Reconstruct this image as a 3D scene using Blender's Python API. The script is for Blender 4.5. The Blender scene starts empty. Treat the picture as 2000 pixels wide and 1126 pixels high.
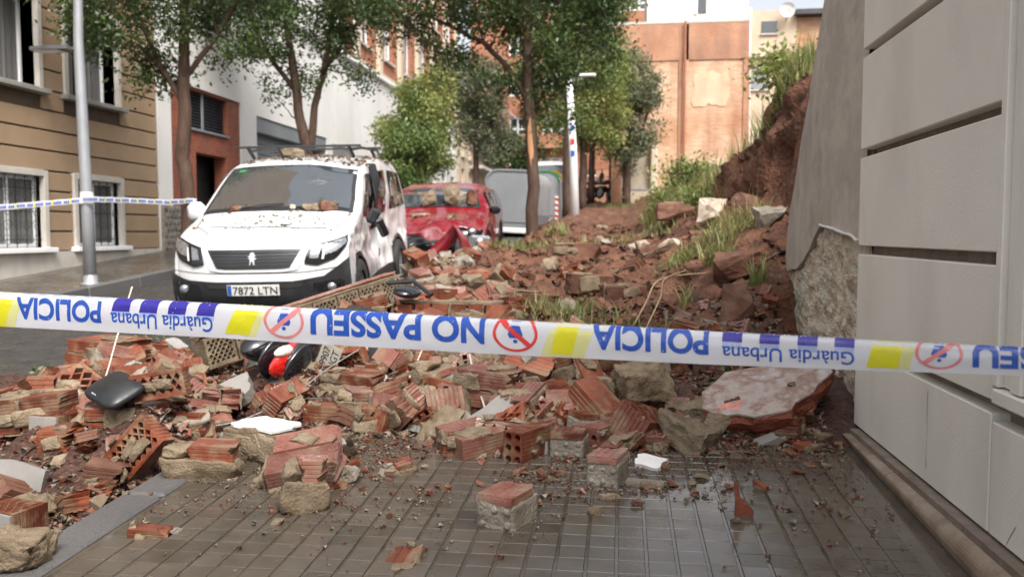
import bpy, bmesh, math, random
import numpy as np
from mathutils import Vector, Matrix, Euler, noise as mnoise
from mathutils.geometry import tessellate_polygon
R = math.radians
SC = bpy.context.scene
COL = SC.collection
random.seed(7); RNG = np.random.default_rng(11)

# ------------------------------------------------------------------ camera
cam_d = bpy.data.cameras.new('camera'); cam = bpy.data.objects.new('camera', cam_d); COL.objects.link(cam)
cam.location = (0, 0, 1.2)
cam.rotation_euler = (R(90 - 3.673), 0, R(7.335))
cam_d.sensor_width = 36; cam_d.lens = 30.0; cam_d.clip_start = .05; cam_d.clip_end = 600
cam_d.dof.use_dof = True; cam_d.dof.focus_distance = 3.1; cam_d.dof.aperture_fstop = 3.4
SC.camera = cam
# ------------------------------------------------------------------ sky and sun (overcast after rain)
SUN_EL, SUN_AZ = R(52), R(150)          # azimuth from +Y clockwise: behind the house at the right, behind the camera to its right
w = bpy.data.worlds.new('World'); SC.world = w; w.use_nodes = True
nt = w.node_tree; bg = nt.nodes['Background']
sky = nt.nodes.new('ShaderNodeTexSky'); sky.sky_type = 'NISHITA'; sky.sun_disc = False
sky.sun_elevation = SUN_EL; sky.sun_rotation = SUN_AZ; sky.air_density = 1.0; sky.dust_density = 6.0; sky.ozone_density = 1.0
hs = nt.nodes.new('ShaderNodeHueSaturation'); hs.inputs['Saturation'].default_value = .30
nt.links.new(sky.outputs[0], hs.inputs['Color']); nt.links.new(hs.outputs[0], bg.inputs[0]); bg.inputs[1].default_value = .135
sd = bpy.data.lights.new('sun', 'SUN'); sd.energy = 1.5; sd.angle = R(20); sd.color = (1, .95, .88)
sun = bpy.data.objects.new('sun', sd); COL.objects.link(sun)
_d = Vector((math.sin(SUN_AZ) * math.cos(SUN_EL), math.cos(SUN_AZ) * math.cos(SUN_EL), math.sin(SUN_EL)))
sun.rotation_euler = _d.to_track_quat('Z', 'Y').to_euler(); sun.location = (0, 0, 30)
SC.view_settings.view_transform = 'Standard'; SC.view_settings.look = 'None'; SC.view_settings.gamma = 1
SC.view_settings.use_curve_mapping = False; SC.view_settings.exposure = 1.2
SC.render.engine = 'CYCLES'; SC.cycles.max_bounces = 6; SC.cycles.use_denoising = True

# ------------------------------------------------------------------ helpers
MATS = {}
def M(name, cols, scale=6, rough=.5, rvar=.12, bump=.25, bscale=60, bdist=.01, metal=0, rnd=0, coat=0, island=False, spec=.5, detail=5, stretch=None, transl=0, streak=None, pos=None):
    """principled material: noise through a ramp of real surface colours, its own roughness noise and fine relief"""
    m = bpy.data.materials.new(name); m.use_nodes = True; MATS[name] = m
    t = m.node_tree; N = t.nodes; Lk = t.links; b = N['Principled BSDF']
    tc = N.new('ShaderNodeTexCoord'); vec = tc.outputs['Object']
    if stretch:
        mp = N.new('ShaderNodeMapping'); mp.inputs['Scale'].default_value = stretch; Lk.new(vec, mp.inputs[0]); vec = mp.outputs[0]
    n1 = N.new('ShaderNodeTexNoise'); n1.inputs['Scale'].default_value = scale; n1.inputs['Detail'].default_value = detail; n1.inputs['Roughness'].default_value = .6
    oi = N.new('ShaderNodeObjectInfo')
    if rnd:
        ad = N.new('ShaderNodeVectorMath'); ad.operation = 'ADD'; sc = N.new('ShaderNodeMath'); sc.operation = 'MULTIPLY'; sc.inputs[1].default_value = 37.
        Lk.new(oi.outputs['Random'], sc.inputs[0]); Lk.new(vec, ad.inputs[0]); Lk.new(sc.outputs[0], ad.inputs[1]); vec = ad.outputs[0]
    Lk.new(vec, n1.inputs['Vector'])
    rp = N.new('ShaderNodeValToRGB'); e = rp.color_ramp.elements
    k = len(cols)
    if pos is None: pos = [.5] if k == 1 else [.32 + .36 * i / (k - 1) for i in range(k)]
    e[0].position = pos[0]; e[0].color = (*cols[0], 1)
    if k == 1: e[1].position = 1; e[1].color = (*cols[0], 1)
    else:
        e[1].position = pos[-1]; e[1].color = (*cols[-1], 1)
        for i in range(1, k - 1): q = e.new(pos[i]); q.color = (*cols[i], 1)
    Lk.new(n1.outputs[0], rp.inputs[0]); col = rp.outputs[0]
    if rnd or island:
        hv = N.new('ShaderNodeHueSaturation'); mr = N.new('ShaderNodeMapRange')
        amt = rnd or .4
        mr.inputs['To Min'].default_value = 1 - amt; mr.inputs['To Max'].default_value = 1 + amt
        if island:
            g = N.new('ShaderNodeNewGeometry'); Lk.new(g.outputs['Random Per Island'], mr.inputs[0])
            mh = N.new('ShaderNodeMapRange'); mh.inputs['To Min'].default_value = .475; mh.inputs['To Max'].default_value = .515; Lk.new(g.outputs['Random Per Island'], mh.inputs[0]); Lk.new(mh.outputs[0], hv.inputs['Hue'])
        else: Lk.new(oi.outputs['Random'], mr.inputs[0])
        Lk.new(mr.outputs[0], hv.inputs['Value']); Lk.new(col, hv.inputs['Color']); col = hv.outputs[0]
    if streak:      # weather streaks: (colour, scale vector, amount)
        mp = N.new('ShaderNodeMapping'); mp.inputs['Scale'].default_value = streak[1]; Lk.new(tc.outputs['Object'], mp.inputs[0])
        n4 = N.new('ShaderNodeTexNoise'); n4.inputs['Scale'].default_value = 1; n4.inputs['Detail'].default_value = 6; Lk.new(mp.outputs[0], n4.inputs['Vector'])
        m4 = N.new('ShaderNodeMapRange'); m4.inputs['From Min'].default_value = .48; m4.inputs['From Max'].default_value = .72; m4.inputs['To Max'].default_value = streak[2]; Lk.new(n4.outputs[0], m4.inputs[0])
        mx = N.new('ShaderNodeMix'); mx.data_type = 'RGBA'; mx.inputs['B'].default_value = (*streak[0], 1); Lk.new(m4.outputs[0], mx.inputs['Factor']); Lk.new(col, mx.inputs['A']); col = mx.outputs['Result']
    Lk.new(col, b.inputs['Base Color'])
    n2 = N.new('ShaderNodeTexNoise'); n2.inputs['Scale'].default_value = scale * 2.3; n2.inputs['Detail'].default_value = 3; Lk.new(vec, n2.inputs['Vector'])
    r = N.new('ShaderNodeMapRange'); r.inputs['From Min'].default_value = .3; r.inputs['From Max'].default_value = .7
    r.inputs['To Min'].default_value = max(.02, rough - rvar); r.inputs['To Max'].default_value = min(1, rough + rvar)
    Lk.new(n2.outputs[0], r.inputs[0]); Lk.new(r.outputs[0], b.inputs['Roughness'])
    b.inputs['Metallic'].default_value = metal; b.inputs['Coat Weight'].default_value = coat; b.inputs['Coat Roughness'].default_value = .06; b.inputs['Specular IOR Level'].default_value = spec
    if bump:
        n3 = N.new('ShaderNodeTexNoise'); n3.inputs['Scale'].default_value = bscale; n3.inputs['Detail'].default_value = 6; Lk.new(vec, n3.inputs['Vector'])
        bp = N.new('ShaderNodeBump'); bp.inputs['Strength'].default_value = bump; bp.inputs['Distance'].default_value = bdist; Lk.new(n3.outputs[0], bp.inputs['Height']); Lk.new(bp.outputs[0], b.inputs['Normal'])
    if transl:
        tr = N.new('ShaderNodeBsdfTranslucent'); Lk.new(col, tr.inputs[0]); ms = N.new('ShaderNodeMixShader'); ms.inputs[0].default_value = transl
        Lk.new(b.outputs[0], ms.inputs[1]); Lk.new(tr.outputs[0], ms.inputs[2]); Lk.new(ms.outputs[0], N['Material Output'].inputs[0])
    return m
def glass(name, col, rough=.03):
    m = bpy.data.materials.new(name); m.use_nodes = True; b = m.node_tree.nodes['Principled BSDF']; MATS[name] = m
    b.inputs['Base Color'].default_value = (*col, 1); b.inputs['Roughness'].default_value = rough; b.inputs['Specular IOR Level'].default_value = .8; b.inputs['IOR'].default_value = 1.6
    b.inputs['Coat Weight'].default_value = .4
    if name == 'glass_wind': b.inputs['IOR'].default_value = 2.1; b.inputs['Specular IOR Level'].default_value = .9
    return m

class MB:
    """collects verts/faces for ONE mesh object"""
    def __init__(s): s.v = []; s.f = []; s.m = []
    def add(s, vs, fs, mi=0, mat=None):
        o = len(s.v)
        if mat is not None: vs = [mat @ Vector(p) for p in vs]
        s.v += [tuple(p) for p in vs]; s.f += [tuple(i + o for i in f) for f in fs]; s.m += [mi] * len(fs)
        return s
    def box(s, c, d, mi=0, rot=None, bev=0):
        x, y, z = d[0] / 2, d[1] / 2, d[2] / 2
        mt = Matrix.Translation(c) @ (Euler(rot).to_matrix().to_4x4() if rot else Matrix())
        if bev:
            b = min(bev, x * .9, y * .9, z * .9); vs = []; idx = {}
            for sx in (-1, 1):
                for sy in (-1, 1):
                    for sz in (-1, 1):
                        for a in range(3):
                            q = [sx * (x - b), sy * (y - b), sz * (z - b)]; q[a] += (sx, sy, sz)[a] * b
                            idx[(sx, sy, sz, a)] = len(vs); vs.append(q)
            I = lambda *k: idx[k]; fs = []
            for a in range(3):
                o = [i for i in range(3) if i != a]
                for sg in (-1, 1):
                    q = []
                    for (p, r_) in ((-1, -1), (1, -1), (1, 1), (-1, 1)):
                        k = [0, 0, 0]; k[a] = sg; k[o[0]] = p; k[o[1]] = r_; q.append(I(*k, a))
                    fs.append(q if (sg > 0) == (a != 1) else q[::-1])
            for a in range(3):
                o = [i for i in range(3) if i != a]
                for p in (-1, 1):
                    for r_ in (-1, 1):
                        k0 = [0, 0, 0]; k1 = [0, 0, 0]; k0[a] = -1; k1[a] = 1
                        for k in (k0, k1): k[o[0]] = p; k[o[1]] = r_
                        fs.append([I(*k0, o[0]), I(*k1, o[0]), I(*k1, o[1]), I(*k0, o[1])])
            for sx in (-1, 1):
                for sy in (-1, 1):
                    for sz in (-1, 1): fs.append([I(sx, sy, sz, a) for a in range(3)])
            return s.add(vs, fs, mi, mt)
        vs = [(i * x, j * y, k * z) for i in (-1, 1) for j in (-1, 1) for k in (-1, 1)]
        return s.add(vs, [(0, 1, 3, 2), (4, 6, 7, 5), (0, 4, 5, 1), (2, 3, 7, 6), (0, 2, 6, 4), (1, 5, 7, 3)], mi, mt)
    def tube(s, pts, rad, n=8, mi=0, cap=True):
        pts = [Vector(p) for p in pts]; k = len(pts)
        if not hasattr(rad, '__len__'): rad = [rad] * k
        vs = []; fs = []; ref = None
        for i, p in enumerate(pts):
            t = (pts[min(i + 1, k - 1)] - pts[max(i - 1, 0)]).normalized()
            if ref is None: ref = Vector((0, 0, 1)) if abs(t.z) < .9 else Vector((1, 0, 0))
            a = t.cross(ref).normalized(); b = t.cross(a).normalized(); ref = -b if False else a.cross(t)
            for j in range(n):
                an = 2 * math.pi * j / n; vs.append(p + (a * math.cos(an) + b * math.sin(an)) * rad[i])
        for i in range(k - 1):
            for j in range(n): fs.append((i * n + j, i * n + (j + 1) % n, (i + 1) * n + (j + 1) % n, (i + 1) * n + j))
        if cap: fs += [tuple(range(n))[::-1], tuple((k - 1) * n + j for j in range(n))]
        return s.add(vs, fs, mi)
    def grid(s, P, mi=0, closed=False):
        """P[i][j] points -> quads"""
        a, b = len(P), len(P[0]); vs = [p for r_ in P for p in r_]
        return s.add(vs, [(i * b + j, i * b + (j + 1) % b, (i + 1) * b + (j + 1) % b, (i + 1) * b + j) for i in range(a - 1) for j in range(b if closed else b - 1)], mi)
    def prism(s, poly, h0, h1, axis=2, mi=0, mt=None):
        """polygon in the plane normal to axis, extruded from h0 to h1"""
        n = len(poly)
        def P(p, h): return (h, p[0], p[1]) if axis == 0 else (p[0], h, p[1]) if axis == 1 else (p[0], p[1], h)
        vs = [P(p, h0) for p in poly] + [P(p, h1) for p in poly]
        tr = tessellate_polygon([[Vector((p[0], p[1], 0)) for p in poly]])
        fs = [t for t in tr] + [tuple(i + n for i in t)[::-1] for t in tr] + [(i, (i + 1) % n, n + (i + 1) % n, n + i) for i in range(n)]
        return s.add(vs, fs, mi, mt)
    def lathe(s, prof, c=(0, 0, 0), n=20, axis=2, mi=0):
        rows = []
        for r_, h in prof:
            row = []
            for j in range(n):
                a = 2 * math.pi * j / n; x, y = r_ * math.cos(a), r_ * math.sin(a)
                q = (x, y, h) if axis == 2 else (h, x, y) if axis == 0 else (x, h, y)
                row.append((q[0] + c[0], q[1] + c[1], q[2] + c[2]))
            rows.append(row)
        return s.grid(rows, mi, True)
    def mesh(s, name, mats, smooth=False, recalc=True):
        me = bpy.data.meshes.new(name); me.from_pydata(s.v, [], s.f)
        if not isinstance(mats, (list, tuple)): mats = [mats]
        for q in mats: me.materials.append(MATS[q] if isinstance(q, str) else q)
        if len(mats) > 1: me.polygons.foreach_set('material_index', s.m)
        if recalc:
            bm = bmesh.new(); bm.from_mesh(me); bmesh.ops.recalc_face_normals(bm, faces=bm.faces); bm.to_mesh(me); bm.free()
        if smooth: me.polygons.foreach_set('use_smooth', [True] * len(me.polygons))
        me.update(); return me
    def build(s, name, mats, parent=None, smooth=False, loc=None, rot=None, recalc=True):
        return link(name, s.mesh(name, mats, smooth, recalc), parent, loc, rot)
def link(name, me, parent=None, loc=None, rot=None, scale=None):
    o = bpy.data.objects.new(name, me); COL.objects.link(o)
    if parent is not None: o.parent = parent
    if loc is not None: o.location = loc
    if rot is not None: o.rotation_euler = rot
    if scale is not None: o.scale = scale if hasattr(scale, '__len__') else (scale,) * 3
    return o
def tag(o, label, cat, group=None):
    o['label'] = label; o['category'] = cat; o['kind'] = 'thing'
    if group: o['group'] = group
    return o
def kind(o, k, label=None):
    o['kind'] = k
    if label: o['label'] = label
    return o
def empty(name, loc=(0, 0, 0), rot=(0, 0, 0)):
    o = bpy.data.objects.new(name, None); COL.objects.link(o); o.location = loc; o.rotation_euler = rot; o.empty_display_size = .2; return o
def copy_tree(o, parent=None):
    c = o.copy(); COL.objects.link(c)
    if parent is not None: c.parent = parent
    for ch in list(o.children): copy_tree(ch, c)
    return c
def big_mesh(name, V, Fq, mats, smooth=False, mi=None):
    """numpy verts (n,3) and faces (m,k)"""
    me = bpy.data.meshes.new(name); V = np.asarray(V, np.float32); Fq = np.asarray(Fq, np.int32); k = Fq.shape[1]
    me.vertices.add(len(V)); me.vertices.foreach_set('co', V.ravel())
    me.loops.add(Fq.size); me.loops.foreach_set('vertex_index', Fq.ravel())
    me.polygons.add(len(Fq)); me.polygons.foreach_set('loop_start', np.arange(0, Fq.size, k, dtype=np.int32))
    for q in (mats if isinstance(mats, (list, tuple)) else [mats]): me.materials.append(MATS[q])
    if mi is not None: me.polygons.foreach_set('material_index', np.asarray(mi, np.int32))
    if smooth: me.polygons.foreach_set('use_smooth', np.ones(len(Fq), bool))
    me.update(calc_edges=True); me.validate(); return me

# value noise on arrays
_T = RNG.random((256, 256)).astype(np.float64)
def vnoise(x, y):
    x = np.asarray(x, float); y = np.asarray(y, float); xi = np.floor(x).astype(int); yi = np.floor(y).astype(int); fx = x - xi; fy = y - yi
    fx = fx * fx * (3 - 2 * fx); fy = fy * fy * (3 - 2 * fy)
    a = _T[xi % 256, yi % 256]; b = _T[(xi + 1) % 256, yi % 256]; c = _T[xi % 256, (yi + 1) % 256]; d = _T[(xi + 1) % 256, (yi + 1) % 256]
    return (a * (1 - fx) + b * fx) * (1 - fy) + (c * (1 - fx) + d * fx) * fy - .5
def fbm(x, y, o=4, g=.5):
    s = 0; a = 1; 
    for i in range(o): s = s + a * vnoise(np.asarray(x) * 2 ** i + 17.3 * i, np.asarray(y) * 2 ** i + 5.1 * i); a *= g
    return s
def sst(a, b, x):
    t = np.clip((np.asarray(x, float) - a) / (b - a), 0, 1); return t * t * (3 - 2 * t)

# ------------------------------------------------------------------ heights of the place (metres; Y runs up the street)
KERB_X, KERB_W, WALL_X, LKERB_X, LWALL_X = -1.85, .15, 1.17, -6.95, -8.97
def zg(y):
    y = np.asarray(y, float)
    return np.where(y < 6, .04 * y, .24 + .04 * (y - 6) + .035 * (np.minimum(y, 12) - 6) ** 2 / 12 + .035 * np.maximum(y - 12, 0))
def base_z(x, y):
    x = np.asarray(x, float); return zg(y) - np.where((x < KERB_X - KERB_W) & (x > LKERB_X), .12, 0)
_cy = [0, 4.0, 4.6, 5.2, 6, 7.5, 9, 12, 14, 18, 25, 34, 60]; _ch = [-.08, -.08, .10, .20, .30, .40, .45, .43, .40, .34, .20, .02, -.1]
def heap(x, y):
    """rubble and slid earth above the pavement and the kerbside lane"""
    x = np.asarray(x, float); y = np.asarray(y, float)
    h = np.interp(y, _cy, _ch)
    wl = np.interp(y, [0, 3, 4.2, 5.2, 6, 7, 9, 12.5, 14, 18, 30], [-3.4, -3.5, -3.5, -3.0, -2.6, -2.45, -2.4, -2.1, -2.0, -2.2, -2.0])
    edge = sst(0, .7, x - wl)
    road = sst(0, .5, KERB_X - x) * (sst(2.7, 4.0, y) * .26 * sst(6.6, 5.0, y))
    rise = .62 * sst(.0, 1.5, x) * sst(5.6, 8.5, y)
    xc = np.interp(y, [0, 8.3, 9.0, 10.2, 10.8, 12.5, 14, 16, 20, 34], [1.72, 1.60, 1.42, 1.40, 1.28, 1.22, 1.0, .85, .8, .6]) + .30 * fbm(y * 1.3, x * 0 + 3, 4)
    top = np.interp(y, [0, 9.9, 10.3, 12, 13, 15, 20, 36], [2.70, 2.76, 2.36, 2.34, 2.05, 1.95, 2.1, 2.6]) - zg(y)
    wd = np.interp(y, [0, 11.5, 13.5, 36], [.22, .26, 1.0, 1.3])
    nz_ = .16 * fbm(y * 3.1 + 5, x * 2.3, 3)
    cl = .45 * sst(0, 1, (x - xc + .08) / wd) + .33 * sst(0, 1, (x - xc - .08 - nz_) / wd) + .22 * sst(0, 1, (x - xc - .22 + nz_) / wd)
    hh = (np.maximum(h + rise, -.08) * (1 - cl) + top * cl)
    hh = np.where(y < 6.4, np.where(x > WALL_X + .0, np.maximum(hh, .0), hh), hh)
    bump = .55 * np.exp(-((x + 2.25) / .33) ** 2 - ((y - 9.3) / 1.5) ** 2) + .30 * np.exp(-((x + 2.1) / .35) ** 2 - ((y - 11.6) / 1.0) ** 2)      # piled against the van and the red car
    return np.maximum(hh * edge - .08 * (1 - edge), road - .08) + bump
def surf(x, y):
    return float(base_z(x, y) + max(float(heap(x, y)), 0))
# pixel of the 2000-px photograph -> direction, for reading positions off the picture at planning time
CAMM = cam.rotation_euler.to_matrix()
def ray(px, py): return CAMM @ Vector(((px - 1000) / 1666.7, (563 - py) / 1666.7, -1))
def at(px, py, Y):
    d = ray(px, py); return Vector((0, 0, 1.2)) + d * (Y / d.y)
def onto(px, py, lift=0.):
    """where the sight line meets the pavement or the heap"""
    d = ray(px, py); t = 1.5
    while t < 45:
        p = Vector((0, 0, 1.2)) + d * t
        if p.z <= surf(p.x, p.y) + lift: return p
        t += .02
    return Vector((0, 0, 1.2)) + d * 45
# ------------------------------------------------------------------ materials
M('asphalt', [(0.0272, 0.0263, 0.0255), (0.051, 0.0485, 0.045)], scale=5, rough=.42, rvar=.2, bump=.5, bscale=220, bdist=.004)
M('tile', [(0.0558, 0.0439, 0.0327), (0.0944, 0.0764, 0.0591), (0.0719, 0.0589, 0.0466)], scale=2.2, rough=.20, rvar=.13, bump=.06, bscale=60, bdist=.004, rnd=.10, spec=.6)
M('grout_wet', [(0.056, 0.0464, 0.0368), (0.104, 0.084, 0.064)], scale=5, rough=.08, rvar=.06, bump=.03, bscale=30, spec=.8)
M('granite', [(0.065, 0.0625, 0.06), (0.12, 0.115, 0.1125), (0.085, 0.0825, 0.08)], scale=60, rough=.5, bump=.2, bscale=240, bdist=.003, rnd=.08)
M('left_paving', [(0.0638, 0.0525, 0.0413), (0.0975, 0.0825, 0.0675)], scale=2, rough=.3, rvar=.15, bump=.15, bscale=60)
M('soil', [(0.0353, 0.0133, 0.0068), (0.0882, 0.0333, 0.0155), (0.1341, 0.0533, 0.0262), (0.1764, 0.0866, 0.0472)], scale=4.5, rough=.8, bump=1., bscale=22, bdist=.05, detail=9)
M('brick', [(0.0939, 0.023, 0.0107), (0.1624, 0.0426, 0.0196), (0.2166, 0.0697, 0.0357)], scale=9, rough=.40, rvar=.16, bump=.5, bscale=80, bdist=.006, rnd=.35, streak=((.25, .18, .11), (10, 10, 10), .95))
M('brick_pink', [(0.1404, 0.0469, 0.0333), (0.2036, 0.0816, 0.0605), (0.2457, 0.1172, 0.0922)], scale=9, rough=.34, rvar=.15, bump=.5, bscale=80, bdist=.006, rnd=.25, streak=((.28, .205, .135), (9, 9, 9), .9))
M('brick_dusty', [(0.0774, 0.0286, 0.0158), (0.1364, 0.0571, 0.0333), (0.198, 0.105, 0.0634)], scale=7, rough=.75, bump=.5, bscale=60, bdist=.008, rnd=.25)
M('mortar', [(0.1045, 0.0736, 0.0442), (0.1859, 0.1378, 0.0868), (0.2478, 0.1936, 0.1301)], scale=11, rough=.75, bump=.8, bscale=90, bdist=.012, rnd=.15, detail=8)
M('mortar_grey', [(.16, .135, .105), (.25, .215, .17), (.31, .28, .23)], scale=11, rough=.7, bump=.8, bscale=80, bdist=.012, rnd=.15, detail=8)
M('plaster_grey', [(0.204, 0.1913, 0.1742), (0.2805, 0.2635, 0.2465)], scale=4, rough=.62, bump=.25, bscale=120, bdist=.004, rnd=.12)
M('plaster_white', [(.62, .61, .6), (.75, .74, .73)], scale=5, rough=.6, bump=.15, bscale=100, bdist=.003)
M('stone_pale', [(.36, .28, .20), (.52, .44, .36)], scale=9, rough=.8, bump=.7, bscale=70, rnd=.2)
M('steel_rod', [(.15, .13, .115), (.27, .25, .235)], scale=30, rough=.45, metal=.6, bump=.3, bscale=200)
M('rod_pale', [(.42, .38, .34), (.55, .5, .46)], scale=20, rough=.5, bump=.2)
M('wall_paint', [(0.68, 0.6452, 0.5734), (0.745, 0.7092, 0.6345)], scale=1.3, rough=.55, rvar=.1, bump=.35, bscale=95, bdist=.004, streak=((.44, .40, .35), (2.6, 2.6, 1.1), .35))
M('wall_groove', [(.14, .105, .08), (.22, .175, .14)], scale=12, rough=.7, bump=.3)
M('wall_plinth', [(.17, .118, .082), (.25, .185, .135), (.31, .25, .19)], scale=10, rough=.5, bump=.5, bscale=150, bdist=.004)
M('stub_render', [(0.3335, 0.2982, 0.2526), (0.483, 0.4332, 0.3655), (0.3795, 0.3431, 0.301), (0.46, 0.3712, 0.2687)], scale=2.2, rough=.7, bump=.35, bscale=30, bdist=.01, streak=((.27, .25, .235), (1.6, 1.6, .9), .7), detail=8)
M('stub_rough', [(0.324, 0.2497, 0.1688), (0.4995, 0.405, 0.2835), (0.6345, 0.5535, 0.432), (0.3645, 0.405, 0.3443)], scale=13, rough=.85, bump=1., bscale=60, bdist=.03, detail=8)
M('stub_green', [(.12, .26, .20), (.30, .42, .36)], scale=20, rough=.7, bump=.6)
M('tan_band', [(0.285, 0.195, 0.118), (0.335, 0.235, 0.148)], scale=1.2, rough=.75, bump=.2, bscale=60, bdist=.006, streak=((.24, .17, .11), (.5, .5, 3), .25))
M('tan_groove', [(.075, .05, .03), (.10, .07, .045)], scale=4, rough=.8)
M('stone_trim', [(.44, .41, .36), (.53, .50, .45)], scale=3, rough=.7, bump=.15, streak=((.33, .31, .28), (5, 5, .5), .4))
M('sill_stone', [(.20, .19, .175), (.30, .29, .27)], scale=4, rough=.6, bump=.2)
M('white_wall', [(.62, .61, .585), (.72, .71, .69)], scale=.7, rough=.7, bump=.12, bscale=40, streak=((.55, .53, .5), (1.5, 1.5, .2), .4))
M('white_frame', [(.74, .75, .76), (.80, .80, .80)], scale=2, rough=.35, bump=0)
M('entrance_brick', [(.20, .060, .034), (.28, .09, .052)], scale=3, rough=.7, bump=.3, bscale=50, streak=((.15, .085, .065), (3, 3, .6), .5))
M('shutter_grey', [(.20, .215, .235), (.25, .265, .285)], scale=1, rough=.5, bump=.05, metal=.2)
M('louver_dark', [(.032, .034, .042), (.055, .058, .07)], scale=2, rough=.5)
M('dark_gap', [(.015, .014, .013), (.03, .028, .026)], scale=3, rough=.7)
M('iron', [(.012, .012, .013), (.028, .027, .027)], scale=12, rough=.5, metal=.3)
M('curtain', [(.42, .41, .38), (.55, .54, .51)], scale=3, rough=.9, bump=.2, bscale=8, stretch=(1, 6, .3))
M('red_facade', [(.33, .135, .080), (.42, .19, .115)], scale=1.5, rough=.8, bump=.3)
M('cream_facade', [(.50, .42, .31), (.60, .52, .41)], scale=1, rough=.8, bump=.1)
M('beige_facade', [(.44, .35, .25), (.56, .46, .35)], scale=.8, rough=.8, bump=.1, streak=((.35, .28, .21), (1.2, 1.2, .2), .5))
M('rubble_stone', [(.05, .046, .042), (.13, .122, .112), (.19, .18, .165)], scale=10, rough=.7, bump=.6, rnd=.35)
M('bark', [(0.0324, 0.0173, 0.0108), (0.0648, 0.0346, 0.0216), (0.0936, 0.054, 0.036)], scale=9, rough=.8, bump=.9, bscale=40, bdist=.02, stretch=(1, 1, .25))
M('bark_bare', [(.30, .135, .055), (.40, .21, .10)], scale=9, rough=.6, bump=.5, bscale=40, stretch=(1, 1, .2))
M('leaf_dark', [(0.0266, 0.0518, 0.0126), (0.0532, 0.0924, 0.023), (0.0932, 0.1232, 0.0314)], scale=1.2, rough=.42, rvar=.1, bump=0, island=True, rnd=.5, transl=.3)
M('leaf_mid', [(0.0514, 0.091, 0.0214), (0.1089, 0.161, 0.0405), (0.189, 0.217, 0.0595)], scale=1.2, rough=.45, rvar=.1, bump=0, island=True, rnd=.4, transl=.25)
M('leaf_light', [(0.0842, 0.1274, 0.0287), (0.1755, 0.2145, 0.0553), (0.2878, 0.299, 0.0829)], scale=1., rough=.5, rvar=.1, bump=0, island=True, rnd=.35, transl=.3)
M('leaf_olive', [(0.0632, 0.0832, 0.042), (0.1193, 0.1365, 0.0718), (0.1685, 0.169, 0.0939)], scale=1.2, rough=.5, rvar=.1, bump=0, island=True, rnd=.35, transl=.2)
M('grass_blade', [(0.1125, 0.1562, 0.039), (0.225, 0.25, 0.0825), (0.375, 0.3125, 0.15)], scale=1.8, rough=.5, rvar=.1, bump=0, island=True, rnd=.35, transl=.35)
M('straw', [(.38, .28, .15), (.48, .38, .22)], scale=6, rough=.7)
M('grey_metal', [(.26, .27, .285), (.33, .34, .355)], scale=3, rough=.45, rvar=.12, bump=.1, bscale=50, metal=.35)
M('lamp_grey', [(.10, .105, .11), (.15, .155, .16)], scale=5, rough=.4, metal=.3)
M('van_white', [(0.6364, 0.6407, 0.645), (0.688, 0.688, 0.688)], scale=1.5, rough=.22, rvar=.08, bump=.03, bscale=8, coat=.5, streak=((.52, .47, .42), (2.2, 2.2, 1.2), .45))
M('car_red', [(.145, .004, .010), (.20, .008, .016)], scale=2, rough=.25, rvar=.08, bump=.04, bscale=9, coat=.7, streak=((.30, .16, .13), (3, 3, 3), .35))
M('plastic_black', [(.012, .0125, .014), (.026, .027, .029)], scale=6, rough=.42, rvar=.12, bump=.08, bscale=200)
M('gloss_black', [(.008, .008, .010), (.014, .014, .017)], scale=3, rough=.14, rvar=.06, bump=.02, coat=.6)
M('rubber', [(.014, .014, .014), (.028, .027, .026)], scale=20, rough=.75, bump=.3)
M('chrome', [(.55, .56, .58), (.7, .71, .72)], scale=10, rough=.2, metal=.9, bump=0)
M('lamp_lens', [(.20, .21, .22), (.38, .39, .40)], scale=30, rough=.08, rvar=.04, bump=.4, bscale=60, metal=.6, coat=1)
M('drl', [(.72, .74, .76), (.8, .8, .8)], scale=10, rough=.15, bump=0)
M('tail_red', [(.55, .012, .010), (.72, .03, .02)], scale=20, rough=.1, rvar=.04, bump=.5, bscale=50, coat=1)
M('tail_clear', [(.75, .60, .52), (.85, .75, .70)], scale=20, rough=.1, bump=.4, bscale=60, coat=1)
M('plate_white', [(.60, .60, .57), (.68, .68, .65)], scale=10, rough=.4, bump=0)
M('plate_blue', [(.02, .09, .36), (.03, .11, .40)], scale=5, rough=.4, bump=0)
M('ink_black', [(.012, .012, .012), (.02, .02, .02)], scale=5, rough=.5, bump=0)
M('bin_grey', [(0.2, 0.213, 0.225), (0.25, 0.262, 0.275)], scale=1.5, rough=.45, bump=.08, bscale=20, streak=((.20, .20, .20), (3, 3, .8), .4))
M('bin_dark', [(.05, .053, .056), (.07, .073, .076)], scale=2, rough=.5)
for _n, _c in dict(lid_green=(.03, .22, .06), lid_yellow=(.55, .42, .03), lid_blue=(.025, .10, .38), lid_brown=(.18, .075, .035), stripe_red=(.55, .03, .02), orange_net=(.62, .22, .04)).items():
    M(_n, [tuple(x * .9 for x in _c), _c], scale=3, rough=.45, bump=.05)
M('sat_white', [(.68, .68, .67), (.76, .76, .75)], scale=3, rough=.5, bump=0)
M('awning_dark', [(.03, .032, .035), (.05, .052, .055)], scale=3, rough=.6)
glass('glass_dark', (.012, .014, .016)); glass('glass_window', (.03, .035, .038), .05); glass('glass_wind', (.032, .038, .042), .03)
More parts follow.
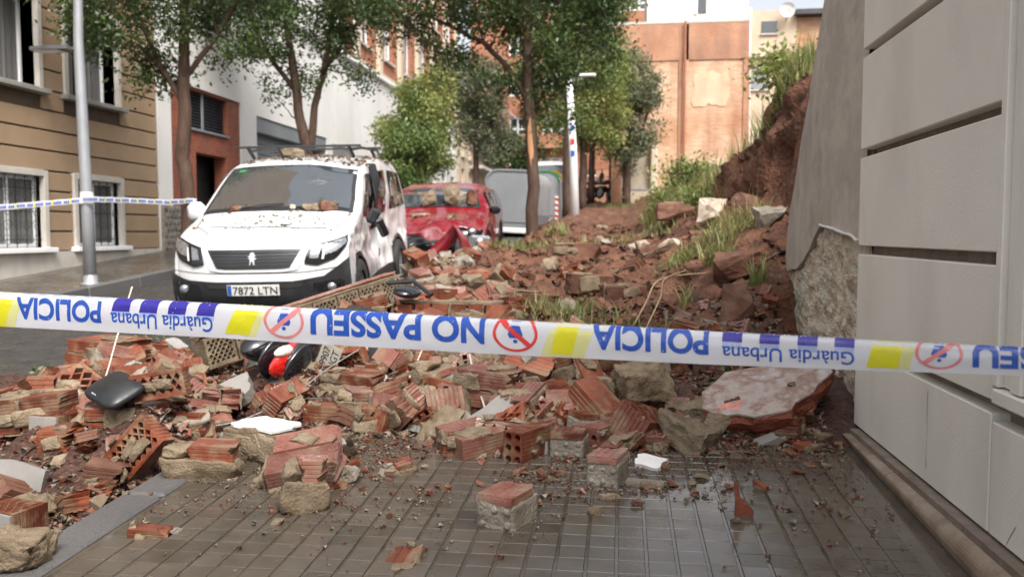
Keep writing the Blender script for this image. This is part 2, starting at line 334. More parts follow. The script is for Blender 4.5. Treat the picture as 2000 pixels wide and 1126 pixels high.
# party wall at the end of the plot: orange brick with pale render patches and courses
m = M('party_brick', [(0.44, 0.235, 0.13), (0.55, 0.345, 0.215), (0.62, 0.45, 0.32), (0.53, 0.32, 0.2)], scale=.42, rough=.85, bump=.5, bscale=14, bdist=.05, detail=9, streak=((.34, .15, .085), (1.4, 1.4, .16), .7))
def brick_courses(m, bw=.28, rh=.075, mort=(.70, .66, .62), dark=(.80, .74, .70)):
    t = m.node_tree; N = t.nodes; b = N['Principled BSDF']; src = b.inputs['Base Color'].links[0].from_socket; tc = N.new('ShaderNodeTexCoord'); sx = N.new('ShaderNodeSeparateXYZ'); t.links.new(tc.outputs['Object'], sx.inputs[0]); ad = N.new('ShaderNodeMath'); t.links.new(sx.outputs[0], ad.inputs[0]); t.links.new(sx.outputs[1], ad.inputs[1]); cb = N.new('ShaderNodeCombineXYZ'); t.links.new(ad.outputs[0], cb.inputs[0]); t.links.new(sx.outputs[2], cb.inputs[1])
    br = N.new('ShaderNodeTexBrick'); br.inputs['Scale'].default_value = 1; br.inputs['Brick Width'].default_value = bw; br.inputs['Row Height'].default_value = rh; br.inputs['Mortar Size'].default_value = .007; br.inputs['Color1'].default_value = (1, 1, 1, 1); br.inputs['Color2'].default_value = (*dark, 1); br.inputs['Mortar'].default_value = (*mort, 1); t.links.new(cb.outputs[0], br.inputs[0])
    mx = N.new('ShaderNodeMix'); mx.data_type = 'RGBA'; mx.blend_type = 'MULTIPLY'; mx.inputs['Factor'].default_value = 1; t.links.new(src, mx.inputs['A']); t.links.new(br.outputs[0], mx.inputs['B']); t.links.new(mx.outputs['Result'], b.inputs['Base Color'])
brick_courses(m); brick_courses(MATS['entrance_brick'], mort=(1.2, 1.2, 1.2)); brick_courses(MATS['red_facade'])
M('party_dark', [(0.33, 0.162, 0.0938), (0.44, 0.24, 0.15)], scale=1.2, rough=.85, bump=.5, bscale=12, bdist=.05, streak=((.17, .105, .08), (1.4, 1.4, .4), .6))

# ------------------------------------------------------------------ road, pavements, kerbs, ground beyond
def sheet(name, x0, x1, y0, y1, f, mat, nx=8, ny=120, dz=0):
    ys = np.concatenate([np.linspace(y0, min(y1, 40), ny), np.linspace(40.5, y1, 12)]) if y1 > 40 else np.linspace(y0, y1, ny)
    xs = np.linspace(x0, x1, nx); Xg, Yg = np.meshgrid(xs, ys); Zg = f(Xg, Yg) + dz
    V = np.stack([Xg, Yg, Zg], -1).reshape(-1, 3); a, b = len(ys), len(xs); I = np.arange(a * b).reshape(a, b)
    Fq = np.stack([I[:-1, :-1], I[:-1, 1:], I[1:, 1:], I[1:, :-1]], -1).reshape(-1, 4)
    return link(name, big_mesh(name, V, Fq, mat, True))
road = kind(sheet('road', LKERB_X, KERB_X - KERB_W + .01, -14, 90, lambda x, y: zg(y) - .12, 'asphalt'), 'structure')
ground = kind(sheet('ground', -300, 300, -250, 400, lambda x, y: np.where(np.abs(y) < 95, zg(np.clip(y, -20, 90)), zg(np.clip(y, -20, 90))) - .6, 'asphalt', 14, 60), 'structure')
lp = kind(sheet('pavement_far', LWALL_X - 6, LKERB_X - .15, -14, 90, lambda x, y: zg(y), 'left_paving'), 'structure')
pv = kind(sheet('pavement', KERB_X, 1.6, -14, 90, lambda x, y: zg(y), 'grout_wet'), 'structure')
# paving tiles, 20 cm, four raised pads each, laid along the street
def tile_mesh(seed):
    rr = random.Random(seed); mb = MB(); s = .1; g = .0032; h = .0026; tl = rr.uniform(-.0002, .0002)
    for i in (-1, 1):
        for j in (-1, 1):
            cx, cy = i * s / 2, j * s / 2; a = s / 2 - g; b = a - .0026
            zt = h + rr.uniform(-.0002, .0002)
            ax, ay = s / 2 - .0055, s / 2 - .0022; vs = [(cx + p * ax, cy + q * ay, 0) for p, q in ((-1, -1), (1, -1), (1, 1), (-1, 1))] + [(cx + p * (ax - .0022), cy + q * (ay - .0016), zt + tl * p) for p, q in ((-1, -1), (1, -1), (1, 1), (-1, 1))]
            mb.add(vs, [(4, 5, 6, 7)] + [(k, (k + 1) % 4, 4 + (k + 1) % 4, 4 + k) for k in range(4)])
    return mb.mesh('paving_tile', 'tile')
TILES = [tile_mesh(i) for i in range(6)]
X0 = .39
for r_ in range(-2, 17):
    for c in range(-11, 4):
        x = X0 + .2 * c + .1; y = 2.30 + .2 * r_
        if not (KERB_X + .08 < x < 1.07) or y > 5.4: continue
        if abs(x) > y * 1.0 + .4: continue
        fl = random.choice((0, 1)); o = link('paving_tile', random.choice(TILES), pv, (x, y, float(zg(y)) + .002 + random.uniform(-.0003, .0004)), (math.atan(.04) * (-1 if fl else 1) + random.uniform(-.0012, .0012), random.uniform(-.0012, .0012), math.pi * fl + random.uniform(-.003, .003)))
# near kerb: granite stones with open joints
kb = kind(empty('kerb', (0, 0, 0)), 'structure')
y = -4.0
KST = []
while y < 40:
    L = random.uniform(.9, 1.1) if y < 12 else 3.
    mb = MB().box((0, 0, -.11), (KERB_W + .02, L - .012, .24), bev=.012)
    o = mb.build('kerb_stone', 'granite', kb, loc=(KERB_X - KERB_W / 2 - .004, y + L / 2, float(zg(y + L / 2)) + .006), rot=(math.atan(.04 if y < 6 else .07), 0, random.uniform(-.004, .004)))
    y += L
kf = kind(empty('kerb_far', (0, 0, 0)), 'structure')
y = 2.
while y < 60:
    L = 1.2 if y < 16 else 6.
    MB().box((0, 0, -.10), (.16, L - .015, .24), bev=.012).build('kerb_stone', 'granite', kf, loc=(LKERB_X - .08, y + L / 2, float(zg(y + L / 2)) + .004), rot=(math.atan(.04 if y < 6 else .07), 0, 0)); y += L

# ------------------------------------------------------------------ slid earth: one displaced sheet
xs = np.concatenate([np.arange(-4.2, 3.2, .045), np.linspace(3.3, 14, 24)])
ys = np.concatenate([np.arange(3.0, 11.5, .045), np.arange(11.5, 17, .09), np.arange(17, 40, .35)])
XX, YY = np.meshgrid(xs, ys); HH = heap(XX, YY)
amp = sst(-.05, .25, HH)
HN = HH + amp * (.13 * fbm(XX * 1.7, YY * 1.7, 3) + .11 * fbm(XX * 5.3 + 9, YY * 5.3, 3) + .05 * np.abs(fbm(XX * 13, YY * 13 + 4, 3)))
# hollow under the grass tuft
HN -= .20 * np.exp(-(((XX + .55) / .22) ** 2 + ((YY - 7.1) / .16) ** 2))
HN = np.where((XX > 1.1) & (YY < 6.3) & (XX < 1.6), np.minimum(HN, .25), HN)
ZZ = base_z(XX, YY) + HN
# ledges in the cut face
XJ = XX + .24 * amp * fbm(YY * 4, ZZ * 5, 4) * sst(.9, 1.4, HH); YJ = YY + .10 * amp * fbm(XX * 6 + 3, ZZ * 6, 3)
V = np.stack([XJ, YJ, ZZ], -1).reshape(-1, 3); a, b = XX.shape; I = np.arange(a * b).reshape(a, b)
Fq = np.stack([I[:-1, :-1], I[:-1, 1:], I[1:, 1:], I[1:, :-1]], -1).reshape(-1, 4)
keep = (HN > -.03).reshape(-1); Fq = Fq[keep[Fq].any(1)]
M('crumb_bed', [(0.0221, 0.0098, 0.0064), (0.0686, 0.0196, 0.0113), (0.0416, 0.0245, 0.0157), (0.098, 0.0343, 0.0216), (0.0833, 0.0588, 0.0367)], scale=26, rough=.6, bump=1., bscale=45, bdist=.03, detail=9, pos=[.34, .44, .5, .58, .66])  # wet crumb tones, darkened further to put shade into the gaps between lumps
yc = V[Fq].mean(1); fr = yc[:, 1] < 6.0 + .5 * fbm(yc[:, 0] * 2, yc[:, 1] * 2, 3) - .25 * yc[:, 0]
bank = kind(link('earth_bank', big_mesh('earth_bank', V, Fq[~fr], 'soil', False)), 'structure')
bed = kind(link('rubble_bed', big_mesh('rubble_bed', V, Fq[fr], 'crumb_bed', False)), 'structure')
_gx, _gy, _gz = xs, ys, ZZ
def soil_z(x, y):
    i = int(np.clip(np.searchsorted(_gy, y) - 1, 0, len(_gy) - 2)); j = int(np.clip(np.searchsorted(_gx, x) - 1, 0, len(_gx) - 2))
    return max(float(_gz[i, j]), float(base_z(x, y)))

def clear_pane(name):
    m = bpy.data.materials.new(name); m.use_nodes = True; MATS[name] = m; t = m.node_tree; b = t.nodes['Principled BSDF']; b.inputs['Base Color'].default_value = (.03, .035, .04, 1); b.inputs['Roughness'].default_value = .05; b.inputs['Specular IOR Level'].default_value = .8
    tr = t.nodes.new('ShaderNodeBsdfTransparent'); mx = t.nodes.new('ShaderNodeMixShader'); mx.inputs[0].default_value = .32; t.links.new(tr.outputs[0], mx.inputs[1]); t.links.new(b.outputs[0], mx.inputs[2]); t.links.new(mx.outputs[0], t.nodes['Material Output'].inputs[0])
clear_pane('pane_clear')
# ------------------------------------------------------------------ house at the right edge: panelled painted facade
hb = tag(empty('panelled_house', (WALL_X, 1, 0)), 'pale grey painted house wall with deep horizontal joints at the pavement edge', 'house')
def rel(o, p): return (p[0] - o.location.x, p[1] - o.location.y, p[2] - o.location.z)
MB().box(rel(hb, (5.2, -1.3, 2.2)), (7.94, 11.4, 5.4)).build('wall', 'wall_groove', hb)
zs = [(.244, .630), (.672, 1.099), (1.141, 1.571), (1.613, 2.059), (2.101, 2.53), (2.572, 3.0), (3.042, 3.47)]
for a_, b_ in zs:
    MB().box(rel(hb, (WALL_X + .032, 3.655, (a_ + b_) / 2)), (.064, 1.59, b_ - a_), bev=.004).build('panel', 'wall_paint', hb)
MB().box(rel(hb, (WALL_X + .04, 4.42, 4.2)), (.05, .06, 1.4)).build('corner_strip', 'wall_paint', hb)
# window surround nearer the camera
sr = MB()
for y0, y1, pr in ((2.815, 2.855, .004), (2.73, 2.812, -.016), (2.66, 2.727, .004), (2.52, 2.657, -.006), (2.42, 2.517, .012), (1.9, 2.417, -.05)):
    MB().box(rel(hb, (WALL_X + .06 - pr / 2, (y0 + y1) / 2, 2.15)), (.12 + pr, y1 - y0, 2.86), bev=.003).build('surround', 'wall_paint', hb)
MB().box(rel(hb, (WALL_X + .055, 2.37, .690)), (.13, .94, .05), bev=.006).build('sill', 'wall_paint', hb)
MB().box(rel(hb, (WALL_X + .032, 1.2, .425)), (.064, 3.3, .362), bev=.004).build('panel', 'wall_paint', hb)
for a_, b_ in zs[1:]:
    MB().box(rel(hb, (WALL_X + .032, .2, (a_ + b_) / 2)), (.064, 3.3, b_ - a_), bev=.004).build('panel', 'wall_paint', hb)
for pts_ in (((3.42, .60), (3.425, .52), (3.415, .45), (3.42, .36), (3.418, .30)), ((2.66, .33), (2.70, .28), (2.72, .25))):      # rusty scars on the paint
    MB().grid([[rel(hb, (WALL_X - .0012, y + q * .0022 * math.sin(1 + i * .9), z)) for q in (-1, 1)] for i, (y, z) in enumerate(pts_)]).build('scar', 'wall_plinth', hb)
# rounded plinth moulding, in lengths
for y0, y1 in ((4.36, 3.668), (3.660, 2.44), (2.43, 1.0), (.99, -1.)):
    rows = []
    for y in (y0, y1):
        g = float(zg(y)); t = .213; row = []
        for k in range(11):
            a = math.pi / 2 * k / 10 * 1.25
            row.append(rel(hb, (WALL_X - .015 - .062 * math.sin(min(a, math.pi / 2)) , y, t - (t - g - .035) * .5 * (1 - math.cos(a)) / (1 - math.cos(math.pi / 2 * 1.25)) * 1.85)))
        row += [rel(hb, (WALL_X - .045, y, g - .03)), rel(hb, (WALL_X + .03, y, g - .03)), rel(hb, (WALL_X + .03, y, t))]
        rows.append(row)
    mb = MB().grid(rows, 0, True); n = len(rows[0]); mb.f += [tuple(range(n)), tuple(range(n, 2 * n))]; mb.m += [0, 0]
    mb.build('plinth_moulding', 'wall_plinth', hb, smooth=False)
MB().box(rel(hb, (WALL_X + .04, 1.9, .10)), (.16, 4.94, .27)).build('plinth', 'wall_groove', hb)
# ------------------------------------------------------------------ broken end of the retaining wall
sw = tag(empty('broken_retaining_wall', (1.2, 4.5, 0)), 'grey streaked wall stump with slanting broken edge and rough stone core', 'wall')
edge = [(6.15, -.1), (6.22, .42), (6.36, .62), (6.60, .93), (6.62, 1.05), (6.53, 1.34), (6.30, 1.62), (6.06, 1.92), (5.90, 2.10), (5.72, 2.32), (5.62, 2.44), (5.48, 2.62), (5.42, 2.75), (5.30, 3.0), (5.2, 3.4)]
def edge_y(z): return float(np.interp(z, [e[1] for e in edge], [e[0] for e in edge]))
def stub_face(name, mat, f_top, f_bot, x0, amp, freq, depth, ny=70, nz=90):
    P = []
    for i in range(nz + 1):
        row = []
        for j in range(ny + 1):
            t = j / ny; y = 4.452 + t * 2.2
            lo, hi = f_bot(y), f_top(y)
            z = lo + (hi - lo) * i / nz; ye = edge_y(z) + .02 * float(fbm(z * 9, 2.2, 3)) - (.03 if depth < .1 else 0)
            y = 4.452 + t * (ye - 4.452)
            lo, hi = f_bot(y), f_top(y); z = lo + (hi - lo) * i / nz
            x = x0 + amp * mnoise.fractal(Vector((y * freq, z * freq, 3.1)), 1., 2., 5) + (.015 * t ** 3)
            row.append(rel(sw, (x, y, z)))
        P.append(row)
    mb = MB().grid(P)
    # far broken end with real thickness
    back = [[p, (p[0] + depth * .5, p[1] - .02, p[2]), (p[0] + depth, p[1] - .12 * depth / .3, p[2])] for p in [r_[-1] for r_ in P]]
    mb.grid(back); 
    if depth < .1: mb.grid([[p, (p[0] + depth, p[1], p[2])] for p in P[0]]); 
    return mb.build(name, mat, sw, smooth=False)
crack = lambda y: float(np.interp(y, [4.4, 4.6, 5.45, 5.62, 5.75, 5.95, 6.2, 6.7], [1.165, 1.172, 1.255, 1.18, 1.10, 1.02, .95, .92])) + .018 * float(fbm(y * 7, .3, 3))
stub_face('stone_core', 'stub_rough', lambda y: 3.4, lambda y: -.1, 1.232, .030, 11, .45, 90, 150)
stub_face('render_coat', 'stub_render', lambda y: 3.42, crack, 1.203, .006, 3, .028)
mb = MB(); pts = [(1.196, y, crack(y) + .004) for y in np.linspace(4.47, 5.43, 16)]
mb.tube([rel(sw, p) for p in pts], [.006 + .004 * random.random() for _ in pts], 6); mb.build('render_lip', 'plaster_white', sw)
mb = MB()
for _ in range(70):      # flakes of green paint left on the core
    y = random.gauss(6.15, .16); z = random.uniform(.35, .98); 
    if y > edge_y(z) - .05: continue
    c = Vector(rel(sw, (1.224 + .015 * ((y - 4.45) / (edge_y(z) - 4.45)) ** 3 + random.uniform(-.006, .004), y, z))); r0 = random.uniform(.006, .022)
    mb.add([c + Vector((random.uniform(-.004, .004), r0 * math.cos(a) * random.uniform(.4, 1), r0 * 1.5 * math.sin(a) * random.uniform(.5, 1))) for a in (0, 1.2, 2.5, 3.8, 5.1)], [(0, 1, 2, 3, 4)])
mb.build('paint_flakes', 'stub_green', sw)['kind'] = 'stuff'

def wall_with(parent, name, mat, x, thick, y0, y1, z0, z1, ops):
    """wall slab with real openings: boxes round each opening, one mesh"""
    mb = MB(); ysr = sorted(set([y0, y1] + [o[0] for o in ops] + [o[1] for o in ops]))
    for a_, b_ in zip(ysr, ysr[1:]):
        sp = sorted([(o[2], o[3]) for o in ops if o[0] <= a_ + 1e-6 and o[1] >= b_ - 1e-6]); z = z0
        for o0, o1 in sp + [(z1, z1)]:
            if o0 - z > .01: mb.box(rel(parent, (x - thick / 2, (a_ + b_) / 2, (z + o0) / 2)), (thick, b_ - a_, o0 - z))
            z = o1
    return mb.build(name, mat, parent)
# ------------------------------------------------------------------ tan banded house across the street
LX = LWALL_X
th = tag(empty('banded_house', (LX, 12, .5)), 'tan rendered house with dark horizontal joints and barred ground floor windows', 'house')
MB().box(rel(th, (LX - 5.40, 10.7, 7.9)), (10, 10, 17)).build('interior', 'dark_gap', th)
MB().box(rel(th, (LX - .5, 10.85, 11.6)), (1.03, 9.7, 10.2)).build('upper_wall', 'tan_band', th)
MB().box(rel(th, (LX - .02, 10.8, .40)), (.10, 9.8, 1.03)).build('plinth', 'stone_trim', th)
wins = [(11.05, 12.33, .985, 2.09), (13.17, 14.40, .985, 2.10), (10.95, 12.30, 3.44, 4.95), (13.02, 14.40, 3.44, 4.95), (7.9, 9.1, .985, 2.10), (7.9, 9.2, 3.44, 4.95)]
z = .918
while z < 6.4:
    z1 = z + .316; cuts = []
    for (y0, y1, a_, b_) in wins:
        if a_ - .12 < z1 - .02 and b_ + .10 > z + .02: cuts.append((y0 - .1, y1 + .1))
    cuts.sort(); y = 6.0
    for c0, c1 in cuts + [(15.70, 15.7)]:
        if c0 - y > .05: MB().box(rel(th, (LX - .025, (y + c0) / 2, (z + z1) / 2)), (.05, c0 - y, .288), bev=.008).build('band', 'tan_band', th)
        y = c1
    z = z1
wall_with(th, 'wall', 'tan_groove', LX - .045, .35, 5.72, 15.7, -.2, 6.6, [(a, b, c, d) for a, b, c, d in wins])
def scroll(c, r0, s, turns=1.4, n=16):
    return [(c[0], c[1] + s * r0 * (1 - t / n * .8) * math.cos(turns * 2 * math.pi * t / n), c[2] + r0 * (1 - t / n * .8) * math.sin(turns * 2 * math.pi * t / n)) for t in range(n + 1)]
for i, (y0, y1, a_, b_) in enumerate(wins):
    low = a_ < 2; rec = .13 if low else .27; W = y1 - y0; H = b_ - a_; cy, cz = (y0 + y1) / 2, (a_ + b_) / 2
    wo = MB().box(rel(th, (LX - rec - .06, cy, cz)), (.02, W, H)).build('window', 'dark_gap', th)
    fr = MB(); t = .06
    fx = LX - rec
    for yy in (y0 + t / 2, y1 - t / 2, cy): fr.box(rel(th, (fx, yy, cz)), (.05, t, H), bev=.006)
    for zz in (a_ + t / 2, b_ - t / 2): fr.box(rel(th, (fx + .002, cy, zz)), (.05, W - .01, t), bev=.006)
    fr.build('window_frame', 'white_frame', wo)
    for yy in (y0 + W * .26, y1 - W * .26):
        MB().box(rel(th, (fx - .008, yy, cz)), (.008, W / 2 - .1, H - .12)).build('pane', 'pane_clear', wo)
    cu = MB()
    for s_, c0 in ((0, y0 + .07), (1, y1 - .07 - W * (.36 if not low else .42))):
        P = [[rel(th, (fx - .03 + .012 * math.sin(k * 1.9), c0 + W * (.36 if not low else .42) * k / 14, zz)) for k in range(15)] for zz in (a_ + .05, b_ - .05)]; cu.grid(P)
    cu.build('curtain', 'curtain', wo)
    tr = MB(); q = .10
    for yy in (y0 - q / 2, y1 + q / 2): tr.box(rel(th, (LX - rec / 2 + .012, yy, cz + .04)), (rec + .055, q, H + .10), bev=.006)
    tr.box(rel(th, (LX - rec / 2 + .014, cy, b_ + q / 2)), (rec + .055, W + .002, q), bev=.006)
    tr.build('window_trim', 'stone_trim', wo)
    MB().box(rel(th, (LX - rec / 2 + .05, cy, a_ - .04)), (rec + .16, W + .34, .075), bev=.008).build('sill', 'white_frame' if low else 'sill_stone', wo)
    if low:
        g = MB(); gx = LX - .05
        for k in range(6): g.tube([rel(th, (gx, y0 + W * (k + .5) / 6, a_)), rel(th, (gx, y0 + W * (k + .5) / 6, b_))], .006, 5)
        for zz in (a_ + .12, cz, b_ - .2): g.tube([rel(th, (gx, y0, zz)), rel(th, (gx, y1, zz))], .006, 5)
        for k in range(6):
            for j in range(5):
                c = (gx + .012, y0 + W * (k + .5) / 6, a_ + H * (j + .5) / 5); g.tube([rel(th, p) for p in scroll(c, W / 12 * .95, 1 if (k + j) % 2 else -1)], .0045, 4)
        g.build('window_grille', 'iron', wo)
# ------------------------------------------------------------------ white garage building
wb = tag(empty('white_garage_building', (LX, 20, .9)), 'white building with brick entrance bay and grey roller shutters beyond the tan house', 'building')
opens = [(17.3, 18.72, .8, 2.93), (16.8, 18.8, 3.42, 4.22), (20.3, 25.4, 1.0, 4.1), (25.9, 28.0, 1.3, 4.0), (29.4, 33.2, 1.5, 3.95)]
MB().box(rel(wb, (LX - 5.5, 25.2, 3.5)), (9.8, 18.8, 6.9)).build('interior', 'dark_gap', wb)
wall_with(wb, 'white_wall', 'white_wall', LX, .3, 15.74, 16.25, .5, 7.0, [])
wall_with(wb, 'brick_bay', 'entrance_brick', LX - .04, .3, 16.25, 19.42, .6, 4.28, [o for o in opens[:2]])
wall_with(wb, 'white_wall', 'white_wall', LX, .3, 16.25, 19.42, 4.28, 7.0, [])
wall_with(wb, 'white_wall', 'white_wall', LX, .3, 19.42, 34.6, .6, 7.0, opens[2:])
MB().box(rel(wb, (LX - 5, 21.5, 9.6)), (9.6, 11.5, 5.2)).build('upper_storey', 'white_wall', wb)
MB().box(rel(wb, (LX - .1, 27.2, 6.93)), (.5, 15.2, .14), bev=.02).build('cornice', 'white_frame', wb)
MB().box(rel(wb, (LX - .9, 18.01, 1.85)), (.05, 1.4, 2.15)).build('door', 'cream_facade', wb)
MB().box(rel(wb, (LX - .5, 17.36, 1.85)), (.7, .06, 2.1)).build('door_jamb', 'shutter_grey', wb)
lv = MB().box(rel(wb, (LX - .20, 17.8, 3.82)), (.03, 2.0, .8)).build('louvre_window', 'dark_gap', wb)
for k in range(12): MB().box(rel(wb, (LX - .15, 17.8, 3.46 + .066 * k)), (.05, 1.98, .012), rot=(0, R(35), 0)).build('slat', 'louver_dark', lv)
MB().box(rel(wb, (LX - .11, 17.75, 3.82)), (.05, .035, .8)).build('mullion', 'shutter_grey', lv)
MB().box(rel(wb, (LX - .06, 17.8, 3.40)), (.14, 2.06, .05)).build('sill', 'shutter_grey', lv)
for (y0, y1, a_, b_) in opens[2:]:
    s_ = MB().box(rel(wb, (LX - .26, (y0 + y1) / 2, (a_ + b_) / 2)), (.03, y1 - y0, b_ - a_)).build('roller_shutter', 'shutter_grey', wb)
    n = int((b_ - .45 - a_) / .13)
    for k in range(n): MB().box(rel(wb, (LX - .232, (y0 + y1) / 2, a_ + .13 * k + .065)), (.03, y1 - y0 - .02, .115), bev=.012).build('slat', 'shutter_grey', s_)
    MB().box(rel(wb, (LX - .13, (y0 + y1) / 2, b_ - .20)), (.2, y1 - y0 - .01, .38), bev=.02).build('shutter_box', 'shutter_grey', s_)
MB().box(rel(wb, (LX - .02, 28.7, 2.9)), (.08, .5, 1.7)).build('brick_strip', 'entrance_brick', wb)
# rubble stone base beside the entrance
sb_ = MB().box(rel(wb, (LX + .0, 16.30, 1.30)), (.12, 1.05, .92)).build('stone_base', 'mortar_grey', wb)
def stone_mesh(seed):
    rr = random.Random(seed); n = 7; mb = MB(); ring = [(math.cos(2 * math.pi * k / n) * rr.uniform(.75, 1.05), math.sin(2 * math.pi * k / n) * rr.uniform(.75, 1.05)) for k in range(n)]
    vs = [(0, p[0], p[1]) for p in ring] + [(.6, p[0] * .86, p[1] * .86) for p in ring] + [(.9, p[0] * .45, p[1] * .45) for p in ring]
    fs = [(i + k, i + (k + 1) % n, i + n + (k + 1) % n, i + n + k) for i in (0, n) for k in range(n)] + [tuple(2 * n + k for k in range(n))]
    return mb.add(vs, fs).mesh('stone', 'rubble_stone')
SM = [stone_mesh(k) for k in range(6)]
for i in range(7):
    for j in range(7):
        link('stone', SM[(i * 3 + j) % 6], sb_, rel(wb, (LX + .055, 15.86 + .147 * i + (.07 if j % 2 else 0), .90 + .130 * j)), (random.uniform(-.5, .5) + random.choice((0, 1.57, 3.1)), 0, 0), (.03, random.uniform(.062, .080), random.uniform(.055, .07)))

# ------------------------------------------------------------------ houses further up
def facade(name, label, x, y0, y1, z0, z1, matw, rows, cols, pil=None, matp=None, winmat='glass_window', balc=None, cat='building', first=0, ww=.9, wh=1.6, shut=None):
    """street facade in the plane X=x with storeys of recessed windows"""
    e = tag(empty(name, (x, (y0 + y1) / 2, float(zg((y0 + y1) / 2)))), label, cat)
    MB().box(rel(e, (x - 4.2, (y0 + y1) / 2, (z0 + z1) / 2)), (8, y1 - y0 - .1, z1 - z0 - .1)).build('interior', 'dark_gap', e)
    dy = (y1 - y0) / cols; dz = (z1 - z0) / rows; ops = []
    for i in range(cols):
        for j in range(first, rows):
            c = y0 + dy * (i + .5); a_ = z0 + dz * j + .25 * dz; ops.append((c - ww / 2, c + ww / 2, a_, a_ + min(wh, dz * .66)))
    wall_with(e, 'wall', matw, x, .28, y0, y1, z0, z1, ops)
    for (a0, a1, b0, b1) in ops:
        wn = MB().box(rel(e, (x - .2, (a0 + a1) / 2, (b0 + b1) / 2)), (.03, a1 - a0, b1 - b0)).build('window', winmat if not shut or random.random() > shut else 'curtain', e)
        f_ = MB()
        for yy in (a0 + .04, a1 - .04, (a0 + a1) / 2): f_.box(rel(e, (x - .17, yy, (b0 + b1) / 2)), (.05, .07, b1 - b0))
        f_.box(rel(e, (x - .168, (a0 + a1) / 2, b1 - .04)), (.05, a1 - a0, .07)); f_.build('frame', 'white_frame', wn)
        MB().box(rel(e, (x + .03, (a0 + a1) / 2, b0 - .05)), (.14, a1 - a0 + .2, .09)).build('sill', 'stone_trim', wn)
    if pil:
        for i in range(cols + 1): MB().box(rel(e, (x + .06, y0 + dy * i + (.2 if i == 0 else -.2 if i == cols else 0), (z0 + z1) / 2)), (.16, .4, z1 - z0)).build('pilaster', matp, e)
        for j in range(rows + 1): MB().box(rel(e, (x + .05, (y0 + y1) / 2, z0 + dz * j)), (.22, y1 - y0, .22)).build('string_course', matp, e)
    if balc:
        for j in range(max(1, first), rows): 
            b_ = MB().box(rel(e, (x + .4, (y0 + y1) / 2, z0 + dz * j + .1)), (.8, (y1 - y0) * .5, .18)).build('balcony', matp or 'stone_trim', e)
            MB().box(rel(e, (x + .78, (y0 + y1) / 2, z0 + dz * j + .6)), (.06, (y1 - y0) * .5, .8)).build('parapet', balc, b_)
    return e
facade('brick_apartments', 'tall red brick apartments with cream pilasters above the white garage building', LX - .05, 28.2, 46, 7.02, 16.5, 'red_facade', 3, 6, True, 'cream_facade', shut=.5, ww=1.2, wh=2.1)
facade('cream_house', 'white stone house with tall window openings behind the light green street tree', LX, 34.7, 46, 1.9, 6.95, 'white_wall', 2, 5, None, None, shut=.4, ww=1.0, wh=1.9)
facade('stone_house', 'grey beige house with dark eaves beside the far street pole', LX + .1, 46.2, 60, 2.9, 9.2, 'beige_facade', 3, 6, None, None, shut=.5, balc='iron')
# end of the street: orange brick flats seen straight on
ef = tag(empty('orange_flats', (-3, 62, 4.4)), 'orange brick flats with white windows closing the end of the street', 'building')
fz = [4.4, 7.3, 10.2, 13.1, 16.0, 18.9]
def xwall(parent, name, mat, y, thick, x0, x1, z0, z1, ops):
    mb = MB(); xsr = sorted(set([x0, x1] + [o[0] for o in ops] + [o[1] for o in ops]))
    for a_, b_ in zip(xsr, xsr[1:]):
        sp = sorted([(o[2], o[3]) for o in ops if o[0] <= a_ + 1e-6 and o[1] >= b_ - 1e-6]); z = z0
        for o0, o1 in sp + [(z1, z1)]:
            if o0 - z > .01: mb.box(rel(parent, ((a_ + b_) / 2, y + thick / 2, (z + o0) / 2)), (b_ - a_, thick, o0 - z))
            z = o1
    return mb.build(name, mat, parent)
ops = [(x, x + 1.9, z + .9, z + 2.3) for z in fz[:-1] for x in (-8.2, -5.75, -3.0, -.2, 2.4)]
xwall(ef, 'wall', 'red_facade', 62, .4, -11, 6, 3.6, 19.4, ops)
MB().box(rel(ef, (-2.5, 66, 11)), (16.8, 7, 15.5)).build('interior', 'dark_gap', ef)
for (a0, a1, b0, b1) in ops:
    wn = MB().box(rel(ef, ((a0 + a1) / 2, 62.25, (b0 + b1) / 2)), (a1 - a0, .04, b1 - b0)).build('window', 'glass_window', ef); f_ = MB()
    for xx in (a0 + .06, a1 - .06, a0 + (a1 - a0) / 3, a0 + (a1 - a0) * 2 / 3): f_.box(rel(ef, (xx, 62.2, (b0 + b1) / 2)), (.12, .06, b1 - b0))
    for zz in (b0 + .06, b1 - .06, b0 + .55): f_.box(rel(ef, ((a0 + a1) / 2, 62.19, zz)), (a1 - a0, .06, .12))
    f_.build('frame', 'white_frame', wn)
for z in fz[1:-1]:
    bo = MB().box(rel(ef, (-5.2, 61.6, z + .1)), (4.2, .8, .2)).build('balcony', 'party_dark', ef)
    MB().box(rel(ef, (-5.2, 61.25, z + .6)), (4.2, .08, .8)).build('parapet', 'red_facade', bo)
# ------------------------------------------------------------------ party wall house behind the empty plot
ph = tag(empty('party_wall_house', (2.6, 36, 2.4)), 'tall bare orange brick party wall with white rooftop storey behind the plot', 'building')
MB().box(rel(ph, (2.68, 40, 5.3)), (5.46, 8, 9.8)).build('party_wall', 'party_brick', ph)
def slabw(n, mat, x0, x1, z0, z1, pr): MB().box(rel(ph, ((x0 + x1) / 2, 36 - pr / 2 + .01, (z0 + z1) / 2)), (x1 - x0, pr + .02, z1 - z0), bev=.01).build(n, mat, ph)
slabw('brick_band', 'party_dark', -.06, 5.42, 8.75, 10.22, .05); slabw('edge_pier', 'party_dark', -.1, .30, 1.5, 8.74, .10); slabw('edge_pier', 'party_dark', 5.2, 5.46, 2.5, 8.74, .06)
slabw('chimney_breast', 'party_dark', 2.62, 2.80, 3.8, 10.0, .06); slabw('chimney_breast', 'party_brick', 2.90, 3.02, 3.2, 10.2, .05)
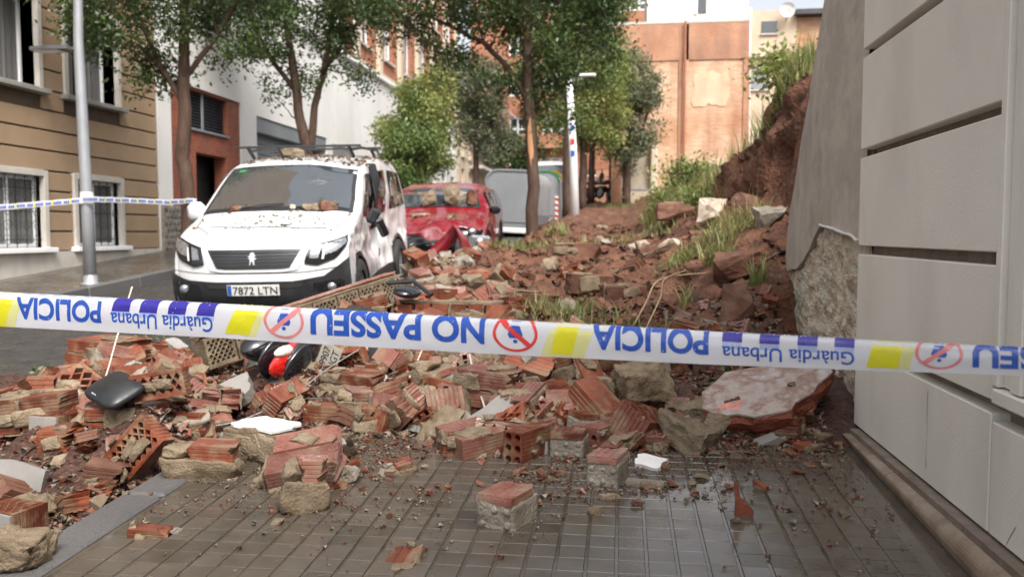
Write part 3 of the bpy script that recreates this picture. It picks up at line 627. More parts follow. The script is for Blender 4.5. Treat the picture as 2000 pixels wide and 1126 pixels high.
M('render_peach', [(.56, .38, .25), (.63, .47, .34)], scale=1.1, rough=.85, bump=.3, bscale=20, bdist=.03, streak=((.45, .25, .15), (1.2, 1.2, .5), .6))
for cx, cz, ww, hh, sd_ in ((1.4, 7.7, 1.6, 1.2, 1), (3.9, 7.6, 1.6, 1.5, 2), (4.3, 4.4, .9, .8, 4)):
    rr = random.Random(sd_); P_ = [(cx + ww / 2 * math.cos(a) / max(abs(math.cos(a)), abs(math.sin(a))) * rr.uniform(.72, 1), cz + hh / 2 * math.sin(a) / max(abs(math.cos(a)), abs(math.sin(a))) * rr.uniform(.72, 1)) for a in np.linspace(0, 2 * math.pi, 31)[:-1]]
    MB().prism([(x - ph.location.x, z - ph.location.z) for x, z in P_], 35.975 - 36, 36.0 - 36 + .02, 1).build('render_patch', 'render_peach', ph)
MB().tube([rel(ph, (2.86, 35.8, 3.2)), rel(ph, (2.86, 35.8, 10.3))], .05, 6).build('drain_pipe', 'red_facade', ph)
rs = MB().box(rel(ph, (3.4, 39.2, 11.6)), (4.1, 5, 2.8)).build('roof_storey', 'white_wall', ph)
rw = MB().box(rel(ph, (3.55, 36.68, 11.15)), (.42, .04, .72)).build('window', 'glass_window', ph); MB().box(rel(ph, (3.33, 36.66, 11.15)), (.14, .06, .78)).build('frame', 'white_frame', rw)
MB().box(rel(ph, (2.6, 36.1, 10.29)), (5.7, .3, .10)).build('coping', 'stone_trim', ph)
bh = tag(empty('beige_back_house', (6.6, 37, 3)), 'beige rendered back house with small dark window and drainpipe right of the party wall', 'house')
MB().box(rel(bh, (6.45, 40, 6.2)), (1.98, 6, 9.4)).build('wall', 'beige_facade', bh)
w1 = MB().box(rel(bh, (6.35, 36.98, 10.2)), (.62, .06, .5)).build('window', 'glass_window', bh); MB().box(rel(bh, (6.35, 36.95, 9.92)), (.74, .08, .06)).build('sill', 'stone_trim', w1)
w1 = MB().box(rel(bh, (6.0, 36.98, 8.15)), (.75, .06, .95)).build('window', 'shutter_grey', bh); MB().box(rel(bh, (6.0, 36.95, 7.64)), (.85, .08, .06)).build('sill', 'stone_trim', w1)
MB().box(rel(bh, (6.5, 36.9, 9.02)), (2.1, .3, .10)).build('ledge', 'stone_trim', bh)
MB().tube([rel(bh, (5.56, 36.9, 3)), rel(bh, (5.56, 36.9, 11))], .06, 6).build('drain_pipe', 'white_frame', bh)
b2 = tag(empty('low_brick_house', (9, 37, 3)), 'orange brick house with dark flat eaves at the top of the plot', 'house')
MB().box(rel(b2, (9.5, 40.1, 6.1)), (4.1, 6, 9.0)).build('wall', 'party_brick', b2); MB().box(rel(b2, (9.5, 39.8, 10.72)), (4.3, 6.4, .20)).build('roof', 'awning_dark', b2)
dish = tag(empty('satellite_dish', (7.0, 36.6, 10.8)), 'white round satellite dish on the roof edge of the brick house', 'satellite dish')
MB().lathe([(0, .08), (.14, .06), (.26, .02), (.30, -.04)], n=18, axis=1).build('reflector', 'sat_white', dish, smooth=True)
MB().tube([(0, .05, 0), (0, .3, -.4)], .03, 6).build('bracket', 'grey_metal', dish); MB().tube([(0, 0, -.3), (0, -.4, -.05)], .02, 5).build('feed_arm', 'grey_metal', dish)
# yellow hut wall and slatted box at the far foot of the party wall
for o_ in (ph, bh, b2, dish): o_.location.x -= .38; o_.location.z -= .5
hw = tag(empty('yellow_garden_wall', (.75, 34.5, 2.3)), 'pale yellow plastered wall with corner post at the foot of the party wall', 'wall')
MB().box(rel(hw, (.62, 34.6, 3.35)), (1.1, .3, 2.4), bev=.03).build('wall', 'cream_facade', hw); MB().box(rel(hw, (1.22, 34.2, 3.3)), (.26, .3, 2.7), bev=.03).build('post', 'cream_facade', hw)
MB().box(rel(hw, (.6, 34.58, 4.58)), (1.25, .4, .08)).build('coping', 'stone_trim', hw)
MB().box(rel(hw, (.0, 34.4, 3.2)), (.06, .1, 2.2)).build('pipe', 'sat_white', hw)
sbx = tag(empty('slatted_crate', (.55, 33.6, 2.2)), 'low brown slatted planter box in front of the yellow garden wall', 'planter')
for k in range(5): MB().box((0, -.3, .08 + .13 * k), (1.05, .03, .10)).build('slat', 'beige_facade', sbx)
for s_ in (-.45, .45): MB().box((s_, -.26, .33), (.07, .05, .66)).build('post', 'beige_facade', sbx)
MB().box((0, 0, .70), (1.15, .7, .06)).build('top', 'grey_metal', sbx)
fw_ = tag(empty('far_brick_fence', (-.5, 52, 3.6)), 'low red brick wall with dark fence panels behind the parked motorbikes', 'fence')
MB().box((-.2, 0, 1.9), (5.4, .3, .9)).build('wall', 'red_facade', fw_)
for k in range(13): MB().box((-2.6 + .42 * k, -.1, .75), (.33, .06, 1.5)).build('board', 'party_dark', fw_)
# ------------------------------------------------------------------ trees
def leaves(cent, n, spread, size, rng, droop=.3, narrow=.45):
    """leaf-sized folded quads round clump centres -> verts, faces"""
    cent = np.asarray(cent); k = len(cent); idx = rng.integers(0, k, n)
    p = cent[idx] + rng.normal(0, 1, (n, 3)) * np.asarray(spread)
    d = rng.normal(0, 1, (n, 3)); d[:, 2] -= droop; d /= np.linalg.norm(d, axis=1)[:, None]
    u = np.cross(d, rng.normal(0, 1, (n, 3))); u /= np.linalg.norm(u, axis=1)[:, None] + 1e-9
    s = size * rng.uniform(.6, 1.25, n)[:, None]
    nn = np.cross(d, u)
    v0 = p; v1 = p + d * s * .45 + u * s * narrow * .5 + nn * s * .06; v2 = p + d * s; v3 = p + d * s * .45 - u * s * narrow * .5 + nn * s * .06
    V = np.stack([v0, v1, v2, v3], 1).reshape(-1, 3); I = np.arange(n * 4).reshape(n, 4)
    return V, I
def tree(name, label, base, trunk, blobs, leaf, nleaf, mat, seed, twig=.018, spread=.16, clumps=26, group='street trees', narrow=.45, sprays=None):
    """trunk: list of limbs [(pts, radii)], blobs: ellipsoids (centre, radii) filled with leaf clumps; all in metres from the base"""
    rng = np.random.default_rng(seed); e = tag(empty(name, base), label, 'tree', group)
    mb = MB()
    for pts, rad in trunk: 
        # gently crooked limbs
        q = []; rr = []
        for i in range(len(pts) - 1):
            a = Vector(pts[i]); b = Vector(pts[i + 1]); m_ = 4
            for t in range(m_):
                f = t / m_; j = (rad[i] * .14) if (i or t) else 0
                q.append(a.lerp(b, f) + Vector(rng.normal(0, 1, 3)) * j * .5); rr.append(rad[i] * (1 - f) + rad[i + 1] * f)
        q.append(Vector(pts[-1])); rr.append(rad[-1]); mb.tube(q, rr, 8)
    mb.build('trunk', 'bark', e, smooth=True)
    C = []; br = MB(); ends = [Vector(p[-1]) for p, r_ in trunk] + [Vector(p[len(p) // 2]) for p, r_ in trunk if len(p) > 2]
    for c, r_ in blobs:
        k = max(4, int(clumps * r_[0] * r_[1] * r_[2] / 1.0))
        for _ in range(k):
            d = rng.normal(0, 1, 3); d /= np.linalg.norm(d); p = np.array(c) + d * np.array(r_) * rng.uniform(.25, 1) ** .5
            C.append(p)
            if rng.random() < .55:
                pv_ = Vector(p); s = min(ends, key=lambda q: (q - pv_).length); mid = s.lerp(pv_, .5) + Vector((0, 0, .12 * (pv_ - s).length)) + Vector(rng.normal(0, .08, 3))
                br.tube([s, s.lerp(mid, .6) + Vector(rng.normal(0, .03, 3)), mid, pv_], [twig, twig * .8, twig * .6, twig * .25], 4, cap=False)
    if br.v: br.build('branches', 'bark', e)
    C = np.array(C); V, Fq = leaves(C, int(nleaf * 1.55), (spread, spread, spread * .8), leaf, rng, narrow=narrow)
    link('crown', big_mesh('crown', V, Fq, mat), e); return e
tz = lambda x, y: float(zg(y))
# tree by the tan house (A) and the forked one behind the van (B)
tree('street_tree', 'leafy street tree wrapped with police tape in front of the brick entrance bay', (-6.65, 12.45, tz(0, 12.4)),
     [([(0, 0, 0), (.02, 0, 1.2), (-.06, .05, 1.75), (.0, 0, 2.7), (.05, 0, 4.6)], [.12, .105, .115, .095, .06]), ([(0, 0, 2.55), (-.35, 0, 3.1), (-.9, .1, 4.2)], [.05, .045, .03]), ([(.02, 0, 2.95), (.5, .1, 3.6), (1.1, 0, 4.4)], [.045, .04, .025]), ([(0, 0, 2.8), (.2, -.3, 3.7), (.3, -.4, 4.9)], [.04, .035, .02])],
     [((-.9, 0, 3.75), (1.1, 1., .65)), ((-.35, 0, 3.0), (.5, .4, .3)), ((.75, 0, 3.8), (.9, .9, .7)), ((-.1, 0, 4.8), (1.9, 1.6, 1.2)), ((.2, 0, 3.35), (.7, .6, .3)), ((-1.7, -.4, 4.2), (.55, .6, .6)), ((-1.2, -.2, 3.45), (.6, .6, .3)), ((.9, -.3, 4.3), (.8, .8, .6)), ((1.3, .2, 3.7), (.5, .5, .35))], .085, 13500, 'leaf_dark', 1)
tree('street_tree', 'forked dark green street tree rising behind the white van roof', (-6.7, 17.8, tz(0, 17.8)),
     [([(0, 0, 0), (.0, 0, 1.9), (-.18, 0, 2.6), (-.3, 0, 3.6), (-.5, 0, 5)], [.15, .14, .11, .10, .06]), ([(.05, 0, 1.9), (.14, 0, 2.9), (.35, .1, 3.7), (.6, .1, 5.2)], [.10, .08, .075, .05]), ([(-.25, 0, 3.2), (-.8, 0, 3.9), (-1.2, .1, 4.6)], [.06, .05, .03]), ([(.3, 0, 3.6), (.9, 0, 4.3), (1.3, .1, 5.0)], [.06, .05, .03])],
     [((-.2, 0, 4.4), (1.3, 1.1, .9)), ((-.45, 0, 3.3), (.5, .5, .4)), ((.75, 0, 3.5), (.55, .5, .5)), ((0, 0, 5.6), (2.1, 1.8, 1.1)), ((1.2, 0, 4.6), (.8, .8, .8)), ((1.0, -.3, 3.9), (.5, .5, .5)), ((1.5, -.3, 5.2), (.8, .8, .6)), ((-1.3, 0, 4.9), (.9, .9, .9))], .10, 14000, 'leaf_dark', 2)
# the tall split tree on the near pavement (C), the lamp tree (D) and the two behind it
cb = (-1.62, 15.5, tz(0, 15.5))
tc_ = tree('street_tree', 'tall street tree with split orange bark standing in the rubble beside the bins', cb,
     [([(0, 0, 0), (0, 0, 1.6), (-.06, 0, 2.6), (-.10, 0, 3.9), (-.16, 0, 5.6)], [.118, .108, .105, .095, .065]), ([(-.08, 0, 2.75), (-.45, .1, 3.35), (-.9, 0, 3.8), (-1.9, 0, 4.3)], [.06, .05, .045, .025]), ([(-.1, 0, 3.4), (.25, 0, 4.0), (.9, .1, 4.8)], [.05, .04, .025]), ([(-.1, 0, 3.7), (-.3, 0, 4.3), (-.9, .2, 5.2)], [.05, .04, .025])],
     [((-1.3, 0, 3.95), (.9, .7, .55)), ((-2.15, 0, 4.25), (.75, .7, .5)), ((-.35, 0, 3.3), (.4, .5, .35)), ((.35, 0, 2.85), (.42, .5, .75)), ((.9, 0, 3.9), (.65, .7, .8)), ((-.5, 0, 5.0), (1.9, 1.6, .9)), ((.2, .2, 1.9 + .8), (.3, .3, .5)), ((-.9, -.3, 4.4), (.9, .8, .45)), ((.7, 0, 3.2), (.5, .5, .5)), ((1.3, 0, 4.5), (.7, .7, .6)), ((-2.6, -.2, 4.6), (.7, .6, .45)), ((.15, -.2, 3.9), (.5, .5, .5))], .10, 16000, 'leaf_dark', 3, spread=.17)
MB().grid([[(.113 * math.cos(a) - .045 + .02 * (2 - z), .113 * math.sin(a), z) for a in (lambda c, w: np.linspace(c - w, c + w, 5))(-1.35 + .15 * math.sin(z * 5), k)] for z, k in ((1.5, .05), (1.65, .3), (1.85, .45), (2.05, .4), (2.25, .3), (2.42, .08))]).build('torn_bark', 'bark_bare', tc_)
tree('street_tree', 'slender street tree right beside the white lamp post in the rubble', (-1.52, 24.2, tz(0, 24.2)),
     [([(0, 0, 0), (-.02, 0, 2.2), (.05, 0, 3.6), (.3, 0, 5.4)], [.17, .14, .12, .07]), ([(.02, 0, 3.3), (-.5, 0, 4.3), (-.9, 0, 5.4)], [.07, .06, .03])],
     [((.2, 0, 5.0), (1.3, 1.2, 1.2)), ((-.7, 0, 4.6), (.8, .8, .9)), ((.3, 0, 6.6), (1.7, 1.5, 1.0)), ((.9, 0, 3.9), (.6, .6, .5))], .12, 10500, 'leaf_mid', 4, spread=.2)
tree('street_tree', 'yellowish street tree behind the lamp post, third along the near pavement', (-1.45, 31, tz(0, 31)),
     [([(0, 0, 0), (.05, 0, 2.0), (.2, 0, 4.6)], [.16, .13, .07])],
     [((.35, 0, 3.6), (1.5, 1.3, 1.3)), ((-.5, 0, 3.0), (.8, .8, .7)), ((.6, 0, 5.2), (1.4, 1.2, 1.0)), ((.9, 0, 2.6), (.6, .6, .6))], .13, 9500, 'leaf_light', 5, spread=.22)
tree('plot_tree', 'dense dark tree with bare grey twigs against the party wall', (.15, 33.0, tz(0, 33) + .1),
     [([(0, 0, 0), (.0, 0, 1.5), (.2, 0, 4.0)], [.17, .14, .07]), ([(0, 0, 1.4), (.5, 0, 2.6), (.8, 0, 3.6)], [.09, .07, .04])],
     [((.25, 0, 3.3), (1.1, 1.1, 1.4)), ((.55, 0, 4.6), (.95, .9, 1.0)), ((.0, 0, 2.0), (.8, .8, .8)), ((-.2, 0, 5.2), (.9, .9, .9))], .13, 10000, 'leaf_olive', 6, spread=.2, group=None)
tree('street_tree', 'far street tree with pale trunk beside the parked motorbikes', (-1.4, 38.5, tz(0, 38.5)),
     [([(0, 0, 0), (.05, 0, 2.2), (.2, 0, 4.6)], [.16, .13, .07])], [((.1, 0, 4.2), (1.6, 1.4, 1.5)), ((.2, 0, 6.2), (1.3, 1.3, 1.2))], .16, 6500, 'leaf_mid', 7, spread=.25)
tree('plot_tree', 'pale feathery tree top showing above the party wall corner', (-.5, 44, tz(0, 44)),
     [([(0, 0, 0), (0, 0, 6), (.2, 0, 10)], [.2, .15, .08])], [((-.3, 0, 10.2), (1.3, 1.2, 2.2)), ((-.9, 0, 8), (1.3, 1.2, 1.8))], .16, 6000, 'leaf_light', 8, spread=.28, group=None)
# far side of the street
tree('street_tree', 'bushy light green street tree behind the red car', (-6.35, 26.5, tz(0, 26.5)),
     [([(0, 0, 0), (.02, 0, 1.8), (.1, 0, 3.6)], [.12, .10, .05])],
     [((-.15, 0, 2.6), (1.25, 1.1, 1.0)), ((.2, 0, 3.6), (.95, .9, .8)), ((-.1, 0, 1.8), (1.0, .9, .7)), ((-.9, 0, 3.1), (.6, .6, .5)), ((.5, 0, 4.3), (.5, .5, .4))], .13, 11500, 'leaf_light', 9, spread=.2)
tree('street_tree', 'shaded lower part of a green street tree beside the red car roof', (-6.2, 24.0, tz(0, 24.0)),
     [([(0, 0, 0), (.02, 0, 1.5), (.1, 0, 2.6)], [.1, .08, .04])], [((.0, 0, 1.7), (.95, .9, .8)), ((.3, 0, 2.3), (.7, .7, .6))], .12, 6000, 'leaf_mid', 12, spread=.18)
tree('street_tree', 'tall olive green street tree rising behind the light green one', (-6.1, 35.5, tz(0, 35.5)),
     [([(0, 0, 0), (.02, 0, 2.4), (.1, 0, 5)], [.15, .12, .06]), ([(0, 0, 2.2), (.7, 0, 3.4), (1.1, 0, 4.4)], [.08, .06, .04])],
     [((.1, 0, 4.9), (1.7, 1.5, 1.3)), ((.3, 0, 3.3), (1.4, 1.2, 1.0)), ((-.7, 0, 5.6), (.9, .9, .7)), ((.9, 0, 2.4), (.7, .7, .6))], .14, 10500, 'leaf_olive', 10, spread=.24)
tree('street_tree', 'small round dark street tree just left of the split trunk', (-5.6, 45, tz(0, 45)),
     [([(0, 0, 0), (0, 0, 1.5), (0, 0, 3)], [.12, .1, .05])], [((.1, 0, 2.3), (1.35, 1.2, 1.1)), ((0, 0, 1.4), (1.0, .9, .6))], .17, 5500, 'leaf_dark', 11, spread=.22)

# ------------------------------------------------------------------ bushes and grass on the slipped bank
def bush(label, c, r_, n, leaf, mat, seed, narrow=.5):
    rng = np.random.default_rng(seed); e = tag(empty('bush', c), label, 'bush', 'bushes on the slipped bank'); d = rng.normal(0, 1, (40, 3)); d /= np.linalg.norm(d, axis=1)[:, None]; d[:, 2] = np.abs(d[:, 2])
    C = d * np.array(r_) * rng.uniform(.3, 1, (40, 1))
    st = MB()
    for q in C[:18]: st.tube([(q[0] * .2, q[1] * .2, -.15), tuple(q * .6), tuple(q)], [.012, .008, .003], 4)
    st.build('stem', 'bark', e); V, Fq = leaves(C, n, (.13, .13, .11), leaf, rng, narrow=narrow); link('foliage', big_mesh('foliage', V, Fq, mat), e)
def oz(x, y): return soil_z(x, y)
for lb, px, py, Yd, r_, n, lf, mt, sd_ in (
    ('dark broad-leaved bush hanging at the foot of the earth cut', 1385, 405, 12.4, (.42, .5, .30), 1100, .08, 'leaf_mid', 21),
    ('low green bush at the far edge of the slipped earth', 1310, 400, 15.0, (.50, .6, .26), 1200, .08, 'leaf_light', 22),
    ('bright green weedy bush on the ledge above the earth cut', 1535, 150, 10.6, (.45, .4, .28), 1100, .09, 'leaf_light', 23),
    ('green shrub half buried in the grassy slope below the party wall', 1350, 345, 14.5, (.6, .6, .22), 1200, .08, 'leaf_light', 24)):
    p = at(px, py, Yd); bush(lb, (p.x, p.y, p.z), r_, n, lf, mt, sd_)
def blades(pts, hts, rng, wid=.010, lean=.5, seg=3):
    n = len(pts); pts = np.asarray(pts); hts = np.asarray(hts)[:, None]; a = rng.uniform(0, 2 * np.pi, n); dr = np.stack([np.cos(a), np.sin(a), np.zeros(n)], 1); sd_ = np.stack([-np.sin(a), np.cos(a), np.zeros(n)], 1)
    ln = rng.uniform(.1, 1, n)[:, None] * lean * hts; w_ = wid * rng.uniform(.6, 1.3, n)[:, None]; R_ = []
    for k in range(seg + 1):
        t = k / seg; c = pts + dr * ln * t ** 2 * 1.3 + np.array([0, 0, 1]) * hts * (t - .38 * t ** 3 * np.minimum(1, ln / hts)); ww = w_ * (1 - t * .93); R_ += [c - sd_ * ww, c + sd_ * ww]
    V = np.stack(R_, 1); m_ = V.shape[1]; I = np.arange(n)[:, None] * m_
    Fq = np.concatenate([np.concatenate([I + 2 * k, I + 2 * k + 1, I + 2 * k + 3, I + 2 * k + 2], 1) for k in range(seg)]); return V.reshape(-1, 3), Fq
def grass(name, label, regions, mat, seed, wid=.010):
    rng = np.random.default_rng(seed); PV = []; PF = []; o = 0
    for (cx, cy, rx, ry, n, h, lean) in regions:
        x = rng.normal(cx, rx, n); y = rng.normal(cy, ry, n); tuft = rng.integers(0, max(3, n // 14), n)
        jx = rng.normal(cx, rx, tuft.max() + 1); jy = rng.normal(cy, ry, tuft.max() + 1); x = .25 * x + .75 * jx[tuft]; y = .25 * y + .75 * jy[tuft]
        p = np.stack([x, y, [soil_z(a, b) - .02 for a, b in zip(x, y)]], 1); V, Fq = blades(p, h * rng.uniform(.4, 1.2, n), rng, wid, lean); PV.append(V); PF.append(Fq + o); o += len(V)
    return kind(link(name, big_mesh(name, np.concatenate(PV), np.concatenate(PF), mat)), 'stuff', label)
def spot(px, py):
    d = ray(px, py); t = 3.
    while t < 40:
        p = Vector((0, 0, 1.2)) + d * t
        if p.z <= soil_z(p.x, p.y): return p.x, p.y
        t += .03
    return p.x, p.y
S = spot
grass('grass', 'green grass tufts growing through the slipped red earth', [
    (*S(1085, 615), .26, .22, 420, .20, .6), (*S(1100, 705), .26, .14, 340, .14, .7), (*S(1140, 690), .25, .15, 200, .13, .7),
    (*S(1420, 462), .22, .28, 800, .26, .9), (*S(1330, 510), .18, .2, 260, .2, .8), (*S(1395, 520), .14, .14, 140, .2, .8), (*S(1325, 605), .07, .06, 50, .2, .6), (*S(1290, 455), .3, .5, 500, .2, .9),
    (*S(1025, 486), .5, .35, 700, .16, .8), (*S(1080, 455), .2, .3, 200, .22, .6), (*S(1215, 405), .6, 1.2, 700, .25, .8), (*S(1475, 560), .05, .05, 50, .26, .5), (*S(1235, 660), .35, .12, 200, .12, .7), (*S(1440, 730), .06, .06, 100, .14, .7), (*S(1170, 660), .3, .15, 240, .16, .7)], 'grass_blade', 31, .008)
grass('tall_grass', 'tall pale grass along the top of the earth bank', [
    (2.0, 9.6, .22, .3, 1500, .50, .6), (1.9, 11.3, .2, .5, 260, .55, .5), (1.2, 13.0, .2, .4, 700, .40, 1.0), (.95, 13.8, .25, .7, 1200, .45, 1.0), (.75, 15.0, .25, .8, 900, .40, 1.0), (1.45, 13.4, .35, 1.0, 1300, .50, .6), (2.8, 10.8, .4, .8, 900, .7, .4), (1.15, 15.5, .35, 1.3, 1000, .5, .8), (2.8, 13, .8, 1.5, 900, .7, .5), (2.0, 18, .8, 2., 800, .7, .5)], 'grass_blade', 32, .012)
# ------------------------------------------------------------------ lettering helper
def text_verts(s, h, bold=0., font_res=4):
    """glyph outlines of a line of text as flat triangles, cap height h, origin at its centre"""
    cu = bpy.data.curves.new('lettering', 'FONT'); cu.body = s; cu.size = 1; cu.offset = bold; cu.resolution_u = font_res; cu.fill_mode = 'FRONT'
    o = bpy.data.objects.new('lettering', cu); COL.objects.link(o); dg = bpy.context.evaluated_depsgraph_get(); me = bpy.data.meshes.new_from_object(o.evaluated_get(dg))
    v = np.array([p.co[:2] for p in me.vertices]); f = [tuple(p.vertices) for p in me.polygons]
    bpy.data.objects.remove(o); bpy.data.curves.remove(cu); bpy.data.meshes.remove(me)
    k = h / .73; v = v * k; v[:, 0] -= (v[:, 0].min() + v[:, 0].max()) / 2; v[:, 1] -= h / 2
    return v, f
def islands(tv, tf):
    """split glyph triangles into letters"""
    par = list(range(len(tv)))
    def find(i):
        while par[i] != i: par[i] = par[par[i]]; i = par[i]
        return i
    for f in tf:
        for q in f[1:]: par[find(q)] = find(f[0])
    g = {}
    for f in tf: g.setdefault(find(f[0]), []).append(f)
    out = []
    for fs in g.values():
        ids = sorted({q for f in fs for q in f}); mp = {q: k for k, q in enumerate(ids)}; out.append(([tuple(tv[q]) for q in ids], [tuple(mp[q] for q in f) for f in fs]))
    return out
# ------------------------------------------------------------------ vehicles
def chaikin(p, it=2):
    for _ in range(it):
        q = [p[0]]
        for a, b in zip(p, p[1:]): q += [tuple(.8 * x + .2 * y for x, y in zip(a, b)), tuple(.2 * x + .8 * y for x, y in zip(a, b))]
        p = q + [p[-1]]
    return p
class Car:
    def __init__(s, name, label, loc, yaw, prof, W, zb, zt, tum, wheels, wr, paint, sweep=.22, roll=0, disp=None, N=120, cat='van', r0=.06, pitch=None):
        s.e = tag(empty(name, loc, (math.atan(.07) if pitch is None else pitch, roll, yaw)), label, cat); s.W, s.zb, s.zt, s.tum, s.sw, s.r0 = W, zb, zt, tum, sweep, r0; s.disp = disp or (lambda p: p)
        pr = np.array(chaikin(prof)); L = np.r_[0, np.cumsum(np.hypot(*np.diff(pr, axis=0).T))]; t = np.linspace(0, L[-1], N); s.py = np.interp(t, L, pr[:, 0]); s.pz = np.interp(t, L, pr[:, 1])
        ty = np.gradient(s.py); tz_ = np.gradient(s.pz); l = np.hypot(ty, tz_); s.ny, s.nz = -tz_ / l, ty / l       # outward normal
        k = int(np.argmax(s.pz > prof[4][1])) + 2; s.fz = s.pz[:k]; s.fy = s.py[:k]
        s.len = pr[:, 0].max()
        mb = MB(); vs = np.concatenate([np.linspace(-1, -.85, 7), np.linspace(-.8, .8, 17), np.linspace(.85, 1, 7)])
        mb.grid([[s.dp(s.top(i, v)) for v in vs] for i in range(N)])
        for sg in (-1, 1):
            P = []
            for i in range(N):
                a = s.top(i, sg); col = []
                for j in range(26):
                    z = a[2] + (.24 - a[2]) * j / 25 if a[2] > .24 else a[2]
                    col.append(s.dp((sg * s.w(a[1], z) if j else a[0], a[1], z)))
                P.append(col)
            o = len(mb.v); mb.grid(P)
            keep = []
            for fi in range(len(mb.f)):
                f = mb.f[fi]
                if f[0] >= o:
                    c = np.mean([mb.v[q] for q in f], axis=0)
                    if any(math.hypot(c[1] - wy, c[2] - wr) < wr * 1.16 for wy in wheels): continue
                keep.append(f)
            mb.f = keep; mb.m = [0] * len(keep)
        s.body = mb.build('body', paint, s.e, smooth=True)
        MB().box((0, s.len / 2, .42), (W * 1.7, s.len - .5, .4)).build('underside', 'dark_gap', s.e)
        for wy in wheels:
            for sg in (-1, 1):
                ar = [(sg * (s.w(wy, .5) + .012), wy + math.cos(a) * wr * k, wr + math.sin(a) * wr * k) for k in (1.10, 1.26) for a in np.linspace(-.25, math.pi + .25, 20)]
                m_ = MB().grid([[s.dp(p) for p in ar[:20]], [s.dp(p) for p in ar[20:]]]); m_.grid([[s.dp(p) for p in ar[:20]], [s.dp((p[0] - sg * .12, p[1], p[2])) for p in ar[:20]]]); m_.build('wheel_arch', 'plastic_black', s.e)
                wo = MB().lathe([(wr * .62, -.11), (wr * .9, -.115), (wr, -.08), (wr, .08), (wr * .9, .115), (wr * .62, .11)], (sg * (W - .12), wy, wr), 24, 0).build('wheel', 'rubber', s.e, smooth=True)
                rm = MB().lathe([(wr * .64, .07), (wr * .60, .09), (wr * .5, .05), (wr * .15, .07), (.0, .07)], (0, 0, 0), 24, 0)
                rm.v = [(sg * x + sg * (W - .12), y + wy, z + wr) for x, y, z in rm.v]; rm.build('rim', 'grey_metal', wo, smooth=True)
    def dp(s, p): return tuple(s.disp(Vector(p)))
    def w(s, y, z):
        t = min(1, max(0, (z - s.zb) / (s.zt - s.zb))); fr = min(1, max(0, y / .7)); 
        return s.W * (1 - s.tum * t ** 1.4) * (.93 + .07 * fr ** .6) - .02 * max(0, (.5 - z) / .3)
    def top(s, i, v, off=0, fi=None):
        y, z, ny, nz = (s.py[i], s.pz[i], s.ny[i], s.nz[i]) if fi is None else [np.interp(fi, range(len(s.py)), a) for a in (s.py, s.pz, s.ny, s.nz)]
        a = abs(v); ins = s.r0 * (1 - max(0, 1 - a ** 6) ** (1 / 3.)); fade = max(0, 1 - max(y, 0) / 1.1)
        rear = max(0, (y - (s.len - .5)) / .5)
        yy = y + s.sw * a ** 2.6 * fade - .08 * rear * a ** 3 - ny * (ins - off); zz = z - nz * (ins - off) - .03 * a * a * max(0, nz)
        return (v * s.w(y, z), yy, zz)
    def idx(s, y, rear=False):
        k = np.arange(len(s.py)); mid = int(np.argmax(s.pz)); return float(np.interp(y, s.py[:mid], k[:mid]))
    def front(s, x, z, off=.01):
        y = float(np.interp(z, s.fz, s.fy)); v = x / s.w(y, z); a = min(1, abs(v)); ins = s.r0 * (1 - max(0, 1 - a ** 6) ** (1 / 3.)); fade = max(0, 1 - max(y, 0) / 1.1)
        return s.dp((x, y + s.sw * a ** 2.6 * fade + ins - off, z))
    def side(s, sg, y, z, off=.008): return s.dp((sg * (s.w(y, z) + off), y, z))
    def patch(s, name, mat, lo, hi, mp, parent=None, nx=14, nz=6, thick=None, smooth=True):
        lo = np.array(lo, float); hi = np.array(hi, float)
        def rs(p): 
            L = np.r_[0, np.cumsum(np.hypot(*np.diff(p, axis=0).T))]; t = np.linspace(0, L[-1], nx); return np.stack([np.interp(t, L, p[:, 0]), np.interp(t, L, p[:, 1])], 1)
        a, b = rs(lo), rs(hi); P = [[mp(*(a[j] * (1 - i / nz) + b[j] * i / nz)) for j in range(nx)] for i in range(nz + 1)]
        return MB().grid(P).build(name, mat, parent or s.e, smooth=smooth)
def van_disp(p):
    x, y, z = p; q = p.copy()
    # near-side flank (camera right) pushed in by the fallen wall, bonnet and wing crumpled
    if x > .5:
        d = math.exp(-(((y - 2.6) / 1.1) ** 2 + ((z - .85) / .5) ** 2)); q.x -= .16 * d + .05 * d * mnoise.noise(Vector((y * 4, z * 5, 1))) * 2
        d2 = math.exp(-(((y - .9) / .5) ** 2 + ((z - .85) / .25) ** 2)); q.x -= .05 * d2 * (1 + mnoise.noise(Vector((y * 9, z * 9, 2))))
    if y < 1.2 and z > .9:
        q.z += .020 * mnoise.noise(Vector((x * 4, y * 5, 5))) * min(1, max(0, (x + .3) / .6)) - .04 * math.exp(-(((x - .65) / .25) ** 2 + ((y - .45) / .3) ** 2))
    if z > 1.6 and x > .2: q.z -= .06 * math.exp(-(((x - .65) / .3) ** 2 + ((y - 2.1) / .5) ** 2))
    return q
VX, VY = -3.60, 8.05
V = Car('white_van', 'white van with dented side and dusty roof rack parked in front of the rubble', (VX, VY, float(zg(VY + 1.2)) - .12 - .085), R(6.0), [(.14, .22), (.03, .34), (0, .55), (.03, .78), (.13, .95), (.30, 1.04), (.72, 1.13), (.98, 1.19), (1.72, 1.68), (2.05, 1.78), (3, 1.82), (4.0, 1.79), (4.28, 1.70), (4.40, 1.05), (4.40, .45), (4.3, .28)],
        .92, 1.0, 1.8, .17, (.88, 3.66), .33, 'van_white', roll=R(-1.0), disp=van_disp)
wi0, wi1 = V.idx(1.0), V.idx(1.74)
V.patch('windscreen_seal', 'plastic_black', [(wi0 - 1.2, -.93), (wi0 - 1.2, .93)], [(wi1 + .6, -.93), (wi1 + .6, .93)], lambda f, v: V.dp(V.top(0, v, .006, f)), nx=24, nz=10)
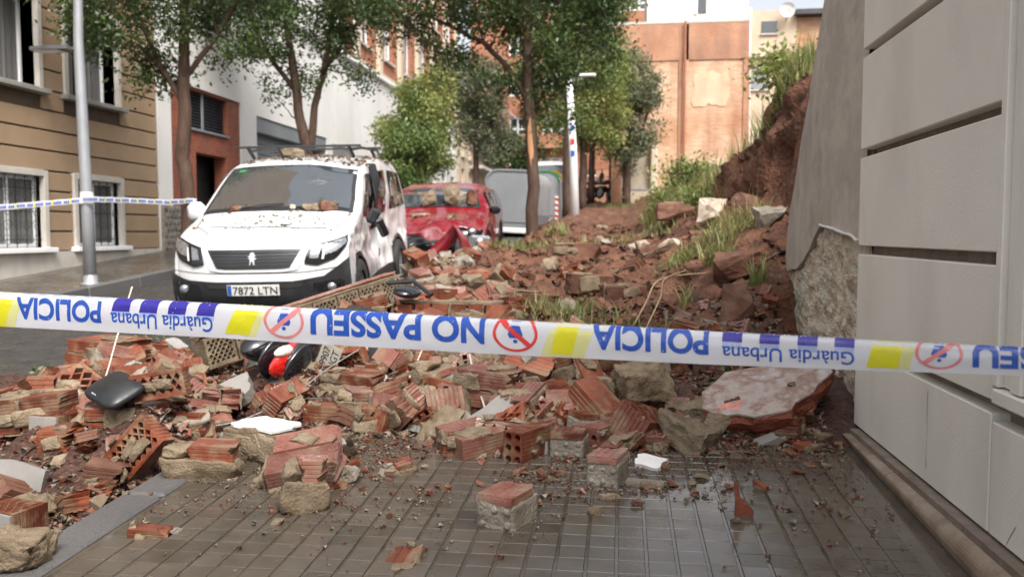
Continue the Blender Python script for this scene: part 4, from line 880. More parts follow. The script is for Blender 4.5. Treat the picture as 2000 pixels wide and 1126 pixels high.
V.patch('windscreen', 'glass_wind', [(wi0, -.885), (wi0, .885)], [(wi1, -.875), (wi1, .875)], lambda f, v: V.dp(V.top(0, v, .014, f)), nx=24, nz=10)
hd0 = V.idx(.16); V.patch('bonnet_gap', 'dark_gap', [(V.idx(.40), -.62), (V.idx(.33), -.2), (V.idx(.33), .2), (V.idx(.40), .72)], [(V.idx(.415), -.62), (V.idx(.35), -.2), (V.idx(.35), .2), (V.idx(.43), .72)], lambda f, v: V.dp(V.top(0, v, .004, f)), nz=1, nx=24)
F = V.front
for sg in (-1, 1): V.patch('bonnet_gap', 'dark_gap', [(V.idx(.20), sg * .56), (V.idx(.45), sg * .80), (V.idx(.95), sg * .90)], [(V.idx(.20), sg * .575), (V.idx(.45), sg * .812), (V.idx(.95), sg * .91)], lambda f, v: V.dp(V.top(0, v, .004, f)), nz=1, nx=20)
V.patch('bumper_seam', 'dark_gap', [(-.9, .632), (-.5, .612), (.5, .612), (.9, .652)], [(-.9, .638), (-.5, .618), (.5, .618), (.9, .660)], lambda x, z: F(x, z, .006), nx=30, nz=1)
V.patch('bumper', 'plastic_black', [(-.92, .24), (0, .22), (.92, .24)], [(-.92, .60), (-.7, .545), (-.4, .53), (.4, .53), (.68, .57), (.92, .74)], lambda x, z: F(x, z, .016), nx=40, nz=8)
V.patch('bumper_intake', 'dark_gap', [(-.46, .465), (.46, .465)], [(-.5, .515), (.5, .515)], lambda x, z: F(x, z, .022), nx=16, nz=2)
V.patch('grille_surround', 'van_white', [(-.44, .645), (-.3, .625), (.3, .625), (.44, .645)], [(-.56, .865), (.56, .865)], lambda x, z: F(x, z, .014), nx=24)
gr = V.patch('grille', 'gloss_black', [(-.36, .665), (-.28, .655), (.28, .655), (.36, .665)], [(-.47, .845), (.47, .845)], lambda x, z: F(x, z, .022), nx=24)
for k in range(5): V.patch('grille_bar', 'plastic_black', [(-.38 - .015 * k, .683 + .033 * k), (.38 + .015 * k, .683 + .033 * k)], [(-.38 - .015 * k, .698 + .033 * k), (.38 + .015 * k, .698 + .033 * k)], lambda x, z: F(x, z, .032), parent=gr, nx=16, nz=1)
lion = [(-.030, -.075), (-.012, -.062), (-.008, -.03), (.006, -.028), (.016, -.07), (.044, -.066), (.034, -.052), (.030, -.012), (.050, -.004), (.058, .014), (.046, .008), (.030, .012), (.036, .026), (.052, .034), (.036, .040), (.028, .062), (.006, .076), (-.016, .068), (-.034, .052), (-.016, .052), (-.030, .036), (-.056, .030), (-.034, .020), (-.020, .016), (-.050, .000), (-.022, -.004), (-.028, -.04)]
m_ = MB(); n = len(lion); a_ = [F(x * .8, .757 + z * .85, .040) for x, z in lion]; tr = tessellate_polygon([[Vector((x, z, 0)) for x, z in lion]]); m_.add(a_, tr); m_.build('emblem', 'chrome', gr)
for sg in (-1, 1):
    hl = V.patch('headlight', 'gloss_black', [(sg * .50, .70), (sg * .62, .675), (sg * .80, .74), (sg * .895, .86)], [(sg * .545, .87), (sg * .66, .905), (sg * .80, .955), (sg * .895, .985)], lambda x, z: F(x, z, .018), nx=12)
    V.patch('lens', 'lamp_lens', [(sg * .66, .77), (sg * .78, .80), (sg * .885, .875)], [(sg * .70, .90), (sg * .79, .935), (sg * .885, .97)], lambda x, z: F(x, z, .026), parent=hl, nx=9)
    V.patch('lens', 'lamp_lens', [(sg * .55, .75), (sg * .635, .745)], [(sg * .58, .85), (sg * .655, .875)], lambda x, z: F(x, z, .026), parent=hl, nx=5)
    V.patch('light_strip', 'drl', [(sg * .665, .735), (sg * .685, .74)], [(sg * .69, .865), (sg * .705, .87)], lambda x, z: F(x, z, .034), parent=hl, nx=3)
    fg = V.patch('fog_lamp_recess', 'gloss_black', [(sg * .56, .36), (sg * .84, .37)], [(sg * .58, .50), (sg * .86, .53)], lambda x, z: F(x, z, .024), nx=8)
    q = F(sg * .745, .455, .05); MB().lathe([(0, -.02), (.035, -.015), (.045, .0), (.045, .03)], q, 14, 1).build('fog_lamp', 'lamp_lens', fg, smooth=True)
V.patch('skid_plate', 'grey_metal', [(-.86, .25), (-.62, .235)], [(-.86, .30), (-.64, .285)], lambda x, z: F(x, z, .024), nx=6, nz=2)
pl = V.patch('number_plate', 'plate_white', [(-.26, .395), (.26, .395)], [(-.26, .505), (.26, .505)], lambda x, z: F(x, z, .040), nx=6, nz=2)
V.patch('plate_band', 'plate_blue', [(-.255, .40), (-.215, .40)], [(-.255, .50), (-.215, .50)], lambda x, z: F(x, z, .044), parent=pl, nx=3, nz=2)
tv, tf = text_verts('7872 LTN', .078, .006); k_ = .44 / (tv[:, 0].max() - tv[:, 0].min()); [MB().add([F(.022 + x * k_, .45 + z, .046) for x, z in a], b).build('letter', 'ink_black', pl) for a, b in islands(tv, tf)]
# flank seen by the camera: doors and windows
for sg in (-1, 1):
    V.patch('side_window', 'glass_dark', [(1.22, 1.10), (2.02, 1.06)], [(1.72, 1.60), (2.02, 1.62)], lambda y, z: V.side(sg, y, z), nx=8)
    V.patch('side_window', 'glass_dark', [(2.22, 1.06), (3.05, 1.08)], [(2.22, 1.62), (3.05, 1.62)], lambda y, z: V.side(sg, y, z), nx=8)
    V.patch('side_window', 'glass_dark', [(3.28, 1.10), (4.15, 1.14)], [(3.28, 1.62), (4.05, 1.58)], lambda y, z: V.side(sg, y, z), nx=8)
    V.patch('door_gap', 'dark_gap', [(1.16, .35), (1.16, 1.05), (1.66, 1.66)], [(1.175, .35), (1.175, 1.05), (1.675, 1.66)], lambda y, z: V.side(sg, y, z, .004), nx=20, nz=1)
    V.patch('door_gap', 'dark_gap', [(2.11, .35), (2.11, 1.66)], [(2.125, .35), (2.125, 1.66)], lambda y, z: V.side(sg, y, z, .004), nx=16, nz=1)
    V.patch('sill_trim', 'plastic_black', [(1.35, .26), (3.2, .26)], [(1.35, .40), (3.2, .40)], lambda y, z: V.side(sg, y, z, .012), nx=16, nz=2)
    MB().box(V.side(sg, 1.92, .98, .02), (.04, .16, .035), bev=.012).build('door_handle', 'van_white', V.e)
    MB().tube([(sg * .60, 1.95, 1.86), (sg * .62, 2.6, 1.90), (sg * .62, 3.7, 1.89), (sg * .60, 4.0, 1.83)], .018, 8).build('roof_rail', 'plastic_black', V.e)
# loose black sheeting pulled out over the door pillar
V.patch('torn_lining', 'plastic_black', [(2.06, .92), (2.16, .90), (2.34, .95)], [(2.02, 1.70), (2.2, 1.74), (2.42, 1.72)], lambda y, z: V.side(1, y, z, .03 + .02 * math.sin(y * 40)), nx=10, nz=8)
V.patch('torn_lining', 'plastic_black', [(2.0, .60), (2.2, .62)], [(2.02, .80), (2.1, .86)], lambda y, z: V.side(1, 1.98 + (y - 2), z + .28, .02), nx=6, nz=4)
for y_, zz in ((1.9, 1.905), (3.3, 1.915)): 
    rb = MB().box((0, y_, zz), (1.50, .05, .028), bev=.01).build('roof_bar', 'plastic_black', V.e)
    for xx in (-.60, -.25, .60): MB().tube([(xx, y_, zz), (xx + .04, y_ + .10, zz - .13)], .022, 6).build('bar_foot', 'plastic_black', rb)
MB().tube([(.12, 1.88, 1.80), (.12, 1.83, 1.90)], .006, 6).build('aerial', 'plastic_black', V.e)
# mirrors: whole white one on the far side, smashed black one hanging on the near side
mi = MB().box((-1.02, 1.28, 1.18), (.20, .13, .22), bev=.05).build('mirror', 'van_white', V.e, smooth=True)
mi = MB().box((.99, 1.20, 1.10), (.12, .10, .18), bev=.03, rot=(0, .5, .3)).build('mirror', 'plastic_black', V.e); mi['label'] = 'smashed black mirror hanging by its cable'
MB().box((1.08, 1.22, .97), (.10, .05, .22), bev=.02, rot=(.2, -.4, .3)).build('mirror_shell', 'gloss_black', mi); MB().tube([(.96, 1.2, 1.08), (1.05, 1.18, 1.0), (1.10, 1.2, .88)], .010, 5).build('cable', 'plastic_black', mi)
V.patch('permit_sticker', 'lid_green', [(wi1 - 2.2, -.78), (wi1 - 2.2, -.68)], [(wi1 - 1.2, -.78), (wi1 - 1.2, -.68)], lambda f, v: V.dp(V.top(0, v, .017, f)), nx=3, nz=1)
# star crack in the windscreen
ck = MB(); c0 = (wi1 - (wi1 - wi0) * .38, .38)
for k in range(17):
    a = 2 * math.pi * k / 17 + random.uniform(-.1, .1); pts = [V.dp(V.top(0, min(.86, c0[1] + math.cos(a) * r_ * .30), .0165, c0[0] + math.sin(a) * r_ * 3.2)) for r_ in (0, .35 + .1 * random.random(), .6, random.uniform(.7, 1.15))]; ck.tube(pts, [.0014, .0010, .0008, .0004], 3, cap=False)
for r_ in (.18, .34, .55): ck.tube([V.dp(V.top(0, c0[1] + math.cos(a) * r_ * .30 * random.uniform(.85, 1.1), .0165, c0[0] + math.sin(a) * r_ * 3.2 * random.uniform(.85, 1.1))) for a in np.linspace(0, 6.28, 22)], .0008, 3, cap=False)
ck.build('windscreen_cracks', 'lamp_lens', V.e)
for x in (-.45, .25): MB().tube([V.dp(V.top(0, x, .03, wi0 - .5)), V.dp(V.top(0, x + .25, .03, wi0 + .6)), V.dp(V.top(0, x + .5, .028, wi0 + .9))], .008, 5).build('wiper', 'plastic_black', V.e)

# crushed red car behind it
def suv_disp(p):
    x, y, z = p; q = p.copy(); n1 = mnoise.noise(Vector((x * 3.5, y * 3.5, z * 3.5))); n2 = mnoise.noise(Vector((x * 8, y * 8, z * 8 + 4)))
    if y < 1.25: k = (1.25 - y) / 1.25; q.z += (.20 * n1 + .08 * n2) * k * (z > .5) - .10 * k * (z > .6); q.y += .16 * n1 * k
    if z > 1.4: q.z -= .07 + .04 * n1
    if x > .5 and y < 2.2: q.x -= .08 * abs(n1)
    return q
S_ = Car('red_car', 'crushed dark red car with stones on its windscreen behind the white van', (-3.02, 12.95, float(zg(14.)) - .12 - .10), R(4), [(.12, .25), (.03, .38), (0, .55), (.02, .74), (.12, .90), (.30, .97), (.8, 1.04), (1.12, 1.10), (1.85, 1.52), (2.2, 1.60), (3, 1.60), (3.8, 1.48), (4.25, 1.12), (4.32, .9), (4.32, .5), (4.2, .3)],
         .92, .95, 1.6, .24, (.90, 3.55), .34, 'car_red', disp=suv_disp, cat='car')
S_.e.scale = (1, 1, .93)
w0, w1 = S_.idx(1.16), S_.idx(1.84); F2 = S_.front
S_.patch('windscreen', 'glass_wind', [(w0, -.86), (w0, .86)], [(w1, -.85), (w1, .85)], lambda f, v: S_.dp(S_.top(0, v, .012, f)), nx=20, nz=8)
S_.patch('broken_front', 'dark_gap', [(-.86, .25), (.86, .25)], [(-.80, .70), (.80, .70)], lambda x, z: F2(x, z, .012), nx=20)
gr = S_.patch('grille', 'gloss_black', [(-.6, .42), (.45, .42)], [(-.72, .68), (.50, .68)], lambda x, z: F2(x, z, .03), nx=14)
for k in range(4): S_.patch('grille_bar', 'plastic_black', [(-.6, .46 + .06 * k), (.45, .46 + .06 * k)], [(-.6, .475 + .06 * k), (.45, .475 + .06 * k)], lambda x, z: F2(x, z, .05), parent=gr, nx=8, nz=1)
for sg in (-1, 1):
    hl = S_.patch('headlight', 'gloss_black', [(sg * .52, .66), (sg * .88, .70)], [(sg * .56, .82), (sg * .88, .88)], lambda x, z: F2(x, z, .02), nx=8)
    q = F2(sg * .74, .77, .05); MB().lathe([(0, -.03), (.05, -.02), (.065, 0), (.07, .04)], q, 14, 1).build('lens', 'lamp_lens', hl, smooth=True)
    for a_, b_ in (((1.35, 1.05), (1.95, 1.45)), ((2.1, 1.05), (2.95, 1.45)), ((3.05, 1.08), (3.6, 1.36))): S_.patch('side_window', 'glass_dark', [a_, (b_[0], a_[1])], [(a_[0] + (.35 if a_[0] < 1.5 else 0), b_[1]), b_], lambda y, z: S_.side(sg, y, z), nx=6)
    MB().box((sg * .98, 1.45, 1.06), (.18, .12, .14), bev=.04).build('mirror', 'gloss_black', S_.e)
lp_ = MB().box((.86, -.12, .60), (.34, .10, .24), bev=.04, rot=(0, .1, .3)).build('hanging_headlight', 'lamp_lens', S_.e); MB().lathe([(0, -.09), (.05, -.08), (.07, -.05), (.07, 0)], (.86, -.12, .62), 14, 1).build('lens', 'chrome', lp_, smooth=True)
# torn bumper cover standing up as a bowed red strip
P = []
for t in np.linspace(0, 1, 16):
    c = Vector((-.10 + .62 * t + .10 * math.sin(t * 3.1), -.30 + .12 * math.sin(t * 3), .18 + .68 * t ** .8)); wd = .05 + .05 * math.sin(t * 3.1)
    P.append([c + Vector((-wd, .05, .04)), c + Vector((-wd * .4, -.02, .0)), c + Vector((wd * .4, -.02, -.03)), c + Vector((wd, .05, -.05))])
MB().grid(P).build('torn_bumper', 'car_red', S_.e, smooth=True)
P = []
for t in np.linspace(0, 1, 14):
    c = Vector((.52 - .02 * t + .16 * math.sin(t * 2.6), -.34, .86 - .70 * t)); wd = .035 + .045 * math.sin(t * 3.1); P.append([c + Vector((-wd, .04, 0)), c + Vector((0, -.03, 0)), c + Vector((wd, .04, 0))])
MB().grid(P).build('torn_bumper', 'car_red', S_.e, smooth=True)

# white van far up the street
fv = Car('distant_van', 'small white van parked past the row of bins', (-3.0, 37.0, float(zg(39)) - .12 - .1), R(2), [(.14, .22), (.03, .34), (0, .55), (.03, .80), (.13, 1.0), (.30, 1.1), (.62, 1.2), (.8, 1.26), (1.4, 1.80), (1.8, 1.95), (3, 2.0), (4.2, 1.98), (4.5, 1.9), (4.6, 1.05), (4.6, .45), (4.5, .28)], .95, 1.0, 2.0, .14, (.9, 3.7), .33, 'van_white', N=60)
a0, a1 = fv.idx(.84), fv.idx(1.38); fv.patch('windscreen', 'glass_wind', [(a0, -.86), (a0, .86)], [(a1, -.85), (a1, .85)], lambda f, v: fv.dp(fv.top(0, v, .014, f)), nx=10, nz=4)
fv.patch('grille', 'plastic_black', [(-.8, .28), (.8, .28)], [(-.8, .58), (.8, .58)], lambda x, z: fv.front(x, z, .02), nx=10, nz=2)
for sg in (-1, 1):
    fv.patch('headlight', 'lamp_lens', [(sg * .55, .75), (sg * .88, .8)], [(sg * .6, .95), (sg * .88, 1.0)], lambda x, z: fv.front(x, z, .02), nx=5, nz=2); fv.patch('side_window', 'glass_dark', [(1.1, 1.2), (1.9, 1.15)], [(1.5, 1.75), (1.9, 1.75)], lambda y, z: fv.side(sg, y, z), nx=5, nz=3)

# ------------------------------------------------------------------ street lamps
lm = tag(empty('street_lamp', (-7.24, 10.88, float(zg(10.88)))), 'thick grey street lamp post with taped waist in front of the tan house', 'street lamp')
pts = [(0, 0, 0), (-.02, 0, 1.1), (-.05, 0, 2.4), (-.07, 0, 3.3), (-.045, 0, 4.2), (.03, 0, 5.2)]
MB().tube(pts, [.086, .080, .072, .064, .058, .05], 16).build('pole', 'grey_metal', lm, smooth=True); MB().lathe([(.13, 0), (.13, .02), (.095, .03), (.09, .12), (.085, .13)], (0, 0, 0), 16).build('base', 'grey_metal', lm, smooth=True)
ar = MB().tube([(-.06, 0, 3.18), (-.2, 0, 3.19)], .022, 8).build('arm', 'lamp_grey', lm)
MB().prism([(-.16, -.12), (-.16, .12), (-.45, .14), (-.72, .10), (-.76, 0), (-.72, -.10), (-.45, -.14)], 3.17, 3.215).build('lamp_head', 'lamp_grey', lm)
MB().box((-.50, 0, 3.163), (.36, .18, .012)).build('lens', 'sat_white', lm)
MB().lathe([(.083, 0), (.084, .02), (.084, .14), (.083, .16)], (-.022, 0, 1.10), 16).build('tape_wrap', 'sat_white', lm)
l2 = tag(empty('street_lamp', (-1.24, 22.0, float(zg(22.0)))), 'pale leaning street lamp post with stickers among the near pavement trees', 'street lamp')
MB().tube([(.05, 0, 0), (-.02, 0, 2.0), (-.12, 0, 3.75)], [.12, .10, .08], 12).build('pole', 'sat_white', l2, smooth=True)
for z_, m__ in ((1.9, 'lid_blue'), (2.2, 'stripe_red'), (2.55, 'lid_blue')): MB().box((-.02 - .03 * (z_ - 2), -.105, z_), (.10, .01, .14)).build('sticker', m__, l2)
MB().tube([(-.12, 0, 3.72), (.10, 0, 3.8), (.25, 0, 3.84)], .04, 8).build('arm', 'sat_white', l2); MB().box((.30, 0, 3.86), (.50, .22, .07), bev=.02).build('lamp_head', 'sat_white', l2); MB().box((.33, 0, 3.82), (.35, .16, .015)).build('lens', 'lamp_grey', l2)
l3 = tag(empty('street_pole', (-6.6, 47, float(zg(47)))), 'thin grey pole on the far pavement beyond the olive tree', 'pole')
MB().tube([(0, 0, 0), (0, 0, 5.2)], .09, 8).build('pole', 'grey_metal', l3); MB().tube([(0, 0, 4.9), (.9, -.2, 4.2)], .05, 6).build('arm', 'lamp_grey', l3)

# ------------------------------------------------------------------ waste containers
def container(label, loc, rot, lid, first=False):
    e = tag(empty('waste_container', loc, rot), label, 'container', 'waste containers along the kerb'); w_, h_, L = .66, 1.55, 1.55
    arch = [(-w_ * .88, .16), (w_ * .88, .16), (w_, .5), (w_, 1.22)] + [(w_ - .32 * (1 - math.cos(a)), 1.22 + (h_ - 1.22) * math.sin(a)) for a in np.linspace(.2, 1.57, 7)] + [(-w_ + .32 * (1 - math.cos(a)), 1.22 + (h_ - 1.22) * math.sin(a)) for a in np.linspace(1.57, .2, 7)] + [(-w_, 1.22), (-w_, .5)]
    m_ = MB().prism(arch, 0, L, 1); m_.build('body', 'bin_grey', e)
    big = [(x * 1.03, (z if z < .9 else z * 1.015)) for x, z in arch if z > .9]
    rows = [[(x, yy, z) for x, z in big] for yy in (-.025, .10)]; rows2 = [[(x * .95, -.025, z * .97) for x, z in big], rows[0]]
    MB().grid(rows).grid(rows2).build('lid_rim', lid, e)
    MB().prism([(x * .86, .30 + (z - .16) * .80) for x, z in arch], -.018, .0, 1).build('end_panel', 'bin_grey', e)
    MB().box((0, L / 2, .1), (w_ * 1.8, L + .06, .13), bev=.02).build('base_frame', 'sat_white', e)
    for sg in (-1, 1):
        st = MB().box((sg * (w_ - .06), -.03, .52), (.10, .02, .66)).build('warning_strip', 'sat_white', e)
        for k in range(4): MB().box((sg * (w_ - .06), -.044, .28 + .16 * k), (.115, .012, .06), rot=(0, .5 * sg, 0)).build('red_bar', 'stripe_red', st)
    return e
kz = lambda y: float(zg(y)) - .10
container('big grey waste container knocked askew behind the red car', (-2.72, 20.6, kz(20.6) + .05), (.0, R(3), R(-7)), 'bin_grey')
for i, (x, y, lid, lb) in enumerate(((-2.45, 24.4, 'lid_green', 'grey waste container with green lid rim half hidden by the split tree'), (-2.5, 26.6, 'lid_yellow', 'grey waste container with yellow lid rim in the far row'), (-2.5, 28.8, 'lid_brown', 'grey waste container with brown lid rim in the far row'), (-2.5, 31, 'lid_blue', 'grey waste container with blue lid rim next to the distant van'))):
    container(lb, (x, y, kz(y)), (0, 0, R(random.uniform(-4, 2))), lid)

# ------------------------------------------------------------------ parked motorbikes far up the pavement
def motorbike(label, loc, yaw, paint):
    e = tag(empty('motorbike', loc, (0, R(8), yaw)), label, 'motorbike', 'motorbikes parked up the street')
    for y_ in (-.62, .62):
        wo = MB().lathe([(.22, -.05), (.29, -.05), (.31, 0), (.29, .05), (.22, .05)], (0, y_, .31), 16, 0).build('wheel', 'rubber', e); MB().lathe([(.22, -.02), (.04, -.03), (.04, .03), (.22, .02)], (0, y_, .31), 12, 0).build('rim', 'grey_metal', wo)
    MB().box((0, .05, .48), (.26, .62, .32), bev=.08).build('engine', 'plastic_black', e); MB().box((0, .38, .80), (.28, .72, .12), bev=.05, rot=(.1, 0, 0)).build('seat', 'rubber', e)
    MB().box((0, -.14, .82), (.30, .46, .24), bev=.10, rot=(-.1, 0, 0)).build('tank', paint, e); MB().box((0, -.52, .86), (.34, .16, .36), bev=.08, rot=(-.35, 0, 0)).build('fairing', paint, e)
    MB().tube([(-.36, -.36, 1.05), (0, -.42, 1.0), (.36, -.36, 1.05)], .018, 6).build('handlebar', 'chrome', e); MB().tube([(0, -.40, .98), (0, -.62, .31)], .03, 6).build('fork', 'chrome', e)
    MB().prism([(-.16, 1.0), (.16, 1.0), (.11, 1.26), (-.11, 1.26)], -.60, -.59, 1).build('windshield', 'glass_wind', e); MB().box((0, .80, .78), (.14, .08, .08), bev=.02).build('tail_lamp', 'tail_red', e)
for i, (x, y, pt, lb) in enumerate(((-2.15, 40.5, 'sat_white', 'white motorbike nearest the lamp post in the parked row'), (-1.5, 42.5, 'grey_metal', 'silver motorbike second in the parked row'), (-1.0, 43, 'lamp_grey', 'dark grey motorbike in the middle of the parked row'), (-.45, 43.2, 'sat_white', 'white motorbike before the last in the parked row'), (.1, 43.5, 'plate_blue', 'blue motorbike at the end of the parked row by the yellow wall'))):
    motorbike(lb, (x, y, float(zg(y)) + .02), R(25 + 14 * (i % 3)), pt)
# ------------------------------------------------------------------ rubble: bricks, mortar, plaster
def rib_outline(W, H, nw, nh, d=.0024):
    """rectangle W x H with shallow grooves pressed into its four sides"""
    P = []
    for (ax, ay), (bx, by), n in (((-W / 2, -H / 2), (W / 2, -H / 2), nw), ((W / 2, -H / 2), (W / 2, H / 2), nh), ((W / 2, H / 2), (-W / 2, H / 2), nw), ((-W / 2, H / 2), (-W / 2, -H / 2), nh)):
        l = math.hypot(bx - ax, by - ay); tx, ty = (bx - ax) / l, (by - ay) / l; nx, ny = -ty, tx
        if n == 0: P.append((ax, ay)); continue
        for k in range(n):
            for t, q in ((.0 if k == 0 else .12, 0), (.80, 0), (.88, 1), (1.04, 1)):
                if k == n - 1 and q == 1: continue
                s = (k + t) / n * l; P.append((ax + tx * s + nx * d * q, ay + ty * s + ny * d * q))
    return P
def round_holes(W, H, nx, ny, r):
    return [[((i + .5) / nx * W - W / 2 + r * math.cos(a), (j + .5) / ny * H - H / 2 + r * math.sin(a)) for a in np.linspace(0, 2 * math.pi, 11)[:-1]] for i in range(nx) for j in range(ny)]
def lattice_holes(W, H, nx=8, ny=3, web=.0045):
    Hs = []; m = .010; w, h = W - 2 * m, H - 2 * m; a, b = w / nx / 2, h / ny / 2
    for j in range(2 * ny - 1):
        off = j % 2
        for i in range(nx - off):
            cx = -w / 2 + a * (2 * i + 1 + off); cy = -h / 2 + b * (j + 1); aa, bb = a - web, b - web * b / a
            Hs.append([(cx - aa, cy), (cx, cy - bb), (cx + aa, cy), (cx, cy + bb)])
    return Hs
def hollow(outer, holes, L, amp0, amp1, seed, mp, tilt=.0):
    """extrude a profile with tunnels; amp = how ragged each end is broken"""
    rr = random.Random(seed); loops = [outer] + holes; flat = [p for l in loops for p in l]; n = len(flat); vs = []
    o1, o2 = rr.uniform(0, 50), rr.uniform(0, 50); tl = [(rr.uniform(-1, 1) * tilt, rr.uniform(-1, 1) * tilt) for _ in range(2)]
    for e, amp in ((0, amp0), (1, amp1)):
        for u, v in flat:
            k = amp * (.5 + .9 * mnoise.noise(Vector((u * 28 + o1, v * 28 + o2, e * 7))) + .5 * mnoise.noise(Vector((u * 90 + o1, v * 90, e * 3)))) if amp else 0
            if amp: k += tl[e][0] * u + tl[e][1] * v
            t = (-L / 2 + k) if e == 0 else (L / 2 - k); jn = Vector((u * 16 + o2, v * 16, e * 2 + o1)); ch = .010 * max(0, mnoise.noise(Vector((u * 9 + o1, v * 9, e * 5 + o2))) - .15)
            vs.append(mp(t + (ch if e == 0 else -ch), u * (1 - ch * 4) + .0022 * mnoise.noise(jn), v * (1 - ch * 4) + .0022 * mnoise.noise(jn + Vector((7, 3, 1)))))
    tr = tessellate_polygon([[Vector((p[0], p[1], 0)) for p in l] for l in loops]); fs = [tuple(t) for t in tr] + [tuple(i + n for i in t)[::-1] for t in tr]; o = 0
    for l in loops:
        k = len(l); fs += [(o + i, o + (i + 1) % k, n + o + (i + 1) % k, n + o + i) for i in range(k)]; o += k
    return MB().add(vs, fs)
_BR = {}
def brick_mesh(kind_, L, W, H, mat, seed=0, br=(0, .03)):
    """L along x, W along y, H along z, centred"""
    key = (kind_, round(L, 3), round(W, 3), round(H, 3), mat, seed, br)
    if key in _BR: return _BR[key]
    X_ = lambda t, u, v: (t, u, v)
    if kind_ == 'rib': mb = hollow(rib_outline(W, H, max(3, int(W / .016)), max(3, int(H / .016))), [], L, br[0], br[1], seed, X_, .25)
    elif kind_ == 'wide': mb = hollow(rib_outline(W, H, max(2, int(W / .03)), max(2, int(H / .03)), .003), [], L, br[0], br[1], seed, X_, .25)
    elif kind_ == 'round': mb = hollow(rib_outline(W, H, max(3, int(W / .018)), max(3, int(H / .018))), round_holes(W, H, 2 if W < .12 else 3, 3 if H > .11 else 2, min(W / (2 if W < .12 else 3), H / (3 if H > .11 else 2)) * .34), L, br[0], br[1], seed, X_, .15)
    elif kind_ == 'round2': mb = hollow(rib_outline(W, H, max(3, int(W / .022)), 3), round_holes(W * .9, H * .8, max(2, int(W / .05)), 1, .017), L, br[0], br[1], seed, X_, .2)
    elif kind_ == 'lat': mb = hollow(rib_outline(L, H, 0, max(3, int(H / .018))), lattice_holes(L, H, max(3, int(L / .040)), max(2, int(H / .048))), W, 0 if br[1] == 0 else .004, br[1], seed, lambda t, u, v: (u, t, v), .1)
    elif kind_ == 'lattop': mb = hollow(rib_outline(L, W, max(3, int(L / .016)), max(3, int(W / .016))), lattice_holes(L, W, max(3, int(L / .040)), max(2, int(W / .048))), H, 0, 0 if br[1] == 0 else .01, seed, lambda t, u, v: (u, v, t), .1)
    me = mb.mesh('brick', mat); _BR[key] = me; return me
def rough_block(dx, dy, dz, seed, amp=.012, n=7, knob=None, chip=.25):
    """mortar: a block with chipped corners and lumpy faces; knob = (cols, rows) rounded plugs squeezed out on the -y face"""
    bm = bmesh.new(); bmesh.ops.create_cube(bm, size=1); bmesh.ops.subdivide_edges(bm, edges=bm.edges[:], cuts=n, use_grid_fill=True); rr = random.Random(seed); o = Vector((rr.uniform(0, 99), rr.uniform(0, 99), rr.uniform(0, 99)))
    cuts = [(Vector((rr.uniform(-1, 1), rr.uniform(-1, 1), rr.uniform(-1, 1))).normalized(), rr.uniform(.40, .62)) for _ in range(7)]
    for v in bm.verts:
        c = v.co.copy()
        for nrm, d in cuts:
            s = c.dot(nrm) - d
            if s > 0 and chip: c -= nrm * s * min(1, chip * 4)
        p = Vector((c.x * dx, c.y * dy, c.z * dz)); q = p * 14 + o
        nv = Vector((mnoise.noise(q), mnoise.noise(q + Vector((31, 0, 0))), mnoise.noise(q + Vector((0, 47, 0))))); q2 = p * 45 + o; nv += .75 * Vector((mnoise.noise(q2), mnoise.noise(q2 + Vector((31, 0, 0))), mnoise.noise(q2 + Vector((0, 47, 0)))))
        v.co = p + nv * amp
    if knob:
        for i in range(knob[0]):
            for j in range(knob[1]):
                c = Vector(((i + .5) / knob[0] * dx - dx / 2, -dy / 2 + .008, (j + .5) / knob[1] * dz - dz / 2)) + Vector((rr.uniform(-.004, .004), 0, rr.uniform(-.004, .004))); r_ = min(dx / knob[0], dz / knob[1]) * rr.uniform(.26, .36)
                if rr.random() < .15: continue
                g = bmesh.ops.create_uvsphere(bm, u_segments=8, v_segments=6, radius=r_); bmesh.ops.translate(bm, verts=g['verts'], vec=c)
    me = bpy.data.meshes.new('mortar'); bm.to_mesh(me); bm.free(); me.polygons.foreach_set('use_smooth', [True] * len(me.polygons)); return me
def rock_mesh(dx, dy, dz, seed, amp=.06, sub=2, npt=14):
    rr = random.Random(seed); bm = bmesh.new()
    for _ in range(npt):
        p = Vector((rr.uniform(-1, 1), rr.uniform(-1, 1), rr.uniform(-1, 1))); p /= max(abs(c) for c in p) ** .6; bm.verts.new((p.x * .5 * dx, p.y * .5 * dy, p.z * .5 * dz))
    r_ = bmesh.ops.convex_hull(bm, input=bm.verts); bmesh.ops.delete(bm, geom=[g for g in r_['geom_interior'] if isinstance(g, bmesh.types.BMVert)], context='VERTS')
    bmesh.ops.triangulate(bm, faces=bm.faces)
    for k in range(sub): bmesh.ops.subdivide_edges(bm, edges=bm.edges[:], cuts=1, use_grid_fill=True)
    s = max(dx, dy, dz); o = Vector((rr.uniform(0, 99),) * 3)
    for v in bm.verts:
        q = v.co / s * 5 + o; v.co += Vector((mnoise.noise(q), mnoise.noise(q + Vector((9, 3, 0))), mnoise.noise(q + Vector((2, 7, 5))))) * amp * s
    me = bpy.data.meshes.new('rock'); bm.to_mesh(me); bm.free(); return me
def ragged(w_, h_, seed, n=18, amp=.12):
    rr = random.Random(seed); P = []
    for k in range(n):
        a = 2 * math.pi * k / n; c, s = math.cos(a), math.sin(a); q = 1 / max(abs(c), abs(s)); P.append((c * q * w_ / 2 * (1 - amp * rr.random()), s * q * h_ / 2 * (1 - amp * rr.random())))
    return P
def setm(me, mat):
    if not me.materials: me.materials.append(MATS[mat])
    return me
HERO = []
